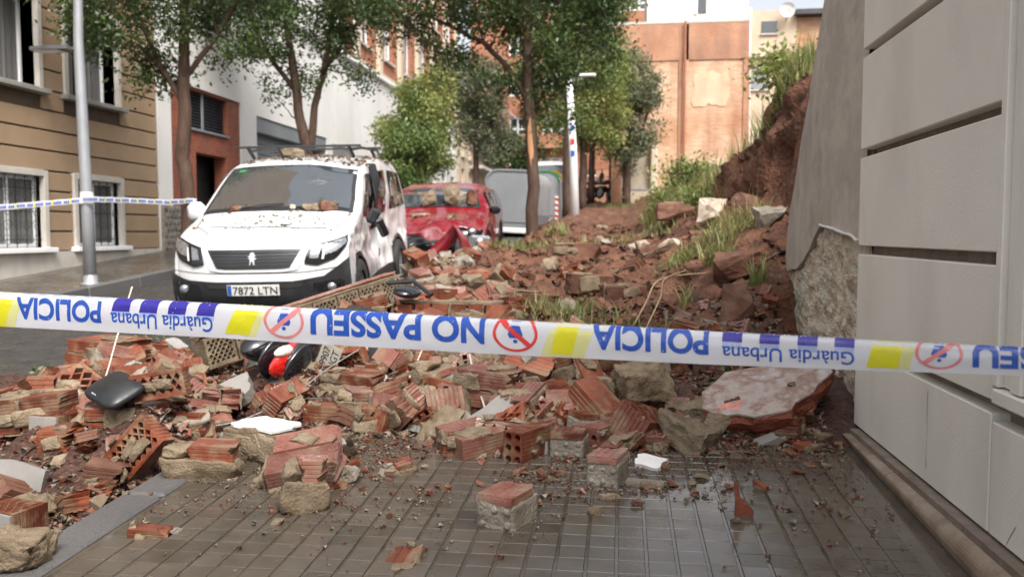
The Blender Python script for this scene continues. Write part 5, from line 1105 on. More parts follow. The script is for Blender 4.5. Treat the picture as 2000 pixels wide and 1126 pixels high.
def chunk(kind_, px, py, dims, rot, label, mats=None, lift=0., seed=None, pos=None, group='broken masonry from the fallen wall', extra=None, sink=.01, Y=None):
    """one lump of fallen masonry standing where the sight line (px,py) meets the heap; dims in metres"""
    chunk.n += 1; sd_ = seed if seed is not None else chunk.n; rr = random.Random(sd_ * 7 + 1); L, W, H = dims
    p = pos if pos is not None else (at(px, py, Y) if Y else onto(px, py, lift))
    if pos is None: HERO.append((p[0], p[1], max(L, W) * .5))
    names = dict(mortar='mortar_lump', rock='stone', slabp='plaster_piece')
    e = empty(names.get(kind_, 'brick_chunk'), (p[0], p[1], p[2] - sink), tuple(R(a) for a in rot)); tag(e, label, dict(mortar='mortar lump', rock='stone', slabp='plaster slab').get(kind_, 'brick chunk'), group)
    b1, b2 = (mats or ('brick', 'mortar'))[:2]
    def B(me, x, y, z, r_=(0, 0, 0), nm='brick'): return link(nm, me, e, (x, y, z), r_)
    if kind_ == 'single': B(brick_mesh('rib', L, W, H, b1, sd_ % 5, (0, .05)), 0, 0, H / 2)
    elif kind_ == 'wide': B(brick_mesh('wide', L, W, H, b1, sd_ % 5, (.01, .04)), 0, 0, H / 2)
    elif kind_ in ('lat', 'lattop', 'round', 'round2'): 
        B(brick_mesh(kind_, L, W, H, b1, sd_ % 4, (0, .02)), 0, 0, H / 2)
        for k in range(3): B(setm(rock_mesh(.05, .03, .03, sd_ + k), b2), rr.uniform(-L / 2, L / 2) * .8, -W / 2 * rr.choice((1, 1, -1)), H * rr.uniform(.3, .9), nm='mortar')
    elif kind_ == 'pair':       # two bricks bedded side by side in mortar
        w2 = W / 2 - .006
        for s in (-1, 1): B(brick_mesh('rib', L * rr.uniform(.85, 1), w2, H, b1, (sd_ + s) % 5, (0, .04)), rr.uniform(-.02, .02), s * (w2 / 2 + .006), H / 2 + (.004 if s > 0 else 0))
        B(setm(rough_block(L * .9, .022, H * .92, sd_, .006), b2), 0, 0, H / 2 - .003, nm='mortar'); B(setm(rough_block(L * .8, .02, H * .85, sd_ + 3, .006), b2), 0, W / 2 + .004, H / 2, nm='mortar')
    elif kind_ == 'pairx':      # two bricks end to end
        l2 = L / 2 - .006
        for s in (-1, 1): B(brick_mesh('rib', l2, W * rr.uniform(.93, 1), H, b1, (sd_ + s) % 5, (0, .02) if s > 0 else (.02, 0)), s * (l2 / 2 + .006), 0, H / 2 + (.003 if s > 0 else 0))
        B(setm(rough_block(.022, W * .95, H * .95, sd_, .005), b2), 0, 0, H / 2, nm='mortar'); B(setm(rough_block(L * .95, W * .9, .025, sd_ + 3, .007), b2), 0, 0, .002, nm='mortar')
    elif kind_ == 'stack':      # two or three courses
        n = max(2, int(round(H / .085))); h = H / n
        for k in range(n):
            B(brick_mesh(('rib', 'round')[k % 2 if not extra else 0], L * rr.uniform(.8, 1), W * rr.uniform(.92, 1), h - .013, b1, (sd_ + k) % 5, (.0, .04)), rr.uniform(-.02, .02), 0, h * (k + .5))
            if k: B(setm(rough_block(L * .93, W * .97, .018, sd_ + k, .005), b2), 0, 0, h * k, nm='mortar')
    elif kind_ == 'knob':       # ribbed skin over a mortar mass with plugs
        B(brick_mesh('wide', L, W * .96, .03, b1, sd_ % 5, (.0, .06)), 0, .0, H - .014); B(setm(rough_block(W * .98, L * .94, H - .03, sd_, .006, 8, (3, 2), 0), b2), 0, 0, (H - .03) / 2, (0, 0, R(-90)), nm='mortar')
    elif kind_ == 'block':      # mortar block with a brick showing
        B(setm(rough_block(L, W, H * .62, sd_, .008, 10, extra, .10), b2), 0, 0, H * .31, nm='mortar'); B(brick_mesh('rib', L * .62, W * .9, H * .40, b1, sd_ % 5, (.02, .03)), L * .14, 0, H * .80); B(setm(rough_block(L * .4, W * .85, H * .35, sd_ + 5, .012), b2), -L * .27, 0, H * .74, nm='mortar')
    elif kind_ == 'plast':      # bricks under a skin of plaster
        n = 2
        for k in range(n): B(brick_mesh('rib', L, W, H / n - .01, b1, (sd_ + k) % 5, (.0, .03)), rr.uniform(-.01, .01), 0, H / n * (k + .5))
        B(setm(rough_block(L * .96, W * .98, .02, sd_, .006), b2), 0, 0, H / 2, nm='mortar')
        MB().prism(ragged(L * 1.0, W * 1.0, sd_, 20, .22 if not extra else extra), H + .002, H + .014).build('plaster', (mats[2] if mats and len(mats) > 2 else 'plaster_grey'), e)
    elif kind_ == 'plasf':      # plaster on the face towards -y
        B(brick_mesh('lattop', L, W, H, b1, sd_ % 4, (0, 0)), 0, 0, H / 2); MB().prism([(x, z + H / 2) for x, z in ragged(L, H, sd_, 16, .10)], -W / 2 - .014, -W / 2 - .002, 1).build('plaster', (mats[2] if mats and len(mats) > 2 else 'plaster_grey'), e)
    elif kind_ == 'slabp':
        MB().prism(ragged(L, W, sd_, 17, .25), 0, H).build('slab', b1, e)
    elif kind_ == 'mortar': link('mortar', setm(rough_block(L, W, H, sd_, .016, 14, None, .35), b2), e, (0, 0, H / 2))
    elif kind_ == 'rock': link('rock', setm(rock_mesh(L, W, H, sd_), b1), e, (0, 0, H / 2))
    elif kind_ == 'row':        # a course of bricks standing on edge, slightly bowed
        n = max(3, int(L / .105))
        for k in range(n):
            x = (k - (n - 1) / 2) * L / n; yy = .35 * (x / L) ** 2 * L * .3
            B(brick_mesh('rib', W, L / n - .014, H, b1, k % 5, (.0, .02)), x, -yy, H / 2 + rr.uniform(-.004, .004), (0, 0, R(90) + x / L * .4))
            if k: B(setm(rough_block(.018, W * .95, H * .95, sd_ + k, .005, 4), b2), x - L / n / 2, -yy, H / 2, nm='mortar')
        B(setm(rough_block(L, W * .9, .03, sd_, .008), b2), 0, 0, H + .006, nm='mortar')
    if kind_ in ('single', 'pair', 'pairx', 'stack', 'wide', 'plast', 'row', 'lat'):      # mortar still clinging to the bricks
        for k in range(4 if kind_ != 'row' else 3):
            s_ = rr.uniform(.25, .5); t = rr.choice(('t', 's', 's', 'e')); me = setm(rough_block(L * s_, W * rr.uniform(.3, .6), .02, sd_ * 3 + k, .008, 5, None, .4), b2)
            if t == 't' and kind_ not in ('plast', 'row'): B(me, rr.uniform(-.25, .25) * L, rr.uniform(-.25, .25) * W, H + .001, (0, 0, rr.uniform(0, 3)), nm='mortar')
            elif t == 's': B(me, rr.uniform(-.3, .3) * L, -W / 2 - .002, H * rr.uniform(.3, .7), (R(90), rr.uniform(-.3, .3), 0), nm='mortar')
            else: B(me, rr.choice((-1, 1)) * (L / 2 - .012), rr.uniform(-.2, .2) * W, H * rr.uniform(.35, .7), (0, R(90), rr.uniform(-.3, .3)), nm='mortar')
    return e
chunk.n = 0
PK = ('brick_pink', 'mortar'); DU = ('brick_dusty', 'mortar'); GK = ('brick', 'mortar_grey'); PG = ('brick_pink', 'mortar_grey')
# lumps lying on the tiles and along the front of the heap
chunk('knob', 992, 1018, (.21, .155, .135), (0, 0, 68), 'ribbed pink brick chunk with knobbly grey mortar lying alone on the wet tiles', PG)
chunk('knob', 1188, 938, (.19, .135, .135), (0, 0, 74), 'ribbed brick chunk with round mortar plugs beside the white plaster flake', PG)
chunk('knob', 1112, 886, (.17, .16, .13), (0, 0, 84), 'ribbed brick chunk with bulging mortar just right of the six-hole brick', ('brick', 'mortar_grey'))
chunk('round', 1030, 893, (.24, .105, .155), (0, 0, 62), 'six-hole hollow brick facing the pavement at the front of the heap', ('brick', 'mortar'))
chunk('slabp', 1052, 872, (.13, .10, .018), (80, 0, -20), 'small grey plaster scrap leaning on the six-hole brick', ('plaster_grey', 'mortar'), lift=.03)
chunk('pair', 925, 882, (.30, .26, .13), (4, -6, 38), 'two striped bricks bedded side by side under the bent steel rod', PK)
chunk('stack', 885, 885, (.15, .14, .12), (0, 8, 20), 'broken dark brick stub at the left end of the striped pair', ('brick', 'mortar'))
chunk('pair', 800, 822, (.30, .20, .15), (22, -38, -38), 'large striped brick lump tipped on its corner in the middle of the heap', PK, lift=.02)
chunk('block', 592, 994, (.19, .16, .21), (-4, 5, 24), 'tan mortar and red brick block standing nearest the camera', ('brick_pink', 'mortar'))
chunk('pair', 608, 935, (.34, .30, .17), (18, -10, 14), 'broad striped brick slab thick with sandy mortar behind the nearest block', ('brick_pink', 'mortar'))
chunk('plast', 520, 893, (.30, .24, .16), (0, 4, -12), 'tan brick block topped with bright white plaster', ('mortar', 'mortar', 'plaster_white'))
chunk('slabp', 632, 862, (.19, .13, .014), (24, -8, 30), 'thin grey plaster flake lying on the striped brick slab', ('plaster_grey', 'mortar'), lift=.12)
chunk('block', 398, 930, (.33, .17, .165), (0, 3, 8), 'long tan mortar block with a strip of brick along its top', ('brick', 'mortar'))
chunk('lat', 275, 915, (.40, .10, .16), (-14, -46, 8), 'long lattice brick leaning down towards the kerb', ('brick', 'mortar'), Y=3.55)
chunk('single', 205, 945, (.17, .12, .11), (6, 10, 20), 'striped brick stub at the foot of the leaning lattice brick', ('brick_dusty', 'mortar'))
chunk('slabp', 30, 955, (.28, .28, .05), (72, 8, 10), 'large grey plaster slab standing at the left end of the heap', ('plaster_grey', 'mortar'))
chunk('plasf', 106, 842, (.17, .12, .10), (0, 0, -6), 'lattice brick with a grey plaster face near the left end', ('brick', 'mortar', 'plaster_grey'))
chunk('pairx', 55, 835, (.44, .16, .17), (0, -5, 14), 'long orange brick block sloping up to a plastered end', ('brick', 'mortar'))
chunk('slabp', 125, 790, (.15, .14, .02), (80, 0, 30), 'grey plaster end piece beside the long orange block', ('plaster_grey', 'mortar'))
chunk('lat', 318, 772, (.27, .10, .135), (-4, -9, 10), 'orange lattice brick standing upright beside the black shell', ('brick', 'mortar'), Y=4.0)
chunk('stack', 300, 815, (.32, .18, .16), (-10, 16, -14), 'cracked red brick lump under the upright lattice brick', ('brick', 'mortar'))
chunk('stack', 215, 735, (.42, .34, .27), (0, 2, -12), 'big orange brick block at the back of the heap on the road', ('brick', 'mortar'), extra=1)
chunk('plast', 340, 690, (.24, .14, .10), (0, 20, -30), 'grey plastered brick strip sloping behind the black shell', ('brick', 'mortar'))
chunk('slabp', 462, 772, (.24, .22, .075), (30, -24, 24), 'pale grey plaster slab tipped in front of the fallen scooter', ('plaster_grey', 'mortar'), lift=.04)
chunk('pairx', 385, 748, (.28, .12, .10), (10, 30, -56), 'orange striped brick pair sliding off beside the grey slab', ('brick', 'mortar'), lift=.04)
chunk('single', 355, 790, (.20, .13, .09), (18, -20, -30), 'broken orange brick wedged under the sliding pair', ('brick', 'mortar'))
chunk('pair', 405, 825, (.24, .20, .09), (22, 14, 40), 'pink striped brick slab lying flat behind the white plastered block', PK)
chunk('plast', 385, 860, (.20, .17, .13), (14, -12, 24), 'mortared brick lump behind the long tan block', ('brick', 'mortar', 'mortar_grey'))
chunk('lattop', 290, 830, (.18, .16, .12), (8, -6, -20), 'square lattice brick with its holes facing up', ('brick', 'mortar'))
chunk('stack', 225, 835, (.30, .26, .13), (0, 6, 30), 'flat orange brick lump with mortar lines near the left end', ('brick', 'mortar'))
chunk('single', 120, 880, (.16, .14, .12), (0, 0, 10), 'orange ribbed brick behind the standing plaster slab', ('brick', 'mortar'))
chunk('mortar', 70, 1000, (.16, .12, .07), (0, 0, 15), 'sandy mortar lump on the gutter near the left edge', ('brick', 'mortar'))
chunk('plasf', 25, 1055, (.20, .16, .15), (0, 0, -10), 'dark red brick with a grey face at the lower left edge', ('brick', 'mortar', 'plaster_grey'))
chunk('mortar', 25, 1112, (.22, .20, .13), (0, 0, 6), 'mortar covered brick lump in the lower left corner', ('brick', 'mortar'))
chunk('block', 690, 765, (.36, .20, .13), (4, 4, -8), 'broad brick block with filled holes in front of the scooter plate', ('brick', 'mortar'))
chunk('single', 735, 745, (.13, .10, .12), (0, 0, 20), 'upright striped brick end beside the broad block', ('brick', 'mortar'))
chunk('block', 692, 798, (.21, .17, .12), (4, 0, 24), 'mortar topped brick lump in the middle of the heap', ('brick_pink', 'mortar'))
chunk('single', 638, 818, (.22, .12, .09), (0, 0, -8), 'plain orange brick lying level left of centre', ('brick', 'mortar'))
chunk('block', 716, 842, (.14, .13, .14), (0, 0, 12), 'small mortar capped brick cube near the centre', ('brick', 'mortar'))
chunk('rock', 668, 900, (.13, .12, .16), (0, 0, 0), 'tan broken mortar rock behind the striped slab', ('mortar', 'mortar'))
chunk('rock', 668, 938, (.16, .12, .09), (0, 0, 0), 'brown mortar wedge right of the nearest block', ('mortar_grey', 'mortar'))
chunk('stack', 955, 788, (.36, .22, .21), (0, 3, -14), 'big pink brick block behind the plaster striped lump', PK)
chunk('plast', 965, 822, (.32, .12, .09), (28, -26, 46), 'leaning brick with a long grey plaster strip under the steel rods', ('brick_pink', 'mortar', 'plaster_grey'), lift=.03)
chunk('slabp', 1010, 752, (.22, .22, .03), (58, 6, 12), 'white painted stone flake standing behind the rods', ('stone_pale', 'mortar'), lift=.03)
chunk('round2', 1160, 862, (.17, .16, .10), (0, 0, 62), 'pink hollow brick with two round holes right of centre', ('brick_pink', 'mortar_grey'))
chunk('knob', 1140, 850, (.14, .14, .13), (0, 6, 40), 'knobbly mortar lump behind the two-hole brick', ('brick', 'mortar_grey'))
chunk('wide', 1222, 872, (.17, .10, .07), (0, -26, 40), 'broken ribbed brick propped up like a roof', ('brick', 'mortar'), lift=.03)
chunk('mortar', 1325, 875, (.27, .17, .17), (0, 22, -34), 'long tan mortar boulder lying across the front of the heap', ('brick', 'mortar'))
chunk('mortar', 1265, 782, (.30, .24, .21), (8, -8, 18), 'largest tan masonry boulder under the police tape', ('brick', 'mortar'), lift=.02)
chunk('rock', 1168, 786, (.20, .18, .16), (0, 0, 0), 'rounded tan stone left of the largest boulder', ('mortar', 'mortar'))
chunk('round2', 1092, 770, (.22, .15, .085), (0, 0, 70), 'orange hollow brick with three round holes near the grass', ('brick', 'mortar'))
chunk('rock', 1214, 800, (.055, .05, .12), (0, 6, 0), 'small upright reddish cobble in front of the boulders', ('brick_dusty', 'mortar'))
chunk('wide', 1330, 800, (.17, .13, .08), (0, 10, 70), 'broken pink channel brick right of the largest boulder', ('brick_pink', 'mortar'))
chunk('mortar', 1345, 815, (.20, .13, .10), (0, 0, -6), 'tan mortar ledge below the pink channel brick', ('brick', 'mortar'))
chunk('rock', 1400, 845, (.15, .13, .13), (0, 0, 0), 'ochre mortar wedge beside the big pale slab', ('mortar', 'mortar'))
chunk('single', 1285, 880, (.13, .10, .07), (0, 0, -14), 'small dusty striped brick at the foot of the long boulder', DU)
chunk('rock', 1252, 872, (.11, .09, .09), (0, 0, 0), 'little grey mortar stone beside the propped ribbed brick', ('mortar_grey', 'mortar'))
chunk('slabp', 1268, 903, (.15, .11, .022), (14, 4, -24), 'bright white plaster flake on the edge of the wet tiles', ('plaster_white', 'mortar'), lift=.025, seed=302)
chunk('wide', 1262, 950, (.17, .055, .035), (0, 0, -12), 'long grey ribbed splinter lying on the tiles', ('mortar_grey', 'mortar'))
chunk('wide', 1192, 975, (.10, .06, .025), (0, 0, 6), 'small grey ribbed tile bit on the pavement', ('mortar_grey', 'mortar'))
chunk('rock', 1160, 1005, (.07, .055, .05), (0, 0, 0), 'ochre mortar crumb on the pavement', ('mortar', 'mortar'))
chunk('wide', 788, 1098, (.155, .095, .035), (0, -22, 74), 'glossy orange channel tile lying by the bottom edge', ('brick', 'mortar'))
chunk('rock', 788, 1112, (.085, .05, .03), (0, 0, 10), 'mortar lip under the orange channel tile', ('mortar', 'mortar'))
chunk('rock', 545, 1025, (.055, .05, .035), (0, 0, 0), 'single tan pebble on the tiles before the nearest block', ('mortar', 'mortar'))
chunk('single', 295, 1048, (.15, .05, .05), (10, 4, 6), 'dark red brick splinter on the tiles by the kerb', ('brick', 'mortar'))
chunk('wide', 272, 968, (.12, .075, .02), (10, 0, 10), 'pink ribbed tile flake lying on the kerb', ('brick_pink', 'mortar'))
chunk('rock', 458, 878 + 60, (.10, .07, .025), (0, 0, 10), 'flat tan mortar flake in front of the long tan block', ('stone_pale', 'mortar'))
chunk('mortar', 520, 950, (.13, .09, .05), (0, 0, 34), 'pale ribbed mortar bit left of the nearest block', ('brick', 'mortar'))
chunk('block', 785, 925, (.15, .07, .06), (6, -14, 30), 'toothed mortar strip lying on the tiles at centre', ('brick', 'mortar'))
chunk('slabp', 1500, 868, (.13, .085, .045), (10, -20, 16), 'grey plaster wedge under the big pale slab', ('plaster_grey', 'mortar'))
chunk('single', 1575, 880, (.12, .07, .05), (0, 0, 20), 'red brick bit on the tiles right of the big slab', ('brick', 'mortar'))
chunk('wide', 1540, 848, (.15, .13, .10), (0, 0, 60), 'orange brick end in the shade under the big slab', ('brick', 'mortar'))
# red shard standing on the tiles
sh = tag(empty('brick_shard', onto(1450, 1010)), 'twisted red brick shard standing on the bare tiles', 'brick shard')
MB().prism([(-.03, 0), (.035, 0), (.04, .03), (.02, .055), (.012, .04), (.004, .07), (-.012, .075), (-.018, .135), (-.03, .14), (-.034, .10), (-.026, .06)], -.012, .014, 1).build('shard', 'brick', sh)
MB().prism([(-.02, 0), (.03, 0), (.035, .03), (.0, .05)], .012, .05, 1).build('shard', 'brick', sh)
# big pale slab tipped against the wall foot
bs = tag(empty('concrete_slab', (.78, 4.50, .345), (R(17), R(-14), R(6))), 'large pale painted concrete slab with brick red underside tipped by the wall', 'slab', 'broken masonry from the fallen wall')
pl_ = [(-.37, -.03), (-.31, -.14), (-.22, -.16), (-.16, -.22), (.02, -.235), (.06, -.18), (.17, -.13), (.22, -.06), (.33, .02), (.35, .14), (.39, .20), (.28, .26), (.05, .25), (-.16, .28), (-.24, .20), (-.33, .13)]
M('slab_face', [(.28, .17, .12), (.38, .32, .29), (.22, .125, .085), (.42, .38, .36)], scale=6, rough=.5, bump=.4, bscale=60)
M('slab_core', [(.16, .035, .018), (.25, .07, .035)], scale=20, rough=.6, bump=.9, bscale=50, bdist=.02)
top = MB(); top.prism(pl_, .055, .066); top.build('painted_face', 'slab_face', bs)
bm_ = MB(); n = len(pl_); rows = [[(x * k + random.uniform(-.012, .012), y * k + random.uniform(-.012, .012), z) for x, y in pl_] for k, z in ((1.0, .054), (1.02, .02), (.95, -.03), (.80, -.075))]; bm_.grid(rows, 0, True); bm_.f.append(tuple(range(3 * n, 4 * n))); bm_.m.append(0); bm_.build('brick_core', 'slab_core', bs)
M('coral_paint', [(.62, .16, .10), (.70, .28, .20)], scale=30, rough=.5)
for cx, cy, ww, hh, q in ((-.26, -.06, .10, .05, 1), (-.22, -.10, .07, .035, 2), (-.19, -.06, .05, .03, 3)): MB().prism([(x + cx, y + cy) for x, y in ragged(ww, hh, 90 + q, 22, .55)], .0665, .0668 + .0002 * q).build('paint_smear', 'coral_paint', bs)
link('pebble', setm(rock_mesh(.045, .035, .02, 5), 'mortar'), bs, (.10, -.02, .074))
# long fallen length of wall, and a bowed course of bricks beyond it
A = at(395, 672, 5.15); Bq = at(778, 545, 6.7); d = (Bq - A); ln = d.length
ws = tag(empty('wall_slab', (A + Bq) / 2 - Vector((0, 0, .14)), (R(-8), -math.asin(d.z / ln), math.atan2(d.y, d.x))), 'long fallen wall length with tan perforated side in front of the white van', 'wall slab', 'broken masonry from the fallen wall')
nb = 8
for k in range(nb):
    x = (k - (nb - 1) / 2) * ln / nb
    link('brick', brick_mesh('lat', ln / nb - .012, .15, .20, 'mortar', k % 4, (0, .012)), ws, (x, 0, .07), (0, 0, 0))
    link('mortar', setm(rough_block(ln / nb - .02, .07, .15, 60 + k, .006, 5), 'mortar'), ws, (x, .0, .085))
link('mortar', setm(rough_block(ln, .135, .03, 70, .006, 14), 'mortar'), ws, (0, 0, .178)); MB().box((0, .005, .20), (ln * .98, .12, .016), bev=.004).build('brick_skin', 'brick_pink', ws)
chunk('row', 880, 625, (.72, .14, .13), (0, 0, 4), 'bowed course of red bricks standing behind the tape', ('brick', 'mortar'), Y=5.9)
chunk('stack', 735, 628, (.28, .2, .20), (0, -14, 26), 'dark red two-course brick block left of the bowed course', ('brick', 'mortar'), Y=5.7)
chunk('pair', 820, 590, (.36, .3, .10), (10, -8, 20), 'pink faced brick slab lying behind the bowed course', PK, lift=.05)
chunk('rock', 1435, 652, (.24, .18, .36), (0, 8, 0), 'tall brown boulder with a pale pitted face by the wall stump', ('brick_dusty', 'mortar'))
chunk('mortar', 1415, 648, (.09, .05, .26), (0, 10, 20), 'pale pitted mortar face on the tall brown boulder', ('brick', 'stone_pale'), Y=6.05)
chunk('rock', 1440, 545, (.42, .34, .24), (0, 0, 0), 'large purple brown boulder on the slope', ('brick_dusty', 'mortar'))
chunk('slabp', 1495, 570, (.26, .18, .04), (4, -6, 10), 'flat stone slab jutting from the slope', ('brick_dusty', 'mortar'))
# odd lengths of masonry half buried in the earth
for lb, px, py, dm, rt in (('dusty brick length half buried in the earth centre', 1040, 620, (.46, .18, .20), (0, 4, -6)), ('single dusty brick on end left of the buried length', 1005, 628, (.14, .12, .20), (0, 0, 6)), ('longer dusty wall piece further up the slide', 1120, 500, (.62, .2, .16), (0, 0, 4)), ('narrow dusty wall piece beside the grass strip', 1290, 500, (.5, .15, .14), (0, -12, 20)), ('dusty wall lump above the dark hollow', 1150, 570, (.40, .3, .16), (0, 4, 10)), ('weathered brick row near the split tree', 1095, 500, (.30, .16, .16), (0, 0, -4)), ('earthy wall lump under the dry stalks', 1215, 590, (.34, .22, .15), (4, 0, 16))):
    chunk('stack' if dm[2] > .17 else 'pairx', px, py, dm, rt, lb, DU)
for lb, px, py, dm in (('brown boulder at the foot of the far bushes', 1320, 440, (.62, .4, .34)), ('pale stone beside the brown boulder', 1390, 440, (.4, .3, .3)), ('dark red rock against the earth cut', 1455, 425, (.36, .3, .24)), ('grey flat stone below the earth cut', 1505, 450, (.34, .2, .24)), ('cream stone in the slide near the red pipe', 1255, 500, (.30, .22, .2)), ('rusty block beside the cream stone', 1315, 490, (.5, .15, .14))):
    chunk('rock', px, py, dm, (0, random.uniform(-15, 15), random.uniform(0, 90)), lb, ('stone_pale' if 'cream' in lb or 'pale' in lb else 'mortar_grey' if 'grey' in lb else 'brick_dusty', 'mortar'))
# grey and tan pieces heaped against the van and the red car
gl = [(765, 505, 'upright tan block'), (790, 500, 'hollow red ended block'), (745, 535, 'flat tan block'), (775, 530, 'grey brown block'), (815, 515, 'tan cube'), (840, 505, 'long grey block'), (850, 540, 'sandy wedge'), (870, 520, 'grey flat slab'), (905, 525, 'brown slab'), (830, 560, 'mossy grey cube'), (880, 560, 'grey triangular slab'), (925, 560, 'red and grey splinter'), (900, 590, 'pink brick bit'), (760, 560, 'grey pebble block'), (940, 540, 'earthy brown block'), (800, 545, 'dusty tan slab')]
for k, (px, py, nm) in enumerate(gl):
    dm = (random.uniform(.18, .32), random.uniform(.13, .22), random.uniform(.09, .16))
    chunk(('mortar', 'rock', 'stack', 'mortar', 'slabp')[k % 5], px, py, dm if k % 5 != 4 else (.34, .24, .06), (random.uniform(-30, 30), random.uniform(-30, 30), random.uniform(0, 180)), nm + (' in the pile against the white van' if px < 830 else ' in the pile before the red car'), (('brick_dusty', 'mortar_grey', 'brick', 'mortar')[k % 4], ('mortar', 'mortar', 'mortar_grey')[k % 3]), lift=.03, sink=.03)
# stones lying on the vehicles
def on_car(c, y, x, lb, dm, mat, kd='rock', rot=(0, 0, 30)):
    me = V if c == 'v' else S_; f = me.idx(y); p = me.e.matrix_basis @ Vector(me.dp(me.top(0, x / me.w(y, 1.2), .0, f))); chunk(kd, 0, 0, dm, rot, lb, (mat, 'mortar'), pos=p, group='stones lying on the vehicles', sink=.02)
bpy.context.view_layer.update()
for a in (('v', 2.35, -.25, 'tan stone block resting on the van roof', (.30, .2, .13), 'mortar', 'mortar'), ('v', .97, -.48, 'reddish stone at the foot of the van windscreen on its far side', (.15, .1, .08), 'brick_dusty'), ('v', .98, .35, 'tan brick piece at the foot of the van windscreen', (.17, .1, .08), 'mortar', 'mortar'), ('v', .99, .56, 'brown brick piece next to the tan one under the windscreen', (.17, .1, .09), 'brick_dusty', 'single'), ('v', 1.0, .18, 'pale stone sliver under the van windscreen', (.12, .07, .06), 'stone_pale'), ('v', .42, -.72, 'small tan stone on the van bonnet corner', (.07, .06, .035), 'mortar'), ('v', .42, .22, 'dark torn scrap on the van bonnet', (.12, .07, .03), 'plastic_black'),
          ('s', 1.22, .28, 'big tan stone stuck in the red car windscreen', (.34, .3, .40), 'mortar'), ('s', 1.2, -.12, 'flat tan stone leaning on the red car windscreen', (.26, .16, .32), 'mortar'), ('s', 1.25, .62, 'brown brick lump at the red car windscreen pillar', (.2, .18, .3), 'brick_dusty'), ('s', .75, -.2, 'flat grey slab lying on the crushed red bonnet', (.34, .26, .08), 'mortar_grey'), ('s', .6, .35, 'tan rubble lump on the crushed red bonnet', (.22, .18, .12), 'mortar'), ('s', 1.3, .42, 'grey stone wedged above the red car bonnet', (.22, .2, .22), 'mortar_grey')): on_car(*a)

# more broken lumps of the same wall filling the heap: copies of prototypes, each its own thing
PROTO = []
for i, (kd, dm, mt) in enumerate((('pair', (.22, .17, .10), PK), ('lat', (.22, .10, .12), ('brick', 'mortar')), ('lattop', (.22, .14, .12), ('brick', 'mortar')), ('round', (.20, .13, .12), ('brick', 'mortar')), ('block', (.20, .14, .13), ('brick', 'mortar')), ('mortar', (.17, .13, .10), ('brick', 'mortar')), ('single', (.20, .12, .09), ('brick', 'mortar')), ('rock', (.15, .12, .10), ('mortar', 'mortar')), ('knob', (.16, .13, .11), PG), ('round2', (.18, .14, .09), ('brick', 'mortar')), ('lattop', (.20, .14, .10), ('brick_pink', 'mortar')), ('slabp', (.20, .15, .022), ('plaster_grey', 'mortar')), ('rock', (.20, .13, .12), ('mortar_grey', 'mortar')))):
    PROTO.append((chunk(kd, 0, 0, dm, (0, 0, 0), 'broken lump from the fallen wall', mt, pos=(0, 0, -3)), dict(pair='striped brick pair', lat='lattice brick piece', stack='two-course brick stub', round='six-hole brick stub', block='mortar block with brick', mortar='sandy mortar lump', single='broken ribbed brick', rock='mortar stone', knob='knobbly brick chunk', round2='hollow brick piece', lattop='holed brick piece', slabp='plaster scrap')[kd]))
# ------------------------------------------------------------------ scattered fragments
def scatter_pos(rng, front=True):
    while True:
        x = rng.uniform(-3.4, 1.05); y = rng.uniform(3.2, 6.4)
        h = float(heap(x, y))
        if h > .0: return x, y, h
FR = []
for k in range(8): FR.append(('brick_fragment', brick_mesh('rib', .05 + .012 * k, .045 + .01 * (k % 3), .028 + .01 * (k % 4), ('brick', 'brick_pink', 'brick', 'brick_dusty')[k % 4], k % 5, (.02, .03))))
for k in range(6): FR.append(('mortar_fragment', setm(rock_mesh(.06 + .012 * k, .05 + .01 * (k % 3), .04, 200 + k, .08, 1), ('mortar', 'mortar', 'mortar_grey')[k % 3])))
for k in range(4): FR.append(('tile_fragment', brick_mesh('wide', .07 + .015 * k, .06, .012, ('brick', 'brick_pink')[k % 2], k, (.015, .03))))
GRP = {'brick_fragment': ('broken red brick fragment strewn among the fallen masonry', 'brick fragment', 'loose brick fragments'), 'mortar_fragment': ('crumbled tan mortar fragment strewn among the fallen masonry', 'mortar fragment', 'loose mortar fragments'), 'tile_fragment': ('thin ribbed tile shard strewn among the fallen masonry', 'tile shard', 'loose tile shards')}
rng = np.random.default_rng(5)
LMK = [(('beside ' if 1 else '') + n, onto(px, py)) for n, px, py in (('the six-hole brick', 1030, 893), ('the black scooter shell', 255, 790), ('the fallen scooter', 560, 750), ('the big pale slab', 1500, 830), ('the largest tan boulder', 1265, 782), ('the white plastered block', 520, 880), ('the standing grey plaster slab', 30, 940), ('the bowed brick course', 880, 640), ('the tall brown boulder', 1435, 640), ('the leaning lattice brick', 268, 930), ('the lone chunk on the tiles', 992, 1018), ('the nearest brick block', 592, 992), ('the orange channel tile', 788, 1098), ('the white plaster flake', 1268, 903), ('the rounded plinth of the house', 1640, 900), ('the granite kerb', 250, 1020), ('the split tree', 1040, 470), ('the pile against the van', 780, 540), ('the dark hollow', 1130, 600), ('the grassy patch', 1400, 490), ('the big orange block', 215, 720), ('the tipped striped lump', 800, 815), ('the big pink block', 955, 785), ('the broad brick block', 690, 760), ('the earth cut', 1450, 430), ('the twisted red shard', 1450, 1010))]
CN = {'brick': 'dark red', 'brick_pink': 'pinkish red', 'brick_dusty': 'dusty brown', 'mortar': 'sandy', 'mortar_grey': 'grey'}
KN = {'brick_fragment': ('brick lump', 'brick fragment', 'loose brick fragments'), 'mortar_fragment': ('mortar crumb', 'mortar fragment', 'loose mortar fragments'), 'tile_fragment': ('ribbed tile shard', 'tile shard', 'loose tile shards')}
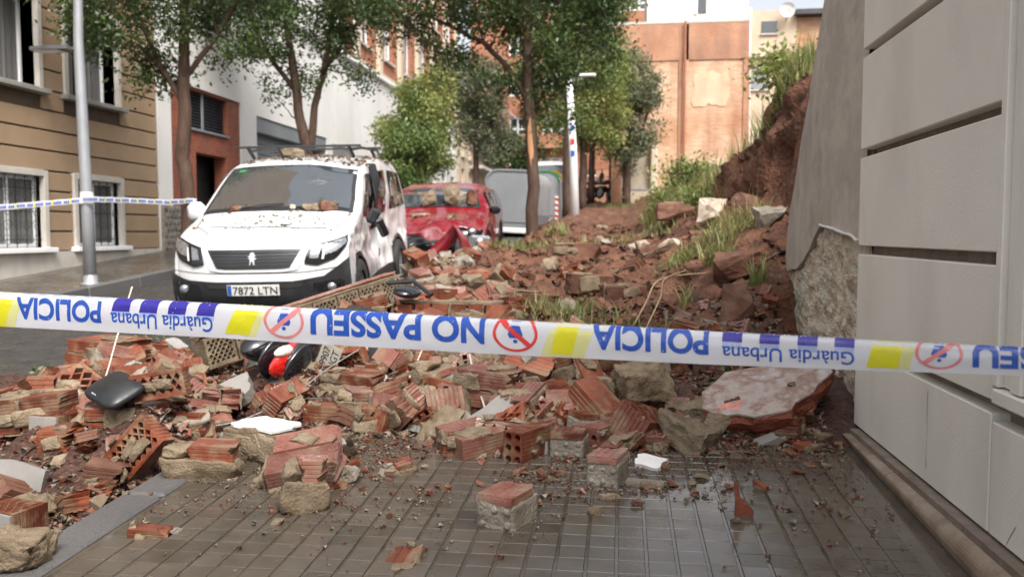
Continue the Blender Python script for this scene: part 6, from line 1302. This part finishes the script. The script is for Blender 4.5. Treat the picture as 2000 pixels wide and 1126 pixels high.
def frag_tag(o, nm, mat, s):
    p = Vector(o.location); lm_ = min(LMK, key=lambda q: (q[1] - p).length); sz = 'tiny' if s < .5 else 'small' if s < 1.1 else 'middling' if s < 1.6 else 'larger'
    tl = 'tilted' if abs(o.rotation_euler.x) + abs(o.rotation_euler.y) > .6 else 'flat lying'; k = KN[nm]; tag(o, '%s %s %s %s %s' % (sz, tl, CN[mat], k[0], lm_[0]), k[1], k[2])
def frag(nm, me, x, y, z, s=1., tilt=1.):
    o = link(nm, me, None, (x, y, z), (rng.normal(0, .45) * tilt, rng.normal(0, .45) * tilt, rng.uniform(0, 6.3)), s); frag_tag(o, nm, me.materials[0].name, s); return o
rp = np.random.default_rng(77); used = {}
def place_lump(x, y, dz=.0):
    j = int(rp.integers(0, len(PROTO))); pr_, nm = PROTO[j]; o = copy_tree(pr_); o.location = (x, y, soil_z(x, y) - .02 + dz); o.rotation_euler = (rp.normal(0, .45), rp.normal(0, .45), rp.uniform(0, 6.3)); s_ = rp.uniform(.85, 1.55); o.scale = (s_,) * 3
    lm_ = min(LMK, key=lambda q: (q[1] - Vector(o.location)).length)[0]; tl = 'tilted' if abs(o.rotation_euler.x) + abs(o.rotation_euler.y) > .6 else 'level'; sz = 'small' if s_ < 1.05 else 'big' if s_ > 1.3 else 'middling'
    tag(o, '%s %s %s %s' % (sz, tl, nm, lm_), pr_['category'], 'loose lumps of the fallen wall')
cnt = 0; tries = 0
while cnt < 190 and tries < 6000:
    tries += 1
    x = rp.uniform(-3.4, .75); y = rp.uniform(3.7, 6.6); h = float(heap(x, y))
    if h < .05 or (x > -1.8 and y < 4.35): continue
    if -2.5 < x < -1.5 and 4.5 < y < 5.4 and rp.random() < .9: continue
    if (x + 2.45) ** 2 + (y - 4.1) ** 2 < .40 ** 2 or (x > -.6 and y > 5.4) or ((x - .6) / .5) ** 2 + ((y - 4.5) / .5) ** 2 < 1: continue
    if any((x - a) ** 2 + (y - .10 - b) ** 2 < (c + .06) ** 2 and y < b + .12 for a, b, c in HERO): continue
    if any((x - a) ** 2 + (y - b) ** 2 < (c + .02) ** 2 for a, b, c in HERO): continue
    if y > 4.9 and abs((x - A.x) * (Bq.y - A.y) - (y - A.y) * (Bq.x - A.x)) / ln < .30 and x < -1.5: continue
    place_lump(x, y, .02); cnt += 1
cnt = tries = 0
while cnt < 34 and tries < 3000:      # along the front edge of the heap
    tries += 1; x = rp.uniform(-1.3, .42); y = 4.05 + abs(rp.normal(0, .28)) + .18 * (x < -.6)
    if any((x - a) ** 2 + (y - b) ** 2 < (c * .8) ** 2 for a, b, c in HERO) or any((x - a) ** 2 < (c * .9) ** 2 and 0 < b - y < .22 for a, b, c in HERO): continue
    place_lump(x, y, .0); cnt += 1
for k in range(52): place_lump(rp.uniform(-2.65, -1.8), rp.uniform(7.0, 12.2), .03)
for k in range(16): place_lump(rp.uniform(-1.9, -.2), rp.uniform(6.4, 8.6), -.05)
for pr_, nm in PROTO:
    for c in list(pr_.children): bpy.data.objects.remove(c)
    bpy.data.objects.remove(pr_)
for k in range(330):
    x, y, h = scatter_pos(rng); nm, me = FR[rng.integers(0, len(FR))]; frag(nm, me, x, y, soil_z(x, y) + .015, rng.uniform(.8, 1.9))
for k in range(240):     # fewer and smaller out on the bare tiles
    y = 4.35 - abs(rng.normal(0, .55)); x = rng.uniform(-1.75, 1.0)
    if y < 2.45: continue
    if x > .45 and rng.random() < .6: continue
    nm, me = FR[rng.integers(0, len(FR))]; frag(nm, me, x, y, float(zg(y)) + .014, rng.uniform(.25, .75), .5)
for k in range(70):     # earth slope and the strip beside the cars
    y = rng.uniform(6.2, 16); x = rng.uniform(-2.2, 1.5); 
    nm, me = FR[rng.integers(0, len(FR))]; me2 = me
    s_ = rng.uniform(1.0, 2.8); o = frag(nm, me2, x, y, soil_z(x, y) + .01, s_)
    if nm != 'mortar_fragment': o.material_slots[0].link = 'OBJECT'; o.material_slots[0].material = MATS['brick_dusty']; frag_tag(o, nm, 'brick_dusty', s_)
# crumbs: thousands of chips as one mass
def chips(name, label, pos, size, mats, seed):
    rng = np.random.default_rng(seed); n = len(pos); T = np.array([(1, 1, 1), (1, -1, -1), (-1, 1, -1), (-1, -1, 1), (.9, .1, -.6), (-.5, .8, .5)], float)
    V_ = T[None] * rng.uniform(.5, 1.2, (n, 6, 3)) * (size * np.exp(rng.normal(0, .45, n)))[:, None, None] * np.array([1, 1, .55]); a = rng.uniform(0, 6.28, n); c, s = np.cos(a)[:, None], np.sin(a)[:, None]
    V_ = np.stack([V_[..., 0] * c - V_[..., 1] * s, V_[..., 0] * s + V_[..., 1] * c, V_[..., 2]], -1) + pos[:, None]
    F0 = np.array([(0, 1, 4), (0, 4, 5), (1, 3, 4), (0, 2, 5), (2, 3, 5), (1, 2, 3), (0, 1, 2), (3, 4, 5)]); Fq = (F0[None] + 6 * np.arange(n)[:, None, None]).reshape(-1, 3)
    mi = np.repeat(rng.integers(0, len(mats), n), 8); return kind(link(name, big_mesh(name, V_.reshape(-1, 3), Fq, mats, False, mi)), 'stuff', label)
P = []
while len(P) < 17000:
    x = rng.uniform(-3.5, 1.05); y = rng.uniform(3.1, 6.6)
    if heap(x, y) > -.04: P.append((x, y, soil_z(x, y) + .006))
chips('rubble_crumbs', 'brick and mortar crumbs covering the front of the heap', np.array(P), .016, ['brick', 'mortar', 'brick', 'brick_pink', 'mortar_grey', 'mortar'], 3)
P = []
while len(P) < 4800:
    y = 4.4 - abs(rng.normal(0, .7)); x = rng.uniform(-1.8, 1.05)
    if y < 2.4 or (x > .2 and rng.random() < .6) or float(fbm(x * 2.2, y * 2.2, 2)) < -.16 + .1 * (4.2 - y): continue
    P.append((x, y, float(zg(y)) + .011))
chips('grit', 'fine brick grit sprinkled over the wet pavement tiles', np.array(P), .0048, ['brick', 'mortar', 'mortar_grey', 'brick_pink'], 4)
P = []
while len(P) < 4200:
    y = rng.uniform(6.0, 17); x = rng.uniform(-2.3, 1.9); P.append((x, y, soil_z(x, y) + .008))
chips('earth_clods', 'clods and stones in the slipped earth', np.array(P), .022, ['soil', 'soil', 'soil', 'soil', 'mortar', 'soil', 'soil', 'brick_dusty'], 5)
V_, F_ = leaves(np.array([(x, y, float(zg(y)) - .108) for x, y in zip(rng.uniform(-4.6, -2.6, 60), rng.uniform(4.5, 7.6, 60))]), 900, (.16, .16, .004), .05, rng)
kind(link('leaf_litter', big_mesh('leaf_litter', V_, F_, 'leaf_mid')), 'stuff', 'torn green leaves littering the road beside the heap')
P = np.stack([rng.uniform(-.7, .8, 700), rng.uniform(1.9, 3.9, 700), np.zeros(700)], 1); q = []
mw = V.e.matrix_basis
for x, y, _ in P:
    pp = mw @ Vector(V.dp(V.top(0, x / .8, 0, V.idx(min(y, 2.9))))) ; q.append((pp.x, pp.y + max(0, y - 2.9), pp.z + .008))
q2 = []
for _ in range(160):
    y_, x_ = rng.uniform(.25, .95), rng.normal(.15, .4); pp = mw @ Vector(V.dp(V.top(0, max(-.9, min(.9, x_)), 0, V.idx(y_)))); q2.append((pp.x, pp.y, pp.z + .004))
chips('bonnet_grit', 'brick grit sprinkled over the van bonnet', np.array(q2), .007, ['mortar', 'brick_dusty', 'soil'], 8)
V_, F_ = leaves(np.array(q2[:30]) + np.array([0, 0, .006]), 46, (.02, .02, .002), .05, rng); kind(link('bonnet_leaves', big_mesh('bonnet_leaves', V_, F_, 'leaf_mid')), 'stuff', 'torn leaves stuck to the van bonnet')
chips('roof_rubble', 'crushed mortar spread over the van roof', np.array(q), .016, ['mortar', 'mortar_grey', 'brick_dusty'], 6)
# ------------------------------------------------------------------ police tape across the foreground
def tape_mat(name, col, rough=.22, tr=.3):
    m = M(name, [tuple(c * .94 for c in col), col], scale=3, rough=rough, rvar=.08, bump=.12, bscale=18, bdist=.004, transl=tr, spec=.6); return m
tape_mat('tape_white', (.78, .79, .84), .18, .42); tape_mat('tape_blue', (.018, .075, .38), .25, .1); tape_mat('tape_navy', (.03, .022, .27), .25, .1); tape_mat('tape_yellow', (.66, .62, .015), .25, .2)
tape_mat('tape_paleyellow', (.70, .68, .30), .25, .3); tape_mat('tape_red', (.58, .035, .035), .25, .1); tape_mat('tape_ghost', (.42, .48, .72), .22, .3); tape_mat('tape_rose', (.68, .22, .22), .25, .2)
_tx = [-1300, -260, 0, 418, 700, 1000, 1380, 1670, 2000, 2330]; _tt = [500, 556, 570, 592, 607.5, 625, 646.5, 662, 678.5, 692]; _tb = [556, 621, 637, 659, 676, 693, 711, 722, 733.5, 742]
def tape_pt(px, v, off=0.):
    """v: 0 lower edge .. 1 upper edge, 1..1.3 curl over the top, beyond: back fold"""
    d = 1 / (.342 + .124e-3 * px); top = Vector((0, 0, 1.2)) + ray(px, float(np.interp(px, _tx, _tt))) * d; bot = Vector((0, 0, 1.2)) + ray(px, float(np.interp(px, _tx, _tb))) * d
    h = (top - bot).length; up_ = (top - bot).normalized(); t = Vector((1, -.32, -.06)).normalized(); n = t.cross(up_).normalized()
    if n.y > 0: n = -n
    wob = .004 * mnoise.noise(Vector((px * .006, 1.7, 0))) + .0022 * mnoise.noise(Vector((px * .03, v * 3, 4)))
    if v <= .82:
        p = bot + up_ * h * v; return p + n * (.006 * math.sin(v / .82 * 2.2) + wob + off)
    r_ = h * .18; a = (v - .82) / .18 * (math.pi / 2)       # rolls away from the viewer
    if a <= math.pi: 
        c = bot + up_ * h * .82 - n * r_ * .9; q = .006 * math.sin(2.2) + wob
        return c + up_ * (r_ + off) * math.sin(a) + n * ((r_ * .9 + q + off) * math.cos(a))
    return tape_pt(px, 1.18) - up_ * h * (v - 1.18)
tp = tag(empty('police_tape', tape_pt(1000, .5)), 'white plastic police tape with blue lettering stretched across the foreground', 'tape'); bpy.context.view_layer.update(); O_ = tp.location
def TP(px, v, off=0): return tape_pt(px, v, off) - O_
MB().grid([[TP(px, v) for v in list(np.linspace(0, .82, 9)) + list(np.linspace(.85, 1.18, 12)) + [1.35, 1.55]] for px in np.linspace(-1300, 2330, 200)]).build('ribbon', 'tape_white', tp, smooth=True, recalc=False)
def tquad(nm, mat, x0, x1, v0, v1, sl=0., off=.0008):
    n = 8; return MB().grid([[TP(x0 + (x1 - x0) * i / 5 + sl * (v - v0), v, off) for v in np.linspace(v0, v1, n)] for i in range(6)]).build(nm, mat, tp, smooth=True)
def ttext(s, x0, x1, v0, v1, bold, mat='tape_blue'):
    """lettering printed upside down, as the tape hangs: one part per letter"""
    tv, tf = text_verts(s, 1., bold, 5); a, b = tv[:, 0].min(), tv[:, 0].max(); lo, hi = 0 - .5, 1 - .5
    # subdivide so that letters follow the roll of the tape
    for iv, g in islands(tv, tf):
        bm = bmesh.new(); vv = [bm.verts.new((q[0], q[1], 0)) for q in iv]
        for f in g:
            try: bm.faces.new([vv[q] for q in f])
            except ValueError: pass
        bmesh.ops.triangulate(bm, faces=bm.faces)
        for c in np.linspace(-.45, .5, 12): bmesh.ops.bisect_plane(bm, geom=bm.verts[:] + bm.edges[:] + bm.faces[:], plane_co=(0, c, 0), plane_no=(0, 1, 0))
        for v in bm.verts:
            u = (v.co.x - a) / (b - a); w_ = (v.co.y - lo) / (hi - lo); v.co = TP(x1 + (x0 - x1) * u, v1 + (v0 - v1) * w_, .0009)
        me = bpy.data.meshes.new('letter'); bm.to_mesh(me); bm.free(); me.materials.append(MATS[mat]); me.polygons.foreach_set('use_smooth', [True] * len(me.polygons)); link('letter', me, tp)
def tring(cx, rx, vc, rv, mat, fl=1):
    n = 40
    MB().grid([[TP(cx + rx * k * math.cos(a), vc + rv * k * math.sin(a), .0009) for k in (.86, .93, 1)] for a in np.linspace(0, 2 * math.pi, n)]).build('sign_ring', mat, tp, smooth=True)
    s2 = .66; w_ = .085
    MB().grid([[TP(cx + fl * rx * (t * s2 + w_ * q), vc + rv * (t * s2 - w_ * q), .0012) for q in (-1, 0, 1)] for t in np.linspace(-1, 1, 12)]).build('sign_bar', mat, tp, smooth=True)
    MB().grid([[TP(cx + .10 * rx * k * math.cos(a), vc - .42 * rv + .11 * rv * k * math.sin(a), .0007) for k in (.01, 1)] for a in np.linspace(0, 2 * math.pi, 16)]).build('sign_head', 'tape_blue', tp)
    MB().grid([[TP(cx + x * rx * k, vc + y * rv, .0007) for k in (-1, -.3, .3, 1)] for x, y in ((.26, -.24), (.34, -.05), (.28, .15), (.20, .4), (.2, .62))]).build('sign_body', 'tape_blue', tp)
tquad('yellow_band', 'tape_yellow', -45, 12, .0, 1.1, 22); tquad('pale_band', 'tape_paleyellow', 12, 30, .0, 1.1, 22)
ttext('POLICIA', 36, 200, .24, .84, .03)
ttext('Guàrdia Urbana', 219, 417, .14, .58, .012)
for x in (221, 275, 330, 386): tquad('navy_block', 'tape_navy', x, x + 34, .62, 1.0, 12); tquad('ghost_block', 'tape_ghost', x - 1, x + 33, .48, .615, 10, .0004)
for x in range(40, 205, 30): tquad('ghost_block', 'tape_ghost', x, x + 17, .92, 1.12, 8, .0005)
tquad('yellow_band', 'tape_yellow', 440, 487, .14, 1.1, 30); tquad('pale_band', 'tape_paleyellow', 478, 500, .10, 1.1, 30, .0005)
tring(557, 39, .60, .50, 'tape_rose')
ttext('NO PASSEU', 609, 948, .26, .97, .035)
tring(1008, 44, .62, .52, 'tape_red', -1)
tquad('yellow_band', 'tape_yellow', 1076, 1118, .10, .99, 18); tquad('pale_band', 'tape_paleyellow', 1056, 1140, .02, 1.1, 26, .0005)
ttext('POLICIA', 1156, 1385, .28, .98, .035)
ttext('Guàrdia Urbana', 1411, 1669, .14, .58, .012)
for x in (1411, 1484, 1558, 1630): tquad('navy_block', 'tape_navy', x, x + 39, .72, 1.05, 2); tquad('ghost_block', 'tape_ghost', x, x + 38, .52, .715, 2, .0004)
tquad('yellow_band', 'tape_yellow', 1692, 1752, .10, 1.1, 16); tquad('pale_band', 'tape_paleyellow', 1750, 1776, .10, 1.1, 16, .0005)
tring(1834, 47, .66, .54, 'tape_rose')
ttext('NO PASSEU', 1899, 2300, .22, .97, .035)
for x in range(630, 940, 38): tquad('ghost_block', 'tape_ghost', x, x + 22, 1.0, 1.14, 3, .0005)
dm = MB()
for k in range(420):
    px = random.uniform(-50, 2050); v = random.choice((random.gauss(1.0, .06), random.gauss(1.0, .05), random.uniform(.3, 1))); c = TP(px, v, .0006); r_ = random.uniform(.0006, .0019)
    dm.add([c + Vector(q) * r_ for q in ((1, 0, 0), (-1, 0, 0), (0, 1, 0), (0, -1, 0), (0, 0, 1), (0, 0, -1))], [(0, 2, 4), (2, 1, 4), (1, 3, 4), (3, 0, 4), (2, 0, 5), (1, 2, 5), (3, 1, 5), (0, 3, 5)])
dm.build('rain_drops', 'drl', tp, smooth=True)['kind'] = 'stuff'
# the second tape, from the lamp post to the tree
lt = tag(empty('far_police_tape', (-7.25, 10.8, 1.62)), 'thin police tape tied round the lamp post and the street tree', 'tape')
def strip(pts, h, nm):
    pts = [Vector(p) for p in pts]; P = []; n = 60
    L = [0]
    for a, b in zip(pts, pts[1:]): L.append(L[-1] + (b - a).length)
    for k in range(n + 1):
        s = L[-1] * k / n; i = max(j for j in range(len(L) - 1) if L[j] <= s + 1e-9); c = pts[i].lerp(pts[i + 1], (s - L[i]) / (L[i + 1] - L[i])); c.z += .002 * math.sin(k * .7); P.append([c - Vector((0, 0, h / 2)), c + Vector((0, -.004, 0)), c + Vector((0, 0, h / 2))])
    MB().grid(P).build(nm, 'tape_white', lt)
    for k in range(0, n - 1):
        q = k % 9
        if q in (4, 8): mt, a, b = ('tape_yellow' if q == 8 else 'tape_white'), 0, 1
        else: mt, a, b = 'tape_blue', .25, .72
        if mt == 'tape_white': continue
        g = [[P[k + e][0].lerp(P[k + e][2], f) + Vector((.006, -.008, 0)) for f in (a, b)] for e in (.0, 1)] if False else [[P[k][0].lerp(P[k][2], f) + Vector((.006, -.008, 0)) for f in (a, b)], [P[k].__getitem__(0).lerp(P[k + 1][0], .7).lerp(P[k][2].lerp(P[k + 1][2], .7), f) + Vector((.006, -.008, 0)) for f in (a, b)]]
        MB().grid(g).build('print_mark', mt, lt)
lo = lt.location
q = [at(-80, 412, 9.9), at(60, 400, 10.45), at(163, 391, 10.78)]; strip([p - lo for p in q], .075, 'ribbon')
q = [at(176, 389, 10.78), at(250, 391, 11.4), at(330, 395, 12.0), at(366, 392, 12.33), at(384, 392, 12.34)]; strip([p - lo for p in q], .075, 'ribbon')
strip([at(x, 389, 10.78) - lo for x in (160, 168, 176, 183)], .09, 'ribbon')
# ------------------------------------------------------------------ steel rods, wires, stalks
def rod(label, pts, r_, mat='steel_rod', nm='steel_rod', cat='rod', gp='bent rods sticking out of the rubble'):
    P = [at(*p) for p in pts]; o = P[0].copy(); Q = []
    for i in range(len(P) - 1):
        p0, p1, p2, p3 = P[max(i - 1, 0)], P[i], P[i + 1], P[min(i + 2, len(P) - 1)]
        for t in np.linspace(0, 1, 7)[:-1]: Q.append(.5 * ((2 * p1) + (p2 - p0) * t + (2 * p0 - 5 * p1 + 4 * p2 - p3) * t * t + (3 * p1 - p0 - 3 * p2 + p3) * t ** 3) - o)
    Q.append(P[-1] - o); tag(MB().tube(Q, r_, 7).build(nm, mat, smooth=True, loc=o), label, cat, gp)
rod('pale straight stick slanting up past the tape beside the black shell', [(258, 560, 4.75), (228, 660, 4.55), (205, 740, 4.4), (172, 822, 4.15)], .005, 'rod_pale')
rod('long bent rod rising from the left bricks to the scooter plate', [(150, 842, 4.0), (300, 838, 4.1), (450, 826, 4.25), (560, 778, 4.45), (640, 720, 4.65), (705, 680, 4.8)], .0048)
rod('thin dark wire running level behind the white plastered block', [(195, 758, 4.5), (330, 770, 4.5), (540, 778, 4.5), (735, 776, 4.55)], .0032)
rod('pale rod standing in the two striped bricks', [(917, 692, 4.75), (928, 740, 4.6), (945, 790, 4.42), (955, 834, 4.25)], .0055, 'rod_pale')
rod('rusty rod lying across the big pink brick block', [(838, 762, 4.6), (910, 746, 4.62), (960, 735, 4.7), (1026, 702, 4.85)], .0048)
rod('short pale rod leaning behind the tipped striped lump', [(824, 684, 4.95), (812, 712, 4.85), (799, 738, 4.75)], .005, 'rod_pale')
rod('dark curled wire end on the tiles at centre', [(752, 838, 4.3), (738, 872, 4.05), (712, 895, 3.9), (703, 915, 3.85), (700, 930, 3.8)], .0045)
rod('dry straw stalk bent over the slide', [(1235, 640, 5.9), (1262, 590, 6.0), (1290, 545, 6.15), (1380, 533, 6.3)], .006, 'straw', 'dry_stalk', 'stalk', 'dry stalks on the slide')
rod('second dry stalk crossing the first', [(1262, 640, 5.9), (1290, 580, 6.05), (1298, 545, 6.1), (1340, 528, 6.3)], .005, 'straw', 'dry_stalk', 'stalk', 'dry stalks on the slide')
# ------------------------------------------------------------------ fallen scooter
p0 = at(560, 762, 4.95)
sc = tag(empty('fallen_scooter', p0, (R(6), R(14), R(-14))), 'black scooter lying under the rubble with its red tail lamp showing', 'scooter')
def egg(c, r_, n=20, m_=12, cut=None, tw=.0):
    P = []
    for i in range(m_ + 1):
        b = -math.pi / 2 + math.pi * i / m_; row = []
        for j in range(n):
            a = 2 * math.pi * j / n; x, y, z = math.cos(a) * math.cos(b), math.sin(b), math.sin(a) * math.cos(b); k = 1 + tw * y
            row.append((c[0] + r_[0] * x * k, c[1] + r_[1] * y, c[2] + r_[2] * z * k))
        P.append(row)
    return P
MB().grid(egg((.0, .30, .20), (.15, .44, .17), tw=.2), closed=True).build('tail_fairing', 'gloss_black', sc, smooth=True)
MB().grid(egg((-.27, .40, .19), (.19, .50, .15), tw=.1), closed=True).build('side_fairing', 'gloss_black', sc, smooth=True)
MB().grid(egg((.02, .55, .34), (.16, .5, .08)), closed=True).build('seat', 'rubber', sc, smooth=True)
t_ = MB().grid(egg((.0, .0, .19), (.062, .20, .125), 14, 8, tw=.3), closed=True).build('tail_lamp', 'tail_red', sc, smooth=False)
MB().grid(egg((.0, -.075, .275), (.036, .09, .035), 12, 8), closed=True).build('clear_lens', 'tail_clear', t_, smooth=True)
for sg in (-1, 1): MB().grid(egg((sg * .095, .02, .19), (.052, .20, .165), tw=.2), closed=True).build('tail_side', 'gloss_black', sc, smooth=True)
MB().grid(egg((.0, .06, .06), (.10, .24, .08)), closed=True).build('tail_bottom', 'plastic_black', sc, smooth=True)
MB().box((.02, .02, .05), (.16, .34, .10), bev=.04).build('mudguard', 'plastic_black', sc)
wo = MB().lathe([(.12, -.06), (.19, -.065), (.215, 0), (.19, .065), (.12, .06)], (.34, .52, .22), 20, 0).build('wheel', 'rubber', sc, smooth=True); MB().lathe([(.12, -.03), (.03, -.04), (.03, .04), (.12, .03)], (.34, .52, .22), 14, 0).build('rim', 'grey_metal', wo)
MB().tube([(.05, .95, .55), (.22, 1.0, .60), (.40, .95, .56)], .016, 7).build('handlebar', 'plastic_black', sc); MB().grid(egg((.16, 1.05, .50), (.10, .12, .04)), closed=True).build('front_cover', 'gloss_black', sc, smooth=True)
M('plate_dull', [(.33, .31, .26), (.42, .40, .34)], scale=12, rough=.5)
pm = Matrix.Translation((.235, .04, .27)) @ Euler((R(84), R(-78), R(10))).to_matrix().to_4x4() @ Matrix.Scale(.85, 4)
pl = MB().box((0, 0, 0), (.22, .16, .004), rot=None).build('number_plate', 'plate_dull', sc); pl.matrix_local = pm
MB().box((-.10, 0, .0032), (.022, .15, .002)).build('plate_band', 'plate_blue', pl)
for s, yy in (('9907', .034), ('NGT', -.036)):
    tv, tf = text_verts(s, .055, .006); [MB().add([(x * .95 + .012, y + yy, .0036) for x, y in a], b).build('letter', 'ink_black', pl) for a, b in islands(tv, tf)]
# black plastic shell wedged among the bricks at the left
p0 = at(248, 815, 4.0)
bsn = tag(empty('plastic_shell', p0, (R(26), R(12), R(-28))), 'black scooter storage shell with small white emblem wedged among the bricks', 'scooter part')
def sq(a, r_, k=.78, e=.42): c, q = math.cos(a), math.sin(a); return (r_ * math.copysign(abs(c) ** e, c), r_ * k * math.copysign(abs(q) ** e, q))
P = [[(*sq(a, r_), z) for a in np.linspace(0, 2 * math.pi, 29)] for z, r_ in ((.0, .045), (.05, .055), (.10, .068), (.14, .092), (.165, .125), (.17, .130))]
MB().grid(P).build('bucket', 'gloss_black', bsn, smooth=True)
P = [[(*sq(a, r_, .78, e), z) for a in np.linspace(0, 2 * math.pi, 29)] for r_, z, e in ((.130, .166, .42), (.138, .170, .42), (.139, .186, .42), (.128, .198, .45), (.09, .212, .6), (.04, .218, .8), (.001, .219, 1))]
ld = MB().grid(P).build('lid', 'plastic_black', bsn, smooth=True)
tv, tf = text_verts('ccoo', .014, .02); MB().add([(-.03 + x * 1.1, -.082 + y * .95, .2055 + y * .28) for x, y in tv], tf).build('emblem_lettering', 'drl', ld)['kind'] = 'stuff'
MB().tube([(-.055 - .012 * t - .04 * t ** 4, -.030 - .02 * t, .0 + .15 * t) for t in np.linspace(0, 1, 8)], .003, 5).build('rim_edge', 'chrome', bsn)
